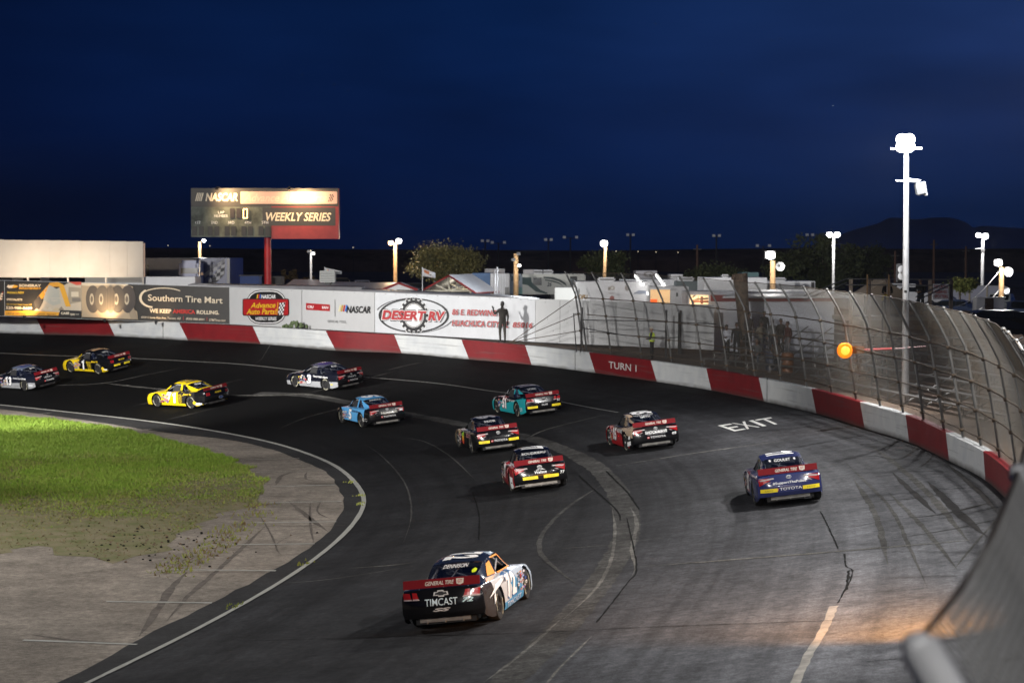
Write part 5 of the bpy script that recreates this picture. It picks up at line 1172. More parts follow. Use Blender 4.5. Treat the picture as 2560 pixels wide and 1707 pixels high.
# --- low buildings, tents and trailers beyond the sign wall
def boxthing(name, x0, x1, y0, y1, Y, depth, m, label, cat, group=None, zb=2.25, extra=None, bev=.03):
    a = atY(x0, y0, Y); b = atY(x1, y1, Y); t = Thing(name, V(((a.x + b.x) / 2, Y + depth / 2, zb)), label, cat, group)
    z0 = zb if y1 is None else b.z
    mb = MB(); mb.box(((a.x + b.x) / 2, Y + depth / 2, (a.z + z0) / 2), (b.x - a.x, depth, a.z - z0), m, None, bev); t.part(mb, 'body')
    t.a, t.b, t.Y, t.zb = a, b, Y, zb
    if z0 > zb + .3:                     # stands on wheels or legs
        mb = MB()
        for fx in (.15, .85): mb.tube([(a.x + (b.x - a.x) * fx, Y + .3, zb + .45), (a.x + (b.x - a.x) * fx, Y + .6, zb + .45)], .45, M_TYRE, 14)
        mb.box(((a.x + b.x) / 2, Y + depth / 2, (zb + z0) / 2), (.4, depth * .8, z0 - zb), M_DARK); t.part(mb, 'running_gear')
    if extra: extra(t)
    return t
def ac(t, fx, w_=1.0, h=.35, y=1.2):
    x = t.a.x + (t.b.x - t.a.x) * fx; mb = MB(); mb.box((x, t.Y + y, t.a.z + h / 2), (w_, .9, h), M_ROOFW, None, .08); mb.box((x, t.Y + y - .46, t.a.z + h / 2), (w_ * .8, .02, h * .4), M_DULL); t.part(mb, 'air_conditioner')
def win(t, x0, x1, y0, y1, m=None, name='window', d=.02):
    p = atY(x0, y1, t.Y); q = atY(x1, y0, t.Y); mb = MB(); mb.box(((p.x + q.x) / 2, t.Y - d / 2, (p.z + q.z) / 2), (q.x - p.x, d, q.z - p.z), m or M_DKGL); return t.part(mb, name)
def art_on(t, name, f, ox, oy, fn, d=.01):
    def m3(x, y, off): q = atY(ox + x / f, oy + y / f, t.Y); q.y -= off + d; return q
    A = Art(m3, .004, .004); fn(A); return t.part(A.mb, name)
M_BLUE = mat('truck_blue', (.012, .045, .24), .3, coat=.5); M_GREYT = mat('trailer_grey', (.26, .26, .29), .4, noise=.15, scale=.8); M_WTR = mat('trailer_white', (.58, .59, .62), .4, noise=.06, scale=.6)
# race transporters, upper left
def x_(t): 
    win(t, 366, 372, 660, 690, M_DKGL); win(t, 428, 434, 690, 705, M_DKGL)
boxthing('transporter_trailer', 362, 492, 645, 722, 185, 9, M_GREYT, 'long grey transporter trailer between the cream board and the blue truck', 'trailer', 'transporters behind the sign wall', 2.25, x_)
def x_(t):
    c = t.a.x + (t.b.x - t.a.x) * .8; mb = MB(); mb.box(((t.a.x + t.b.x) / 2, t.Y - .9, t.zb + 1.3), (t.b.x - t.a.x - .6, 1.8, 1.5), M_BLUE, None, .15); t.part(mb, 'bonnet'); win(t, 452, 494, 670, 684, M_DKGL, 'windscreen'); mb = MB(); mb.tube([(t.b.x + .1, t.Y, t.zb + .8), (t.b.x + .1, t.Y, t.a.z + .1)], .08, M_CHROME, 8); t.part(mb, 'exhaust_stack'); win(t, 496, 508, 681, 688, mat('cab_lamp', (.5, .32, .2)), 'marker_lamp')
boxthing('truck_cab', 446, 497, 651, 722, 178, 3, M_BLUE, 'deep blue truck cab parked before the grey trailer', 'truck', None, 2.25, x_, .25)
def x_(t):
    def f(A): A.poly([(470, 400), (640, 270), (640, 310), (485, 425)], (.30, .30, .33)); A.poly([(500, 470), (640, 300), (640, 400), (570, 470)], (.03, .03, .04)); A.checker(512, 468, 632, 330, 4, 5, (.62, .62, .64), 14, -40); A.text('LEGENDS', 500, 378, 610, 330, (.1, .1, .14), .2, 0, -60); A.rect(660, 470, 682, 275, (.5, .5, .5))
    art_on(t, 'chequer_graphic', 3.178, 360, 560, f)
boxthing('transporter_trailer', 500, 575, 645, 722, 182, 9, mat('trailer_navy', (.02, .035, .15), .35), 'navy trailer with a chequered flag graphic, right of the blue truck cab', 'trailer', 'transporters behind the sign wall', 2.25, x_)
boxthing('low_trailer', 364, 488, 692, 716, 160, 3, M_WTR, 'low pale trailer roof under the grey transporter, right of the cream board', 'trailer', None, 3.6)
boxthing('parked_trailer', 212, 356, 693, 712, 172, 3, mat('blue_white_trailer', (.40, .47, .56), .4), 'pale blue trailer seen in the gap under the cream board', 'trailer', None, 2.25)
def x_(t): win(t, 58, 100, 695, 703, M_DKGL)
boxthing('parked_trailer', 30, 104, 690, 712, 175, 3, M_DULL, 'grey trailer seen in the gap under the left part of the cream board', 'trailer', None, 2.25, x_)
def x_(t): mb = MB(); mb.box(((t.a.x + t.b.x) / 2, t.Y + 1, t.a.z + .04), (t.b.x - t.a.x + .2, 2.2, .08), M_DARK); t.part(mb, 'lid')
boxthing('dumpster', 600, 648, 690, 722, 180, 2, mat('dumpster_blue', (.012, .05, .22), .6, noise=.2), 'blue rubbish dumpster left of the scoreboard post', 'dumpster', None, 2.25, x_)
boxthing('storage_box', 676, 705, 691, 722, 185, 2, M_DARK, 'black box parked right of the scoreboard post', 'box')
# roofs
def roof(name, pts_front, pts_back, label, m, trim=None, cat='building', group=None, Yf=150, Yb_=158, wallm=None):
    P = [atY(x, y, Yf) for x, y in pts_front]; Q = [atY(x, y, Yb_) for x, y in pts_back]
    t = Thing(name, V((sum(p.x for p in P) / len(P), (Yf + Yb_) / 2, 2.25)), label, cat, group); mb = MB(); vs = P + Q; n = len(P)
    up = V((0, 0, -.12)); mb.add(vs + [v + up for v in vs], [(i, i + 1, n + i + 1, n + i) for i in range(n - 1)] + [(i + 2 * n, i + 1 + 2 * n, 3 * n + i + 1, 3 * n + i) for i in range(n - 1)] + [(i, i + 1, i + 1 + 2 * n, i + 2 * n) for i in range(n - 1)] + [(n + i, n + i + 1, n + i + 1 + 2 * n, n + i + 2 * n) for i in range(n - 1)], m); t.part(mb, 'roof')
    if trim: mb = MB(); mb.tube([p + V((0, -.03, -.06)) for p in P], .07, trim, 6); t.part(mb, 'fascia')
    x0, x1 = P[0].x, P[-1].x; zt = min(p.z for p in P) - .12; mb = MB(); mb.box(((x0 + x1) / 2, (Yf + Yb_) / 2 + .2, (zt + 2.2) / 2), (x1 - x0 - .5, Yb_ - Yf - .5, zt - 2.2), wallm or M_WHITE); t.part(mb, 'wall'); return t, P, Q
M_LAV = mat('pale_metal_roof', (.44, .44, .47), .4, .2, noise=.08, scale=1)
roof('low_building', [(706, 717), (826, 717)], [(735, 698), (822, 700)], 'low building with a silver roof beside the grey rooftop unit', mat('silver_roof', (.62, .64, .67), .4, .3), None, 'building', None, 152, 162)
t, P, Q = roof('low_building', [(812, 724), (925, 722), (1010, 721)], [(835, 704), (930, 706), (992, 706)], 'low building with a pale roof trimmed in dark red and a white gable', M_LAV, M_TRIM, 'building', None, 148, 158)
mb = MB(); g0 = [atY(x, y, 147.6) for x, y in ((958, 724), (996, 708), (1044, 725))]; mb.prism(g0, (0, 5, 0), M_WHITE); t.part(mb, 'gable'); mb = MB(); mb.tube([g0[0], g0[1], g0[2]], .09, M_TRIM, 6); t.part(mb, 'gable_trim')
M_SLATE = mat('long_grey_roof', (.16, .16, .18), .5, noise=.3, scale=.6)
for x0, x1, y0, y1, lab in ((470, 905, 713, 720, 'long low grey roof edge running behind the black and white signs'), (900, 1245, 726, 742, 'long low grey roof in front of the white gabled pavilion'), (1240, 1350, 741, 751, 'short end of the low grey roofs, right of the pavilion')):
    Y = 146 if x1 < 950 else 140; a = atY(x0, y0 - 2, Y); b = atY(x1, y1 - 2, Y); t = Thing('shed', V(((a.x + b.x) / 2, Y + 1.5, 2.25)), lab, 'shed', 'low sheds behind the sign wall'); mb = MB(); d = V((0, 3, .05)); th = V((0, 0, -.35)); mb.add([a, b, b + d, a + d, a + th, b + th, b + d + th, a + d + th], [(0, 1, 2, 3), (4, 7, 6, 5), (0, 4, 5, 1), (3, 2, 6, 7), (0, 3, 7, 4), (1, 5, 6, 2)], M_SLATE); t.part(mb, 'roof')
    mb = MB(); mb.box(((a.x + b.x) / 2, Y + 1.5, (b.z - .4 + 2.2) / 2), (b.x - a.x - .4, 2.4, b.z - .4 - 2.2), M_DULL); t.part(mb, 'wall')
def x_(t):
    mb = MB(); [mb.box(((t.a.x + t.b.x) / 2, t.Y - .02, t.b.z + (t.a.z - t.b.z) * k / 7), (t.b.x - t.a.x - .12, .03, .03), M_DARK) for k in range(1, 7)]; t.part(mb, 'grille')
tt = boxthing('rooftop_cooler', 799, 837, 677, 706, 156, 1.1, mat('cooler_grey', (.36, .37, .36), .5, .3), 'grey box shaped cooling unit standing on a red frame above the low roofs', 'cooler', None, 4.2, x_)
mb = MB(); [mb.box((x, 156.5, 4.9), (.1, 1, 2.6), M_TRIM) for x in (tt.a.x + .1, tt.b.x - .1)]; tt.part(mb, 'frame')
# white gabled pavilion with open truss
Yp = 150; t = Thing('pavilion', V((atY(1150, 735, Yp).x, Yp + 3, 2.25)), 'open pavilion with a steep bright white roof and timber trusses', 'pavilion')
rl, rp, rr_ = atY(1056, 724, Yp), atY(1122, 687, Yp), atY(1190, 731, Yp); bk_ = V((atY(1245, 731, Yp + 7).x - rr_.x - .0, 7, 0)); bkr = atY(1180, 689, Yp + 7)
d_ = V((bkr.x - rp.x, 7, 0)); mb = MB(); vs = [rl, rp, rr_, rl + d_, rp + d_, rr_ + d_]; th = V((0, 0, -.10)); mb.add(vs + [v + th for v in vs], [(0, 1, 4, 3), (1, 2, 5, 4), (6, 9, 10, 7), (7, 10, 11, 8), (2, 8, 11, 5), (0, 3, 9, 6), (0, 6, 7, 1), (1, 7, 8, 2), (3, 4, 10, 9), (4, 5, 11, 10)], M_ROOFW); t.part(mb, 'roof')
mb = MB(); mb.tube([rl + V((0, -.05, -.06)), rp + V((0, -.05, -.06)), rr_ + V((0, -.05, -.06)), rr_ + d_ + V((.05, 0, -.08))], .075, M_TRIM, 6); t.part(mb, 'fascia')
mb = MB(); M_TIMB = mat('truss_timber', (.50, .47, .38), .7); lo = min(rl.z, rr_.z) + .1
for k in range(4):
    o_ = d_ * (k / 3.2) + V((0, .15, -.2)); L_, P_, R_ = rl + o_, rp + o_, rr_ + o_; mb.tube([V((L_.x + .3, L_.y, lo)), V((R_.x - .3, R_.y, lo))], .06, M_TIMB, 5); mb.tube([V((P_.x, P_.y, lo)), P_], .06, M_TIMB, 5)
    mb.tube([V((P_.x, P_.y, lo)), L_.lerp(P_, .5)], .05, M_TIMB, 5); mb.tube([V((P_.x, P_.y, lo)), R_.lerp(P_, .5)], .05, M_TIMB, 5); t.part(mb, 'truss'); mb = MB()
for q in (rl + V((.4, .3, 0)), rr_ + V((-.4, .3, 0)), rl + d_ + V((.4, -.3, 0)), rr_ + d_ + V((-.4, -.3, 0))): mb.tube([(q.x, q.y, 2.2), (q.x, q.y, lo)], .09, M_TIMB, 8)
t.part(mb, 'post'); bulb(rp + d_ * .5 + V((0, 0, -1.0)), 60, (1, .9, .7), .1, t.r)
bulb(atY(1240, 700, 149) + V((2.5, -1, 1.8)), 1600, (.9, .95, 1), .1, t.r)  # bare bulb without a fitting, added to brighten the white roof
for px, y0, lab in ((1237, 676, 'shorter of two white upright pipes right of the pavilion'), (1243, 668, 'taller of two white upright pipes right of the pavilion')):
    q = atY(px, y0, 146); t = Thing('upright_pipe', V((q.x, 146, 2.25)), lab, 'pipe'); mb = MB(); mb.tube([(q.x, 146, 2.2), q], .055, M_ROOFW, 8); t.part(mb, 'pipe', None, True); mb = MB(); mb.ball(q, .07, .07, .04, M_ROOFW, 5); t.part(mb, 'cap')
# flags
def flag(px, yt, ybm, Y, wpx, hpx, drop, label, cols, art=None):
    q = atY(px, yt, Y); t = Thing('flag_pole', V((q.x, Y, 2.25)), label, 'flag'); mb = MB(); mb.tube([(q.x, Y, 2.2), q], .03, M_ROOFW, 6); t.part(mb, 'pole'); w_ = wpx * Y / FPX; h_ = hpx * Y / FPX; vs = []; fs = []; n = 10
    for i in range(n + 1):
        u = i / n
        for j in range(2): vs.append((q.x + w_ * u, Y + .18 * math.sin(u * 7) * u, q.z - .06 - drop * u * Y / FPX - (h_ * j * (1 - .35 * u))))
    for i in range(n): fs.append((2 * i, 2 * i + 2, 2 * i + 3, 2 * i + 1))
    me = MB(); me.add(vs, fs, cols); f = t.part(me, 'flag', None, True); md = f.modifiers.new('thickness', 'SOLIDIFY'); md.thickness = .01
    if art:
        A = Art(lambda u, v, off: V((q.x + w_ * u, Y + .18 * math.sin(u * 7) * u - off - .012, q.z - .06 - drop * u * Y / FPX - (1 - v) * (h_ * (1 - .35 * u)))), .004, .004); art(A); t.part(A.mb, 'emblem')
def f1(A): A.poly([(.1, .9), (.55, .85), (.75, .5), (.9, .15), (.5, .35), (.15, .5)], (.34, .10, .03)); A.poly([(.5, .5), (.7, .45), (.85, .2), (.6, .25)], (.07, .05, .04))
flag(1056, 668, 735, 147, 32, 20, 12, 'white flag with a brown animal head on a white pole left of the pavilion', mat('flag_white', (.55, .55, .57), .8), f1)
def f2(A): A.text('NASCAR', .3, .35, .9, .7, BLK, .2, .03); [A.rect(.12 + .05 * k, .3, .15 + .05 * k, .72, c, .03) for k, c in enumerate(((.6, .4, .02), (.5, .03, .03), (.03, .1, .4)))]
flag(812, 667, 700, 158, 42, 12, 9, 'long white flag drooping over the grey rooftop unit', mat('flag_cloth', (.62, .62, .62), .8), f2)

# --- vehicles in the paddock
def vehicle(x0, x1, ytop, Y, kind, m, label, zb=2.3, face=1, turn=0.0, group='vehicles parked beyond the track'):
    a = atY(x0, ytop, Y); b = atY(x1, ytop, Y); L_ = b.x - a.x; H_ = 1.45 if kind == 'van' else 1.9
    c = V(((a.x + b.x) / 2, Y, a.z - H_)) if zb is None else V(((a.x + b.x) / 2, Y, zb))
    t = empty('parked_' + {'van': 'minivan', 'pickup': 'pickup', 'jeep': 'jeep'}[kind], c, turn, label, {'van': 'car', 'pickup': 'pickup', 'jeep': 'jeep'}[kind], group)
    s = face; prof = {'van': [(-2.35, .35), (-2.4, .8), (-2.3, 1.0), (-2.1, 1.55), (-1.7, 1.72), (.3, 1.72), (1.2, 1.15), (2.2, .95), (2.35, .55), (2.3, .3)],
                      'jeep': [(-1.9, .5), (-1.9, 1.1), (-1.85, 1.8), (.1, 1.8), (.45, 1.25), (1.8, 1.1), (1.9, .6), (1.85, .45)],
                      'pickup': [(-2.8, .55), (-2.85, 1.2), (-.75, 1.22), (-.55, 1.86), (.75, 1.88), (1.35, 1.30), (2.7, 1.18), (2.85, .7), (2.8, .45)]}[kind]
    bm = bmesh.new(); w_ = .95
    f0 = [bm.verts.new((s * x, -w_ + (.16 if z > 1.3 else 0), z)) for x, z in prof]; f1_ = [bm.verts.new((s * x, w_ - (.16 if z > 1.3 else 0), z)) for x, z in prof]
    bm.faces.new(f0); bm.faces.new(f1_[::-1]); n = len(prof)
    for i in range(n): bm.faces.new((f0[i], f1_[i], f1_[(i + 1) % n], f0[(i + 1) % n]))
    bmesh.ops.recalc_face_normals(bm, faces=bm.faces[:]); bmesh.ops.bevel(bm, geom=bm.edges[:], offset=.05, segments=2, affect='EDGES'); me = bpy.data.meshes.new('body'); bm.to_mesh(me); bm.free(); me.materials.append(m); inst('body', me, t)
    mb = MB(); gx = {'van': [(-1.95, -1.0), (-.95, .05), (.1, .75)], 'jeep': [(-1.7, -.9), (-.8, .05)], 'pickup': [(-.45, .1), (.16, .85)]}[kind]
    for g0, g1 in gx:
        for sy in (-1, 1): mb.box((s * (g0 + g1) / 2, sy * (w_ - .075), 1.45), (g1 - g0, .06, .34), M_DKGL, Matrix.Rotation(R(-16 * -sy), 3, 'X'))
    o = mb.build('side_window', None, t)
    fx = {'van': (.72, 1.42), 'jeep': (.30, 1.5), 'pickup': (1.07, 1.58)}[kind]; mb = MB(); mb.box((s * fx[0], 0, fx[1]), (.06, 1.5, .62), M_DKGL, Matrix.Rotation(s * R(-52 if kind != 'jeep' else -30), 3, 'Y')); mb.build('windscreen', None, t)
    bx0 = {'van': -2.24, 'jeep': -1.9, 'pickup': -.67}[kind]; mb = MB(); mb.box((s * bx0, 0, 1.42), (.05, 1.4, .36), M_DKGL, Matrix.Rotation(s * R(18), 3, 'Y')); mb.build('back_window', None, t)
    for wx in (-1.55 * (1 if kind != 'jeep' else .8), 1.6 * (1 if kind != 'jeep' else .8)):
        for sy in (-1, 1):
            w = MB(); w.lathe([(.0, .11), (.2, .11), (.22, .09), (.34, .1), (.37, .06), (.37, -.1), (0, -.1)], M_TYRE, 18, 'y'); w.v = [(x, y * sy, z) for x, y, z in w.v]; o = w.build('wheel', None, t); o.location = (wx, sy * .86, .37)
    for sy in (-1, 1):
        e = {'van': 2.33, 'jeep': 1.9, 'pickup': 2.84}[kind]; mb = MB(); mb.box((s * e, sy * .68, .82), (.06, .3, .16), mat('headlamp_glass', (.5, .5, .48), .2)); mb.build('headlight', None, t); mb = MB(); mb.box((-s * e, sy * .75, .92), (.06, .18, .28), M_TAIL); mb.build('tail_lamp', None, t)
    return t
vehicle(884, 925, 682, 230, 'van', M_WTR, 'white minivan seen from behind above the low pale roof', 4.3, 1, R(96))
vehicle(838, 868, 681, 215, 'jeep', mat('tan_paint', (.42, .36, .26), .5), 'tan jeep parked behind the grey rooftop unit', 4.6, 1, R(-60))
vehicle(1026, 1075, 702, 200, 'van', mat('black_paint', (.015, .015, .018), .3), 'black car left of the pavilion', 4.4, 1, R(10))
def earth(x0, x1, Y0, Y1, z, label): pass
WPK = [(2222, 2300, 702, 150, 'pickup', M_WTR, 'white pickup behind the men on the spotter deck', 4.9, -1, R(15)), (2318, 2372, 735, 165, 'pickup', mat('navy_paint', (.02, .03, .09), .3), 'dark blue pickup under the spotter sign', 3.9, 1, R(-30)), (2368, 2420, 745, 150, 'van', mat('dark_blue_paint', (.015, .03, .08), .3), 'dark blue car left of the white cabinet', 3.9, 1, R(-25)), (2465, 2545, 724, 165, 'pickup', mat('silver_paint', (.42, .45, .45), .35), 'silver pickup behind the wooden post with the dish', 3.9, -1, R(65)), (2525, 2600, 742, 140, 'pickup', mat('slate_paint', (.06, .08, .14), .3), 'slate blue pickup at the right edge of the photo', 3.9, -1, R(70)), (2480, 2556, 775, 122, 'van', mat('black_car_paint', (.012, .012, .014), .3), 'black car with only its roof above the fence, at the right edge', 3.9, 1, R(5))]
for w_ in WPK: vehicle(*w_)
for x0, x1, Y, z, lab in ((800, 950, 222, 4.5, 0), (1000, 1100, 200, 4.4, 0), (2200, 2330, 150, 4.9, 0)):
    c0 = atY(x0, 700, Y); c1 = atY(x1, 700, Y); mb = MB(); mb.box(((c0.x + c1.x) / 2, Y + 2, z / 2 - .02), (c1.x - c0.x + 6, 16, z), M_DIRT, None, .9); mb.build('dirt_bank', kind='structure')
# --- motorhome and trailers, centre
def x_(t):
    win(t, 1333, 1354, 694, 713); win(t, 1425, 1443, 691, 709); ac(t, .27, .9); ac(t, .42, .9)
    def f(A):
        A.poly([(0, 580), (140, 580), (150, 640), (260, 740), (360, 780), (330, 790), (200, 760), (100, 680), (0, 660)], (.05, .09, .09)); A.poly([(300, 570), (420, 575), (520, 610), (580, 650), (600, 690), (500, 630), (400, 600), (300, 590)], (.05, .07, .07)); A.poly([(320, 605), (420, 620), (500, 645), (560, 690), (480, 655), (400, 635), (320, 620)], (.06, .09, .09)); A.rect(640, 680, 700, 600, (.14, .17, .18)); A.text('26', 345, 695, 405, 640, (.04, .05, .07), .3, .03)
    art_on(t, 'stripe_graphic', 5.113, 1300, 580, f); mb = MB(); mb.box(((t.a.x + t.b.x) / 2, t.Y - .02, t.zb + .75), (t.b.x - t.a.x, .05, .5), mat('teal_skirt', (.02, .045, .06), .5)); t.part(mb, 'skirt')
boxthing('motorhome', 1302, 1464, 685, 736, 178, 2.6, mat('motorhome_cream', (.52, .53, .49), .45), 'cream and green motorhome with swooping dark stripes', 'motorhome', None, 2.25, x_, .12)
def x_(t): win(t, 1278, 1300, 690, 702, mat('teal_panel', (.06, .12, .16), .5), 'side_panel'); win(t, 1283, 1306, 718, 736, mat('mint_panel', (.12, .28, .26), .5), 'side_panel')
boxthing('motorhome', 1273, 1306, 685, 736, 170, 2.6, mat('motorhome_blue', (.22, .28, .34), .45), 'pale blue back of a second motorhome behind the wooden post with the square lamp', 'motorhome', None, 2.25, x_, .1)
def x_(t): win(t, 1262, 1272, 718, 738, M_DULL, 'door'); mb = MB(); [mb.box((t.a.x + (t.b.x - t.a.x) * k / 12, t.Y - .015, (t.a.z + t.b.z) / 2), (.03, .03, t.a.z - t.b.z), M_DULL) for k in range(13)]; t.part(mb, 'panel_seam')
boxthing('box_trailer', 1226, 1274, 684, 738, 165, 5, M_WTR, 'white box trailer between the pavilion and the motorhomes', 'trailer', None, 2.25, x_)
boxthing('shipping_container', 1180, 1226, 683, 735, 172, 6, mat('container_blue', (.05, .14, .32), .5), 'blue roofed container behind the pavilion', 'container')
boxthing('tent', 1085, 1150, 676, 720, 195, 4, mat('grey_tent', (.30, .31, .34), .8), 'grey tent under the spreading tree', 'tent')
boxthing('parked_trailer', 1212, 1262, 672, 720, 205, 4, M_WTR, 'white trailer top far behind the white upright pipes', 'trailer')
boxthing('parked_trailer', 1308, 1345, 674, 700, 200, 4, M_WTR, 'white trailer top behind the left end of the striped motorhome', 'trailer', None, 2.25)
def x_(t):
    ac(t, .42, 1.1, .25); win(t, 1445, 1449, 722, 736, M_DULL, 'vent')
    def f(A): A.text('DPU', 750, 860, 865, 800, (.22, .14, .06), .2, .05); A.ell(1180, 715, 30, 28, (.28, .24, .20)); A.ell(1180, 715, 18, 16, (.5, .5, .48)); A.rect(1125, 745, 1150, 700, (.25, .22, .2)); A.ell(1366, 715, 26, 40, (.22, .20, .19)); A.text('RACING', 1130, 795, 1210, 770, (.3, .27, .25), .2); A.ell(1175, 845, 30, 30, (.26, .10, .09)); A.poly([(1440, 790), (1520, 745), (1600, 750), (1650, 790)], (.17, .19, .24))
    art_on(t, 'lettering', 5.113, 1300, 580, f)
boxthing('race_trailer', 1440, 1626, 704, 770, 130, 5, mat('race_trailer_white', (.50, .50, .52), .45), 'long white race trailer with brown initials, behind the fence', 'trailer', None, 3.0, x_)
boxthing('race_trailer', 1388, 1441, 719, 760, 132, 2.5, mat('lit_white', (.72, .74, .74), .5), 'bright white end of a trailer behind the first fence post', 'trailer', None, 3.0); bulb(atY(1410, 730, 129.5), 40, (.9, 1, .95), .1)
boxthing('parked_trailer', 1555, 1692, 699, 730, 150, 4, M_WTR, 'white trailer roof behind the two rows of tube lamps', 'trailer', None, 3.0)
def x_(t): ac(t, .35, 1.2, .3)
boxthing('parked_trailer', 1690, 1765, 703, 730, 148, 4, mat('dark_green_trailer', (.07, .10, .11), .5), 'dark green trailer with a white roof unit right of the tube lamps', 'trailer', None, 3.0, x_)
def x_(t):
    def f(A): A.ell(1650, 540, 70, 36, (.13, .12, .12)); A.ell(1650, 540, 45, 22, (.28, .28, .3))
    art_on(t, 'emblem', 5.113, 1300, 580, f)
boxthing('parked_trailer', 1590, 1643, 677, 705, 190, 4, M_GREYT, 'grey trailer with a round emblem far behind the tube lamps', 'trailer', None, 3.0, x_)
boxthing('parked_trailer', 1677, 1707, 686, 705, 190, 4, M_WTR, 'small white camper far behind the dark green trailer', 'trailer', None, 3.0)
boxthing('parked_trailer', 1760, 1918, 694, 735, 140, 5, M_WTR, 'long white trailer behind the palm trunk', 'trailer', None, 3.0, lambda t: ac(t, .36, .5, .2))
def x_(t): ac(t, .3, 1, .25); win(t, 2028, 2036, 705, 722, M_DARK, 'logo_panel')
boxthing('parked_trailer', 1915, 2038, 703, 740, 150, 5, M_WTR, 'white trailer behind the stout wooden lamp post', 'trailer', None, 3.0, x_)
boxthing('parked_trailer', 1855, 1897, 681, 700, 200, 4, mat('teal_trailer', (.05, .12, .13), .5), 'dark teal trailer far behind the palm trunk', 'trailer', None, 3.0)
# tube lamps over the pits
for i, (x0, y0, x1, y1) in enumerate(((1589, 689, 1607, 711), (1606, 712, 1622, 735), (1642, 688, 1659, 711), (1658, 712, 1674, 735))):
    q0, q1 = atY(x0, y0, 137), atY(x1, y1, 129); t = Thing('tube_lamp', (q0 + q1) / 2, ['upper tube lamp of the left pair over the pits', 'lower tube lamp of the left pair over the pits', 'upper tube lamp of the right pair over the pits', 'lower tube lamp of the right pair over the pits'][i], 'tube lamp', 'tube lamps over the pits')
    mb = MB(); mb.tube([q0 + V((0, 0, .05)), q1 + V((0, 0, .05))], .05, M_STEEL, 6); t.part(mb, 'fitting'); mb = MB(); mb.tube([q0, q1], .085, glow('tube_white', (1, .98, .93), 9), 8); t.part(mb, 'tube')
    if i in (1, 3): mb = MB(); e = q1; mb.tube([e, V((e.x, e.y, 2.6))], .04, M_STEEL, 6); t.part(mb, 'stand'); bulb((q0 + q1) / 2 + V((0, -.5, -.4)), 320, (1, .95, .88), .2, t.r)
# lit openings
def x_(t):
    win(t, 1626, 1675, 723, 757, glow('warm_room', (.80, .50, .24), .75), 'lit_wall'); win(t, 1626, 1643, 748, 758, glow('red_sign', (.8, .12, .02), 1.2), 'lit_sign', .04); win(t, 1624, 1677, 720, 723.5, M_WTR, 'awning_edge', .3); win(t, 1690, 1695, 732, 741, M_DARK, 'vent')
boxthing('food_trailer', 1622, 1722, 716, 790, 128.5, 3, mat('food_trailer_grey', (.40, .40, .41), .5), 'pale trailer with a warmly lit serving hatch', 'food trailer', None, 3.0, x_)
def x_(t):
    mb = MB(); p = atY(1776, 753, 123); q = atY(2085, 737, 123); mb.box(((p.x + q.x) / 2, 122.9, (p.z + q.z) / 2), (q.x - p.x, .25, q.z - p.z), mat('fascia_red', (.20, .022, .022), .6, noise=.15)); t.part(mb, 'fascia')
    win(t, 1724, 1771, 738, 763, glow('lit_kitchen', (1, .72, .42), 1.0), 'lit_window', .06); win(t, 1721, 1774, 735, 738, M_WTR, 'window_head', .1)
    def f(A): A.rect(170, 330, 415, 300, (.40, .10, .04)); A.rect(300, 350, 335, 240, (.25, .06, .03)); A.poly([(165, 300), (250, 270), (410, 260), (410, 285), (250, 295)], (.12, .08, .05)); A.poly([(170, 250), (215, 215), (235, 225), (200, 255)], (.1, .06, .04)); A.rect(170, 345, 210, 325, (.1, .07, .05)); A.rect(260, 230, 270, 300, (.4, .12, .05))
    art_on(t, 'kitchen_clutter', 5.88, 1700, 700, f, .07); A_ = None
    def f(A): A.text('BAR NITRO', 950, 200, 1100, 178, (.05, .07, .14), .1, .02)
    art_on(t, 'lettering', 5.88, 1700, 700, f, -.04)
    mb = MB(); q = atY(1940, 736, 122.5); mb.add([q + V((-3.2, -.6, -.1)), q + V((4.2, -.6, -.1)), q + V((3.2, 2.4, .25)), q + V((-1.6, 2.4, .25)), q + V((-3.2, -.6, -.2)), q + V((4.2, -.6, -.2))], [(0, 1, 2, 3), (0, 4, 5, 1)], M_ROOFW); t.part(mb, 'canopy')
boxthing('snack_stand', 1720, 2085, 729, 895, 123.2, 5, mat('stand_white', (.52, .54, .60), .55, noise=.08), 'white snack stand with a dark red fascia and a lit window', 'building', None, 3.0, x_)
bulb(atY(1747, 752, 122.6), 25, (1, .75, .45), .1)
# palm trunk and bracketed camera pole
tp = atY(1850, 684, 113); bp_ = atY(1866, 884, 113); t = Thing('palm_trunk', bp_, 'bare brown palm trunk with a ragged top behind the catch fence', 'tree'); mb = MB(); pts = [bp_ + V((0, 0, -.5)), bp_.lerp(tp, .35), bp_.lerp(tp, .7), tp]; mb.tube(pts, [.30, .33, .36, .42], mat('palm_bark', (.13, .095, .07), .95, noise=.5, scale=5, bump=.8), 14)
t.part(mb, 'trunk', None, True); mb = MB()
for k in range(9): a = random.uniform(0, 6.28); q = tp + V((math.cos(a) * .38, math.sin(a) * .38, random.uniform(-.9, .1))); mb.tube([q, q + V((math.cos(a) * .08, math.sin(a) * .08, .16))], [.09, .03], mat('palm_bark'), 5)
t.part(mb, 'leaf_stub')
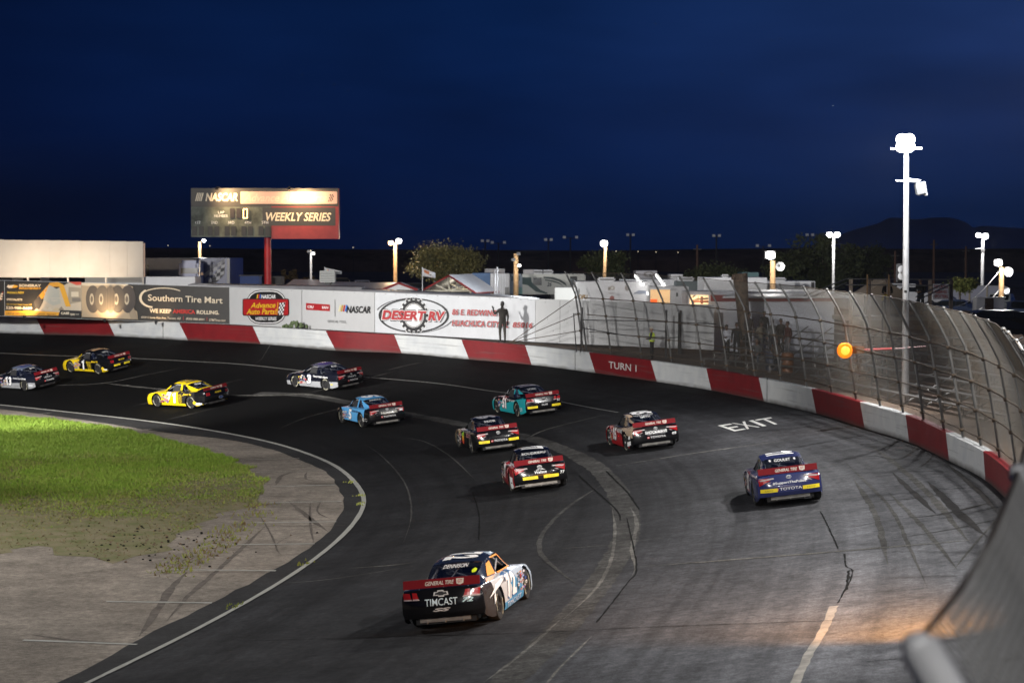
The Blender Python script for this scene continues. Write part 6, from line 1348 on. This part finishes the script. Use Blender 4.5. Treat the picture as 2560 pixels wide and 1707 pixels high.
# ------------------------------------------------------------------ people
def person(loc, face, label, top, legs, pose='stand', skin=(.36, .22, .15), hat=None, hair=(.03, .022, .018), vest=None, h=1.76, name='person', cat='person', arms=None, group=None):
    """one continuous skinned body on joints, with head, face and fingers in the same mesh"""
    k = h / 1.76; J = {'pel': (0, 0, .95), 'sp': (0, .01, 1.15), 'ch': (0, .0, 1.36), 'nk': (0, .015, 1.49), 'hd': (0, .03, 1.56)}
    sit = pose == 'sit'; lean = pose == 'lean'
    for s, n in ((-1, 'l'), (1, 'r')):
        J['sh' + n] = (.185 * s, 0, 1.41); J['hip' + n] = (.09 * s, 0, .90); J['kn' + n] = (.11 * s, .03, .50); J['an' + n] = (.11 * s, -.02, .10); J['to' + n] = (.13 * s, .15, .04)
        e, w = ((.24 * s, -.04, 1.14), (.25 * s, .06, .90))
        if arms == 'front': e, w = (.24 * s, .02, 1.15), (.09 * s, .24, 1.14)
        if arms == 'cam': e, w = (.25 * s, .10, 1.22), (.07 * s, .26, 1.42)
        if arms == 'raise' and s < 0: e, w = (-.35, .05, 1.24), (-.37, .17, 1.47)
        J['el' + n], J['wr' + n] = e, w
    if sit:
        for n in J:
            x, y, z = J[n]
            if n[:2] in ('pe', 'sp', 'ch', 'nk', 'hd', 'sh', 'el', 'wr', 'hi'): J[n] = (x, y - .02, z - .47)
        for s, n in ((-1, 'l'), (1, 'r')): J['kn' + n] = (.13 * s, .42, .50); J['an' + n] = (.13 * s, .40, .10); J['to' + n] = (.14 * s, .56, .04); J['el' + n] = (.25 * s, .08, .70); J['wr' + n] = (.12 * s, .32, .58)
    if lean:
        for n in ('ch', 'nk', 'hd', 'shl', 'shr', 'ell', 'elr', 'wrl', 'wrr'): x, y, z = J[n]; J[n] = (x, y + .30 * (z - .95), z - .10 * (z - .9))
    E_ = [('pel', 'sp'), ('sp', 'ch'), ('ch', 'nk'), ('nk', 'hd')]
    for n in 'lr': E_ += [('ch', 'sh' + n), ('sh' + n, 'el' + n), ('el' + n, 'wr' + n), ('pel', 'hip' + n), ('hip' + n, 'kn' + n), ('kn' + n, 'an' + n), ('an' + n, 'to' + n)]
    names = list(J); RAD = {'pel': (.16, .12), 'sp': (.15, .105), 'ch': (.17, .12), 'nk': (.06, .06), 'hd': (.06, .06)}
    def rad(n): return RAD.get(n) or {'sh': (.075, .075), 'el': (.052, .052), 'wr': (.034, .034), 'hi': (.10, .10), 'kn': (.068, .068), 'an': (.048, .048), 'to': (.042, .036)}[n[:2]]
    me = bpy.data.meshes.new('p'); me.from_pydata([J[n] for n in names], [(names.index(a), names.index(b)) for a, b in E_], []); o = bpy.data.objects.new('p', me); COL.objects.link(o)
    md = o.modifiers.new('s', 'SKIN'); sv = me.skin_vertices[0].data
    for i, n in enumerate(names): sv[i].radius = rad(n); sv[i].use_root = n == 'pel'
    o.modifiers.new('u', 'SUBSURF').levels = 1
    dg = bpy.context.evaluated_depsgraph_get(); em = o.evaluated_get(dg).to_mesh(); vs = [v.co.copy() for v in em.vertices]; fs = [tuple(p.vertices) for p in em.polygons]; bpy.data.objects.remove(o)
    M_S, M_T, M_L, M_F = flat(skin, .6), mat('cloth_%g_%g_%g' % top, top, .85, noise=.15, scale=6), mat('cloth_%g_%g_%g' % legs, legs, .85, noise=.15, scale=6), M_DARK
    P = {n: V(J[n]) for n in J}
    def seg(v):
        best = None
        for a, b in E_:
            d = P[b] - P[a]; t_ = max(0, min(1, (v - P[a]).dot(d) / d.length_squared)); q = (v - P[a] - d * t_).length - .5 * (rad(a)[0] * (1 - t_) + rad(b)[0] * t_)
            if best is None or q < best[0]: best = (q, a, b)
        return best[1], best[2]
    mb = MB()
    for f in fs:
        c = sum((vs[i] for i in f), V()) / len(f); a, b = seg(c)
        m = M_S if a == 'nk' else M_L if (a[:3] in ('hip', 'knl', 'knr') or b[:3] == 'hip') else M_F if a[:2] == 'an' else M_T
        mb.mi.append(mb.slot(m)); mb.f.append(list(f))
    mb.v = [tuple(v) for v in vs]
    hc = P['hd'] + V((0, .01, .10)); mb.ball(hc, .078, .098, .118, M_S, 10); mb.ball(hc + V((0, .098, -.012)), .014, .024, .02, M_S, 5); mb.box(hc + V((0, .088, -.058)), (.045, .02, .010), flat((.25, .09, .08)))
    for s in (-1, 1): mb.ball(hc + V((s * .03, .086, .012)), .012, .012, .008, M_DARK, 4); mb.ball(hc + V((s * .08, -.005, -.005)), .012, .024, .034, M_S, 5)
    for n, s in (('l', -1), ('r', 1)):                                 # palm, four bent fingers and a thumb
        w = P['wr' + n]; d = (w - P['el' + n]).normalized(); side = d.cross(V((0, 0, 1)) if abs(d.z) < .9 else V((0, 1, 0))).normalized(); up = side.cross(d)
        M_H = M_S; pe = w + d * .085; mb.tube([w - d * .01, w + d * .03, pe], [.030, .040, .036], M_H, 8)
        for i, l in enumerate((.072, .08, .075, .058)): b0 = pe + side * (.027 - .018 * i); m1 = b0 + d * l * .55 - up * .008; mb.tube([b0 - d * .01, m1, m1 + d * l * .38 - up * .03], [.010, .009, .007], M_H, 5)
        b0 = w + d * .03 + side * .036; mb.tube([b0, b0 + side * .025 + d * .025, b0 + side * .03 + d * .058 - up * .01], [.012, .011, .008], M_H, 5)
    mb.v = [tuple(V(v) * k) for v in mb.v]; root = empty(name, loc, face, label, cat, group); b = mb.build('body', None, root, True)
    hb = MB(); hz = hc + V((0, -.012, .03))
    if hat: hb.ball(hz + V((0, 0, .035)), .088, .105, .075, flat(hat), 8); hb.box(hc + V((0, .135, .06)), (.13, .11, .012), flat(hat)); nm = 'cap'
    else: hb.ball(hz + V((0, -.012, .02)), .086, .10, .10, flat(hair), 8); nm = 'hair'
    hb.v = [tuple(V(v) * k) for v in hb.v]; hb.build(nm, None, root, True)
    if vest:
        vb = MB()
        zc = J['ch'][2] - .12; dy = J['ch'][1]; vb.lathe([(.185, -.24), (.195, -.1), (.20, .1), (.16, .2), (.10, .245)], flat(vest, .7), 16, 'z', (0, dy * .6, zc)); vb.v = [(x, (y - dy * .6) * .80 + dy * .6, z) for x, y, z in vb.v]; mb2 = MB(); mb2.v = vb.v; mb2.f = vb.f; mb2.mi = vb.mi; mb2.m = vb.m
        n0 = len(mb2.v); st = MB(); st.lathe([(.203, -.14), (.203, -.09)], flat((.7, .7, .7)), 16, 'z', (0, dy * .6, zc)); st.v = [(x, (y - dy * .6) * .81 + dy * .6, z) for x, y, z in st.v]; mb2.add(st.v, st.f, st.m[0]); mb2.v = [tuple(V(v) * k) for v in mb2.v]; mb2.build('safety_vest', None, root, True)
    return root
def feet(px, py, z=None):
    """ground behind the wall: find the point on the bank under this picture point"""
    Y = 112
    for _ in range(12):
        q = atY(px, py, Y); p, d, n = wall_at(s_near(V((q.x, q.y, 0)))); zz = (p.z + WHf(p.y) - .12) if z is None else z; Y = Y + (q.z - zz) / (EYE.z - q.z) * Y * .7
    return atY(px, py, Y)
q = feet(1630, 900); person(V((q.x, q.y, q.z)), R(70), 'track marshal in a yellow safety vest and pale cap, standing behind the wall', (.04, .05, .05), (.016, .016, .018), 'stand', (.36, .22, .15), (.55, .52, .45), vest=(.78, .98, .08), arms='front')
sx = s_near(atZ(1245, 905, 2.6)); p, d, n = wall_at(sx); p2 = p + n * .16 + V((0, 0, WHf(p.y)))
person(p2, R(20), 'slim dark statue of a figure with one arm raised, on the track wall', (.040, .036, .032), (.050, .046, .040), 'stand', (.035, .032, .03), None, (.03, .028, .026), h=2.38, name='statue', cat='statue', arms='raise')
# bleachers behind the fence
M_ALU = mat('bleacher_aluminium', (.17, .165, .16), .5, .4, noise=.15, scale=2); M_ALUR = mat('bleacher_rust', (.12, .08, .06), .7, noise=.3, scale=2)
def bleacher(label, c0, c1, rows, rise=.30, run=.62):
    """c0, c1: ends of the front foot line; rows climb away from the track"""
    ax = (c1 - c0); ax.z = 0; L_ = ax.length; ax.normalize(); nn = V((-ax.y, ax.x, 0))
    t = Thing('bleacher', (c0 + c1) / 2, label, 'bleacher', 'aluminium bleachers behind the catch fence')
    for r in range(rows):
        o0 = nn * (r * run) + V((0, 0, rise * r)); mb = MB(); a, b = c0 + o0 + V((0, 0, .42)), c1 + o0 + V((0, 0, .42)); a2 = a + nn * .28; b2 = b + nn * .28; th = V((0, 0, -.05)); mb.add([a, b, b2, a2, a + th, b + th, b2 + th, a2 + th], [(0, 1, 2, 3), (4, 7, 6, 5), (0, 4, 5, 1), (3, 2, 6, 7), (0, 3, 7, 4), (1, 5, 6, 2)], M_ALU); t.part(mb, 'seat_plank')
        mb = MB(); a, b = c0 + o0 + nn * .32 + V((0, 0, .06)), c1 + o0 + nn * .32 + V((0, 0, .06)); a2, b2 = a + nn * .26, b + nn * .26; th = V((0, 0, -.04)); mb.add([a, b, b2, a2, a + th, b + th, b2 + th, a2 + th], [(0, 1, 2, 3), (4, 7, 6, 5), (0, 4, 5, 1), (3, 2, 6, 7), (0, 3, 7, 4), (1, 5, 6, 2)], M_ALUR); t.part(mb, 'foot_plank')
    mb = MB(); n_ = max(2, int(L_ / 2))
    for i in range(n_ + 1):
        e = c0.lerp(c1, i / n_); mb.tube([e, e + nn * (rows * run) + V((0, 0, rise * rows + .36))], .03, M_ALU, 5); 
        for r in range(0, rows): b = e + nn * (r * run + .14) + V((0, 0, rise * r + .4)); mb.tube([V((b.x, b.y, c0.z - .4)), b], .025, M_ALU, 5)
    t.part(mb, 'frame'); return nn
c0 = feet(1758, 915); c1 = feet(2060, 950); c0 = V((c0.x, c0.y + .8, c0.z)); c1 = V((c1.x + .8, c1.y, c1.z)); c0.z = c1.z = min(c0.z, c1.z)
nn = bleacher('low bleacher with spectators behind the white snack stand side of the fence', c0, c1, 6)
c2 = V((13.4, 93.5, 3.05)); c3 = V((16.6, 70, 3.05)); bleacher('empty bleacher behind the tall floodlight pole', c2, c3, 7, .32, .7)
# spectators: (head x, head y, feet depth row, facing, ...)
def onrow(px, r): # station along the bleacher below this picture column
    best = min(((abs(CX + FPX * q.x / q.y - px), q) for q in [c0.lerp(c1, i / 200) + nn * (r * .62 + .45) + V((0, 0, .30 * r + .08)) for i in range(201)]), key=lambda e: e[0]); return best[1]
G = 'spectators by the fence'
SPEC = [(1817, 1, R(150), 'spectator in a white top and black cap with hands held in front', (.55, .56, .62), (.02, .02, .022), 'stand', (.02, .02, .02), 'front'), (1842, 1.4, R(170), 'bare headed spectator all in black beside the white topped one', (.018, .018, .02), (.02, .02, .02), 'stand', None, None),
        (1900, 2, R(200), 'spectator in a beige jacket bending over something in both hands', (.16, .145, .115), (.05, .055, .065), 'lean', (.10, .08, .06), 'front'), (1911, 3.4, R(190), 'tallest standing spectator, in black with a camouflage cap', (.02, .02, .02), (.03, .03, .04), 'stand', (.09, .09, .05), None),
        (1894, .6, R(160), 'spectator in a grey top seated low in front of the beige jacket', (.06, .065, .07), (.055, .065, .085), 'sit', None, None), (1931, 2.2, R(185), 'spectator in a grey hooded top with a lime stripe', (.09, .095, .095), (.03, .03, .035), 'stand', (.10, .09, .07), None),
        (1941, .8, R(175), 'spectator in a brown plaid shirt seated with the back turned', (.055, .04, .028), (.02, .02, .025), 'sit', None, None), (1954, 2.4, R(150), 'spectator in dark clothes and dark cap left of the long haired one', (.025, .021, .018), (.03, .03, .03), 'stand', (.05, .04, .03), None),
        (1971, 2, R(120), 'long haired spectator in dark red clothes', (.07, .02, .018), (.14, .14, .15), 'stand', None, None), (1872, 3, R(200), 'spectator half hidden behind the palm trunk', (.06, .05, .05), (.03, .03, .03), 'stand', None, None)]
for px, r, fa, lab, tp_, lg, ps, ht, ar in SPEC:
    q = onrow(px, r); z = q.z - (.0 if ps != 'sit' else .02); person(V((q.x, q.y, z)), fa, lab, tp_, lg, ps, (.17, .10, .07), ht, (.06, .03, .02) if 'long' in lab or 'plaid' in lab else (.02, .016, .014), vest=None, arms=ar, group=G)
# bins by the bleacher
for px, py, col, lab in ((1928, 925, (.045, .06, .10), 'blue grey barrel bin at the foot of the bleacher'), (1969, 930, (.16, .06, .02), 'orange barrel beside the blue grey bin')):
    q = feet(px, py); t = Thing('barrel', q, lab, 'barrel'); mb = MB(); mb.lathe([(.0, 0), (.30, 0), (.31, .3), (.30, .32), (.31, .34), (.31, .62), (.30, .64), (.31, .66), (.31, .93), (.27, .95), (.26, .90), (0, .9)], mat('drum_%g' % col[0], col, .5, noise=.15), 20, 'z', q); t.part(mb, 'drum', None, 30)
# chain-link yard fence with posts between wall and white panels
def hpt(px, py): return feet(px, py)
t = Thing('yard_fence', feet(1560, 880), 'dark pipe fence with leaning posts between the catch fence and the white wall', 'fence')
for x0, y0, x1, y1 in ((1453, 872, 1455, 768), (1554, 872, 1551, 786), (1664, 895, 1666, 775), (1701, 885, 1701, 775), (1696, 885, 1698, 782)):
    a = feet(x0, y0); b = atY(x1, y1, a.y); mb = MB(); mb.tube([a - V((0, 0, .3)), b], .06, M_DARK, 7); t.part(mb, 'post')
for pts in (((1456, 800), (1600, 802), (1700, 806), (1790, 810)), ((1456, 820), (1560, 838), (1665, 845), (1700, 843))):
    mb = MB(); mb.tube([atY(x, y, 113.6 - (x - 1456) * .012) for x, y in pts], .028, M_DARK, 5); t.part(mb, 'rail')
mb = MB(); mb.tube([atY(x, y, 114) for x, y in ((1436, 785), (1452, 782), (1452, 880))], .03, M_DARK, 5); mb.tube([atY(x, y, 114) for x, y in ((1434, 783), (1441, 880))], .03, M_DARK, 5); t.part(mb, 'gate_frame')
# --- spotter deck at right
Yd = 100; zf = 5.9; x0, x1 = atY(2105, 720, Yd).x, atY(2375, 720, Yd).x
t = Thing('spotter_deck', V(((x0 + x1) / 2, Yd + 1.5, 3)), 'raised deck with grey pipe railings and wooden posts behind the catch fence', 'deck'); mb = MB(); mb.box(((x0 + x1) / 2, Yd + 1.5, zf - .1), (x1 - x0, 3.0, .2), mat('deck_boards', (.30, .27, .22), .8, noise=.2)); t.part(mb, 'floor')
for px in (2127, 2174, 2221, 2325, 2378):
    q = atY(px, 697, Yd); mb = MB(); mb.box((q.x, Yd, (q.z + 2.8) / 2), (.16, .14, q.z - 2.8), mat('deck_post', (.30, .24, .19), .8, noise=.2)); t.part(mb, 'post')
for y in (697, 712): mb = MB(); mb.tube([atY(2116, y, Yd - .1), atY(2378, y + 2, Yd - .1)], .028, M_GALV, 6); t.part(mb, 'rail')
for a, b in (((2116, 697), (2010, 740)), ((2116, 707), (2010, 750)), ((2375, 702), (2290, 742)), ((2375, 712), (2290, 752))): mb = MB(); mb.tube([atY(*a, Yd - .15), atY(*b, Yd - 3)], .028, M_GALV, 6); t.part(mb, 'stair_rail')
for px in (2168, 2222): mb = MB(); q = atY(px, 720, Yd - .2); mb.box(q, (.06, .06, 1.3), M_WOOD); t.part(mb, 'rail_post')
def m3(x, y, off): q = atY(1700 + x / 2.735, 560 + y / 2.735, Yd - .25); q.y -= off; return q
t = Thing('spotter_sign', m3(1785, 500, 0), 'white sign with red lettering tied to the deck railing', 'sign'); mb = MB(); a, b = m3(1730, 516, 0), m3(1838, 410, 0); mb.box((a + b) / 2 + V((0, .03, 0)), (b.x - a.x, .04, b.z - a.z), M_WTR); t.part(mb, 'board'); A = Art(m3, .004, .012); RD = (.36, .03, .03)
A.text('TOP 2 ROWS', 1736, 440, 1832, 418, RD, 0, .02); A.text('RESERVED', 1744, 474, 1826, 454, RD, 0, .02); A.text('SPOTTERS', 1740, 506, 1830, 484, RD, 0, .02); t.part(A.mb, 'lettering')
q = atY(2216, 700, Yd + 1.2); person(V((q.x - .0, Yd + .9, zf)), R(160), 'man in black half hidden by the tall floodlight pole', (.015, .015, .016), (.02, .02, .02), 'stand', (.33, .2, .14), None, group='men on the spotter deck', arms='front', h=1.72)
q = atY(2298, 700, Yd + 1.2); person(V((q.x, Yd + .8, zf)), R(150), 'man in a black jacket and cap on the spotter deck, left of the sign', (.014, .014, .015), (.02, .02, .02), 'stand', (.33, .2, .14), (.02, .02, .02), group='men on the spotter deck', arms='front', h=1.82)
# traffic-style lamp on the pole side
t = Thing('signal_lamp', atY(2254, 685, 82), 'two round unlit signal lamps beside the tall floodlight pole', 'signal lamp'); mb = MB(); q = atY(2254, 683, 82); mb.box(q, (.42, .2, .75), M_DARK, None, .03); mb.tube([q + V((.1, 0, 0)), V((15.35, 81.2, q.z))], .03, M_DARK, 5); t.part(mb, 'case')
for y in (674, 690): mb = MB(); q = atY(2254, y, 81.85); mb.tube([q + V((0, .02, 0)), q + V((0, -.06, 0))], [.14, .16], M_STEEL, 14); t.part(mb, 'lens')
# white fence wall, cabinet, tent at right
def x_(t): mb = MB(); [mb.box((t.a.x + (t.b.x - t.a.x) * k, t.Y - .03, (t.a.z + t.b.z) / 2), (.12, .06, t.a.z - t.b.z), mat('fence_post_tan', (.48, .42, .30), .7)) for k in (.0, .33, .66, 1)]; mb.box(((t.a.x + t.b.x) / 2, t.Y - .02, t.a.z), (t.b.x - t.a.x, .08, .08), M_STEEL); t.part(mb, 'post')
boxthing('white_fence', 2380, 2512, 715, 760, 178, .15, mat('fence_white', (.45, .46, .55), .6), 'white boarded yard fence behind the parked pickups', 'fence', None, 3.9, x_, .01)
def x_(t): win(t, 2462, 2484, 745, 777, mat('cabinet_dark', (.05, .03, .025), .7, noise=.4), 'open_front'); win(t, 2440, 2512, 742, 745, M_WTR, 'top_board', .2)
boxthing('open_cabinet', 2442, 2511, 744, 800, 128, 1.2, M_WTR, 'white open fronted cabinet below the white fence', 'cabinet', None, 3.9, x_)
Yt_ = 128; t = Thing('canvas_tent', atY(2200, 740, Yt_), 'tan canvas tent behind the spotter deck', 'tent'); mb = MB(); pts = [atY(x, y, Yt_) for x, y in ((2160, 735), (2215, 700), (2270, 735))]; mb.prism([pts[0] - V((0, 0, 2)), pts[0], pts[1], pts[2], pts[2] - V((0, 0, 2))], (0, 4, 0), mat('canvas', (.20, .16, .12), .9)); t.part(mb, 'canopy')
q = atY(2210, 745, 98); t = Thing('hoist', V((q.x, 98, 3)), 'small yellow machine arm on the deck, left of the tall floodlight pole', 'machine'); mb = MB(); mb.tube([atY(2206, 752, 98), atY(2208, 740, 98), atY(2216, 737, 98), atY(2219, 748, 98)], .05, mat('machine_yellow', (.5, .36, .02), .5), 7); mb.tube([atY(2207, 750, 98), V((atY(2207, 750, 98).x, 98, 3))], .05, M_DARK, 6); t.part(mb, 'arm')
# ------------------------------------------------------------------ trees
def tree(px, ytop, wpx, hpx, Y, label, cols, nleaf=4200, clumps=46, trunk=(.10, .08, .06), name='tree', zb=2.2, leaf=.16, group=None, spread=.5):
    top = atY(px, ytop, Y); w_ = wpx * Y / FPX / 2; h_ = hpx * Y / FPX; c = V((top.x, Y, top.z - h_ / 2)); rnd = random.Random(px)
    t = Thing(name, V((top.x, Y, zb)), label, 'tree' if name == 'tree' else 'bush', group); cl = []
    while len(cl) < clumps:
        v = V((rnd.uniform(-1, 1), rnd.uniform(-1, 1), rnd.uniform(-1, 1)))
        if .25 < v.length < 1 and v.z > -.75 + .5 * abs(v.x): cl.append((c + V((v.x * w_, v.y * w_ * .8, v.z * h_ / 2)), rnd.uniform(.35, 1)))
    mb = MB(); tk = V((top.x + rnd.uniform(-.3, .3), Y, zb - .2)); fork = V((tk.x, Y, zb + max(.4, (c.z - h_ * .35 - zb))))
    mb.tube([tk, tk.lerp(fork, .5) + V((.1, 0, 0)), fork], [h_ * .05 + .04, h_ * .042 + .03, h_ * .035 + .03], mat('bark_%s' % name, trunk, .95, noise=.4, scale=4), 9)
    for p, s in cl[:12]: m_ = fork.lerp(p, .5) + V((rnd.uniform(-.3, .3), 0, rnd.uniform(-.2, .1))); mb.tube([fork, m_, p], [h_ * .02 + .02, .05, .02], mat('bark_%s' % name), 6)
    t.part(mb, 'trunk'); mb = MB(); ms = [flat(q, .75) for q in cols]
    for i in range(nleaf):
        p, s = cl[i % clumps]; r = w_ * .34 * s; v = V((rnd.gauss(0, spread), rnd.gauss(0, spread), rnd.gauss(0, spread * .75))) * r; q = p + v; a = V((rnd.uniform(-1, 1), rnd.uniform(-1, 1), rnd.uniform(-1, 1))).normalized(); b = a.cross(V((rnd.uniform(-1, 1), rnd.uniform(-1, 1), rnd.uniform(-1, 1)))).normalized(); l = leaf * rnd.uniform(.6, 1.4)
        mb.add([q - a * l, q + b * l * .45, q + a * l, q - b * l * .45], [(0, 1, 2, 3)], ms[(i % clumps * 7 + rnd.randint(0, 1)) % len(ms)])
    t.part(mb, 'crown'); return t
OL = [(.13, .12, .04), (.10, .09, .03), (.07, .07, .03), (.16, .14, .05)]
tree(1108, 618, 190, 92, 182, 'spreading olive coloured tree left of the motorhomes, lit on its left side', OL, 15000, 70, leaf=.105)
DG = [(.045, .06, .02), (.06, .07, .025), (.035, .045, .02)]
tree(1512, 632, 120, 70, 215, 'dark green tree behind the tilted wooden lamp post', DG, 7000, 40, leaf=.15, group=None)
tree(2060, 585, 180, 150, 235, 'tall dark tree behind the slim white lamp post with two lamps', DG, 9000, 60, leaf=.2)
tree(2175, 618, 150, 110, 245, 'dark tree left of the big white floodlight pole', DG, 7000, 44, leaf=.2)
tree(1960, 636, 110, 90, 225, 'dark bushy tree right of the stout wooden lamp post', DG, 6000, 36, leaf=.17)
tree(1790, 672, 160, 40, 220, 'low dark shrub row behind the white trailers', DG, 5000, 40, leaf=.15, name='shrub')
tree(2405, 697, 72, 34, 150, 'leafy yellow green bush lit from above, behind the white fence', [(.20, .22, .05), (.13, .16, .04), (.25, .25, .07)], 3600, 30, leaf=.11, name='shrub', zb=3.9, spread=.6)
for px, yt, wd, lab in ((735, 672, 26, 'dry tan bush right of the scoreboard post'), (712, 676, 18, 'small dry bush touching the scoreboard post side'), (770, 690, 40, 'dry bush behind the grey lamp post')): tree(px, yt, wd, 34, 215, lab, [(.16, .11, .05), (.11, .08, .04)], 500, 12, leaf=.2, name='shrub', group='dry bushes beyond the signs')
# far settlement lights on the plain: small lit lamps
for px, py in ((420, 614), (525, 615), (883, 619), (1540, 628), (1695, 631), (1595, 629), (1640, 630)):
    q = atY(px, py, 640); t = Thing('distant_lamp', q, 'distant point of light on the dark plain', 'distant lamp', 'distant lights on the dark plain'); mb = MB(); mb.ball((q.x, q.y, q.z), .13, .13, .13, glow('far_light', (1, .85, .6), 1.2), 4); t.part(mb, 'bulb'); mb = MB(); mb.tube([(q.x, q.y + .3, 2), (q.x, q.y + .3, q.z)], .08, M_DARK, 4); t.part(mb, 'pole')
# ------------------------------------------------------------------ thin night haze round the lamps
HAZE = .00005
if HAZE:
    mb = MB(); mb.box((-60, 310, 6.5), (1700, 1100, 15.9 + 1.2), None); hz = mb.build('haze', kind='stuff'); m = bpy.data.materials.new('haze_air'); m.use_nodes = True; n = m.node_tree; n.nodes.remove(n.nodes['Principled BSDF']); v = n.nodes.new('ShaderNodeVolumePrincipled'); v.inputs['Density'].default_value = HAZE; v.inputs['Color'].default_value = (.8, .85, .95, 1); v.inputs['Anisotropy'].default_value = .3
    n.links.new(v.outputs[0], n.nodes['Material Output'].inputs['Volume']); hz.data.materials.append(m)
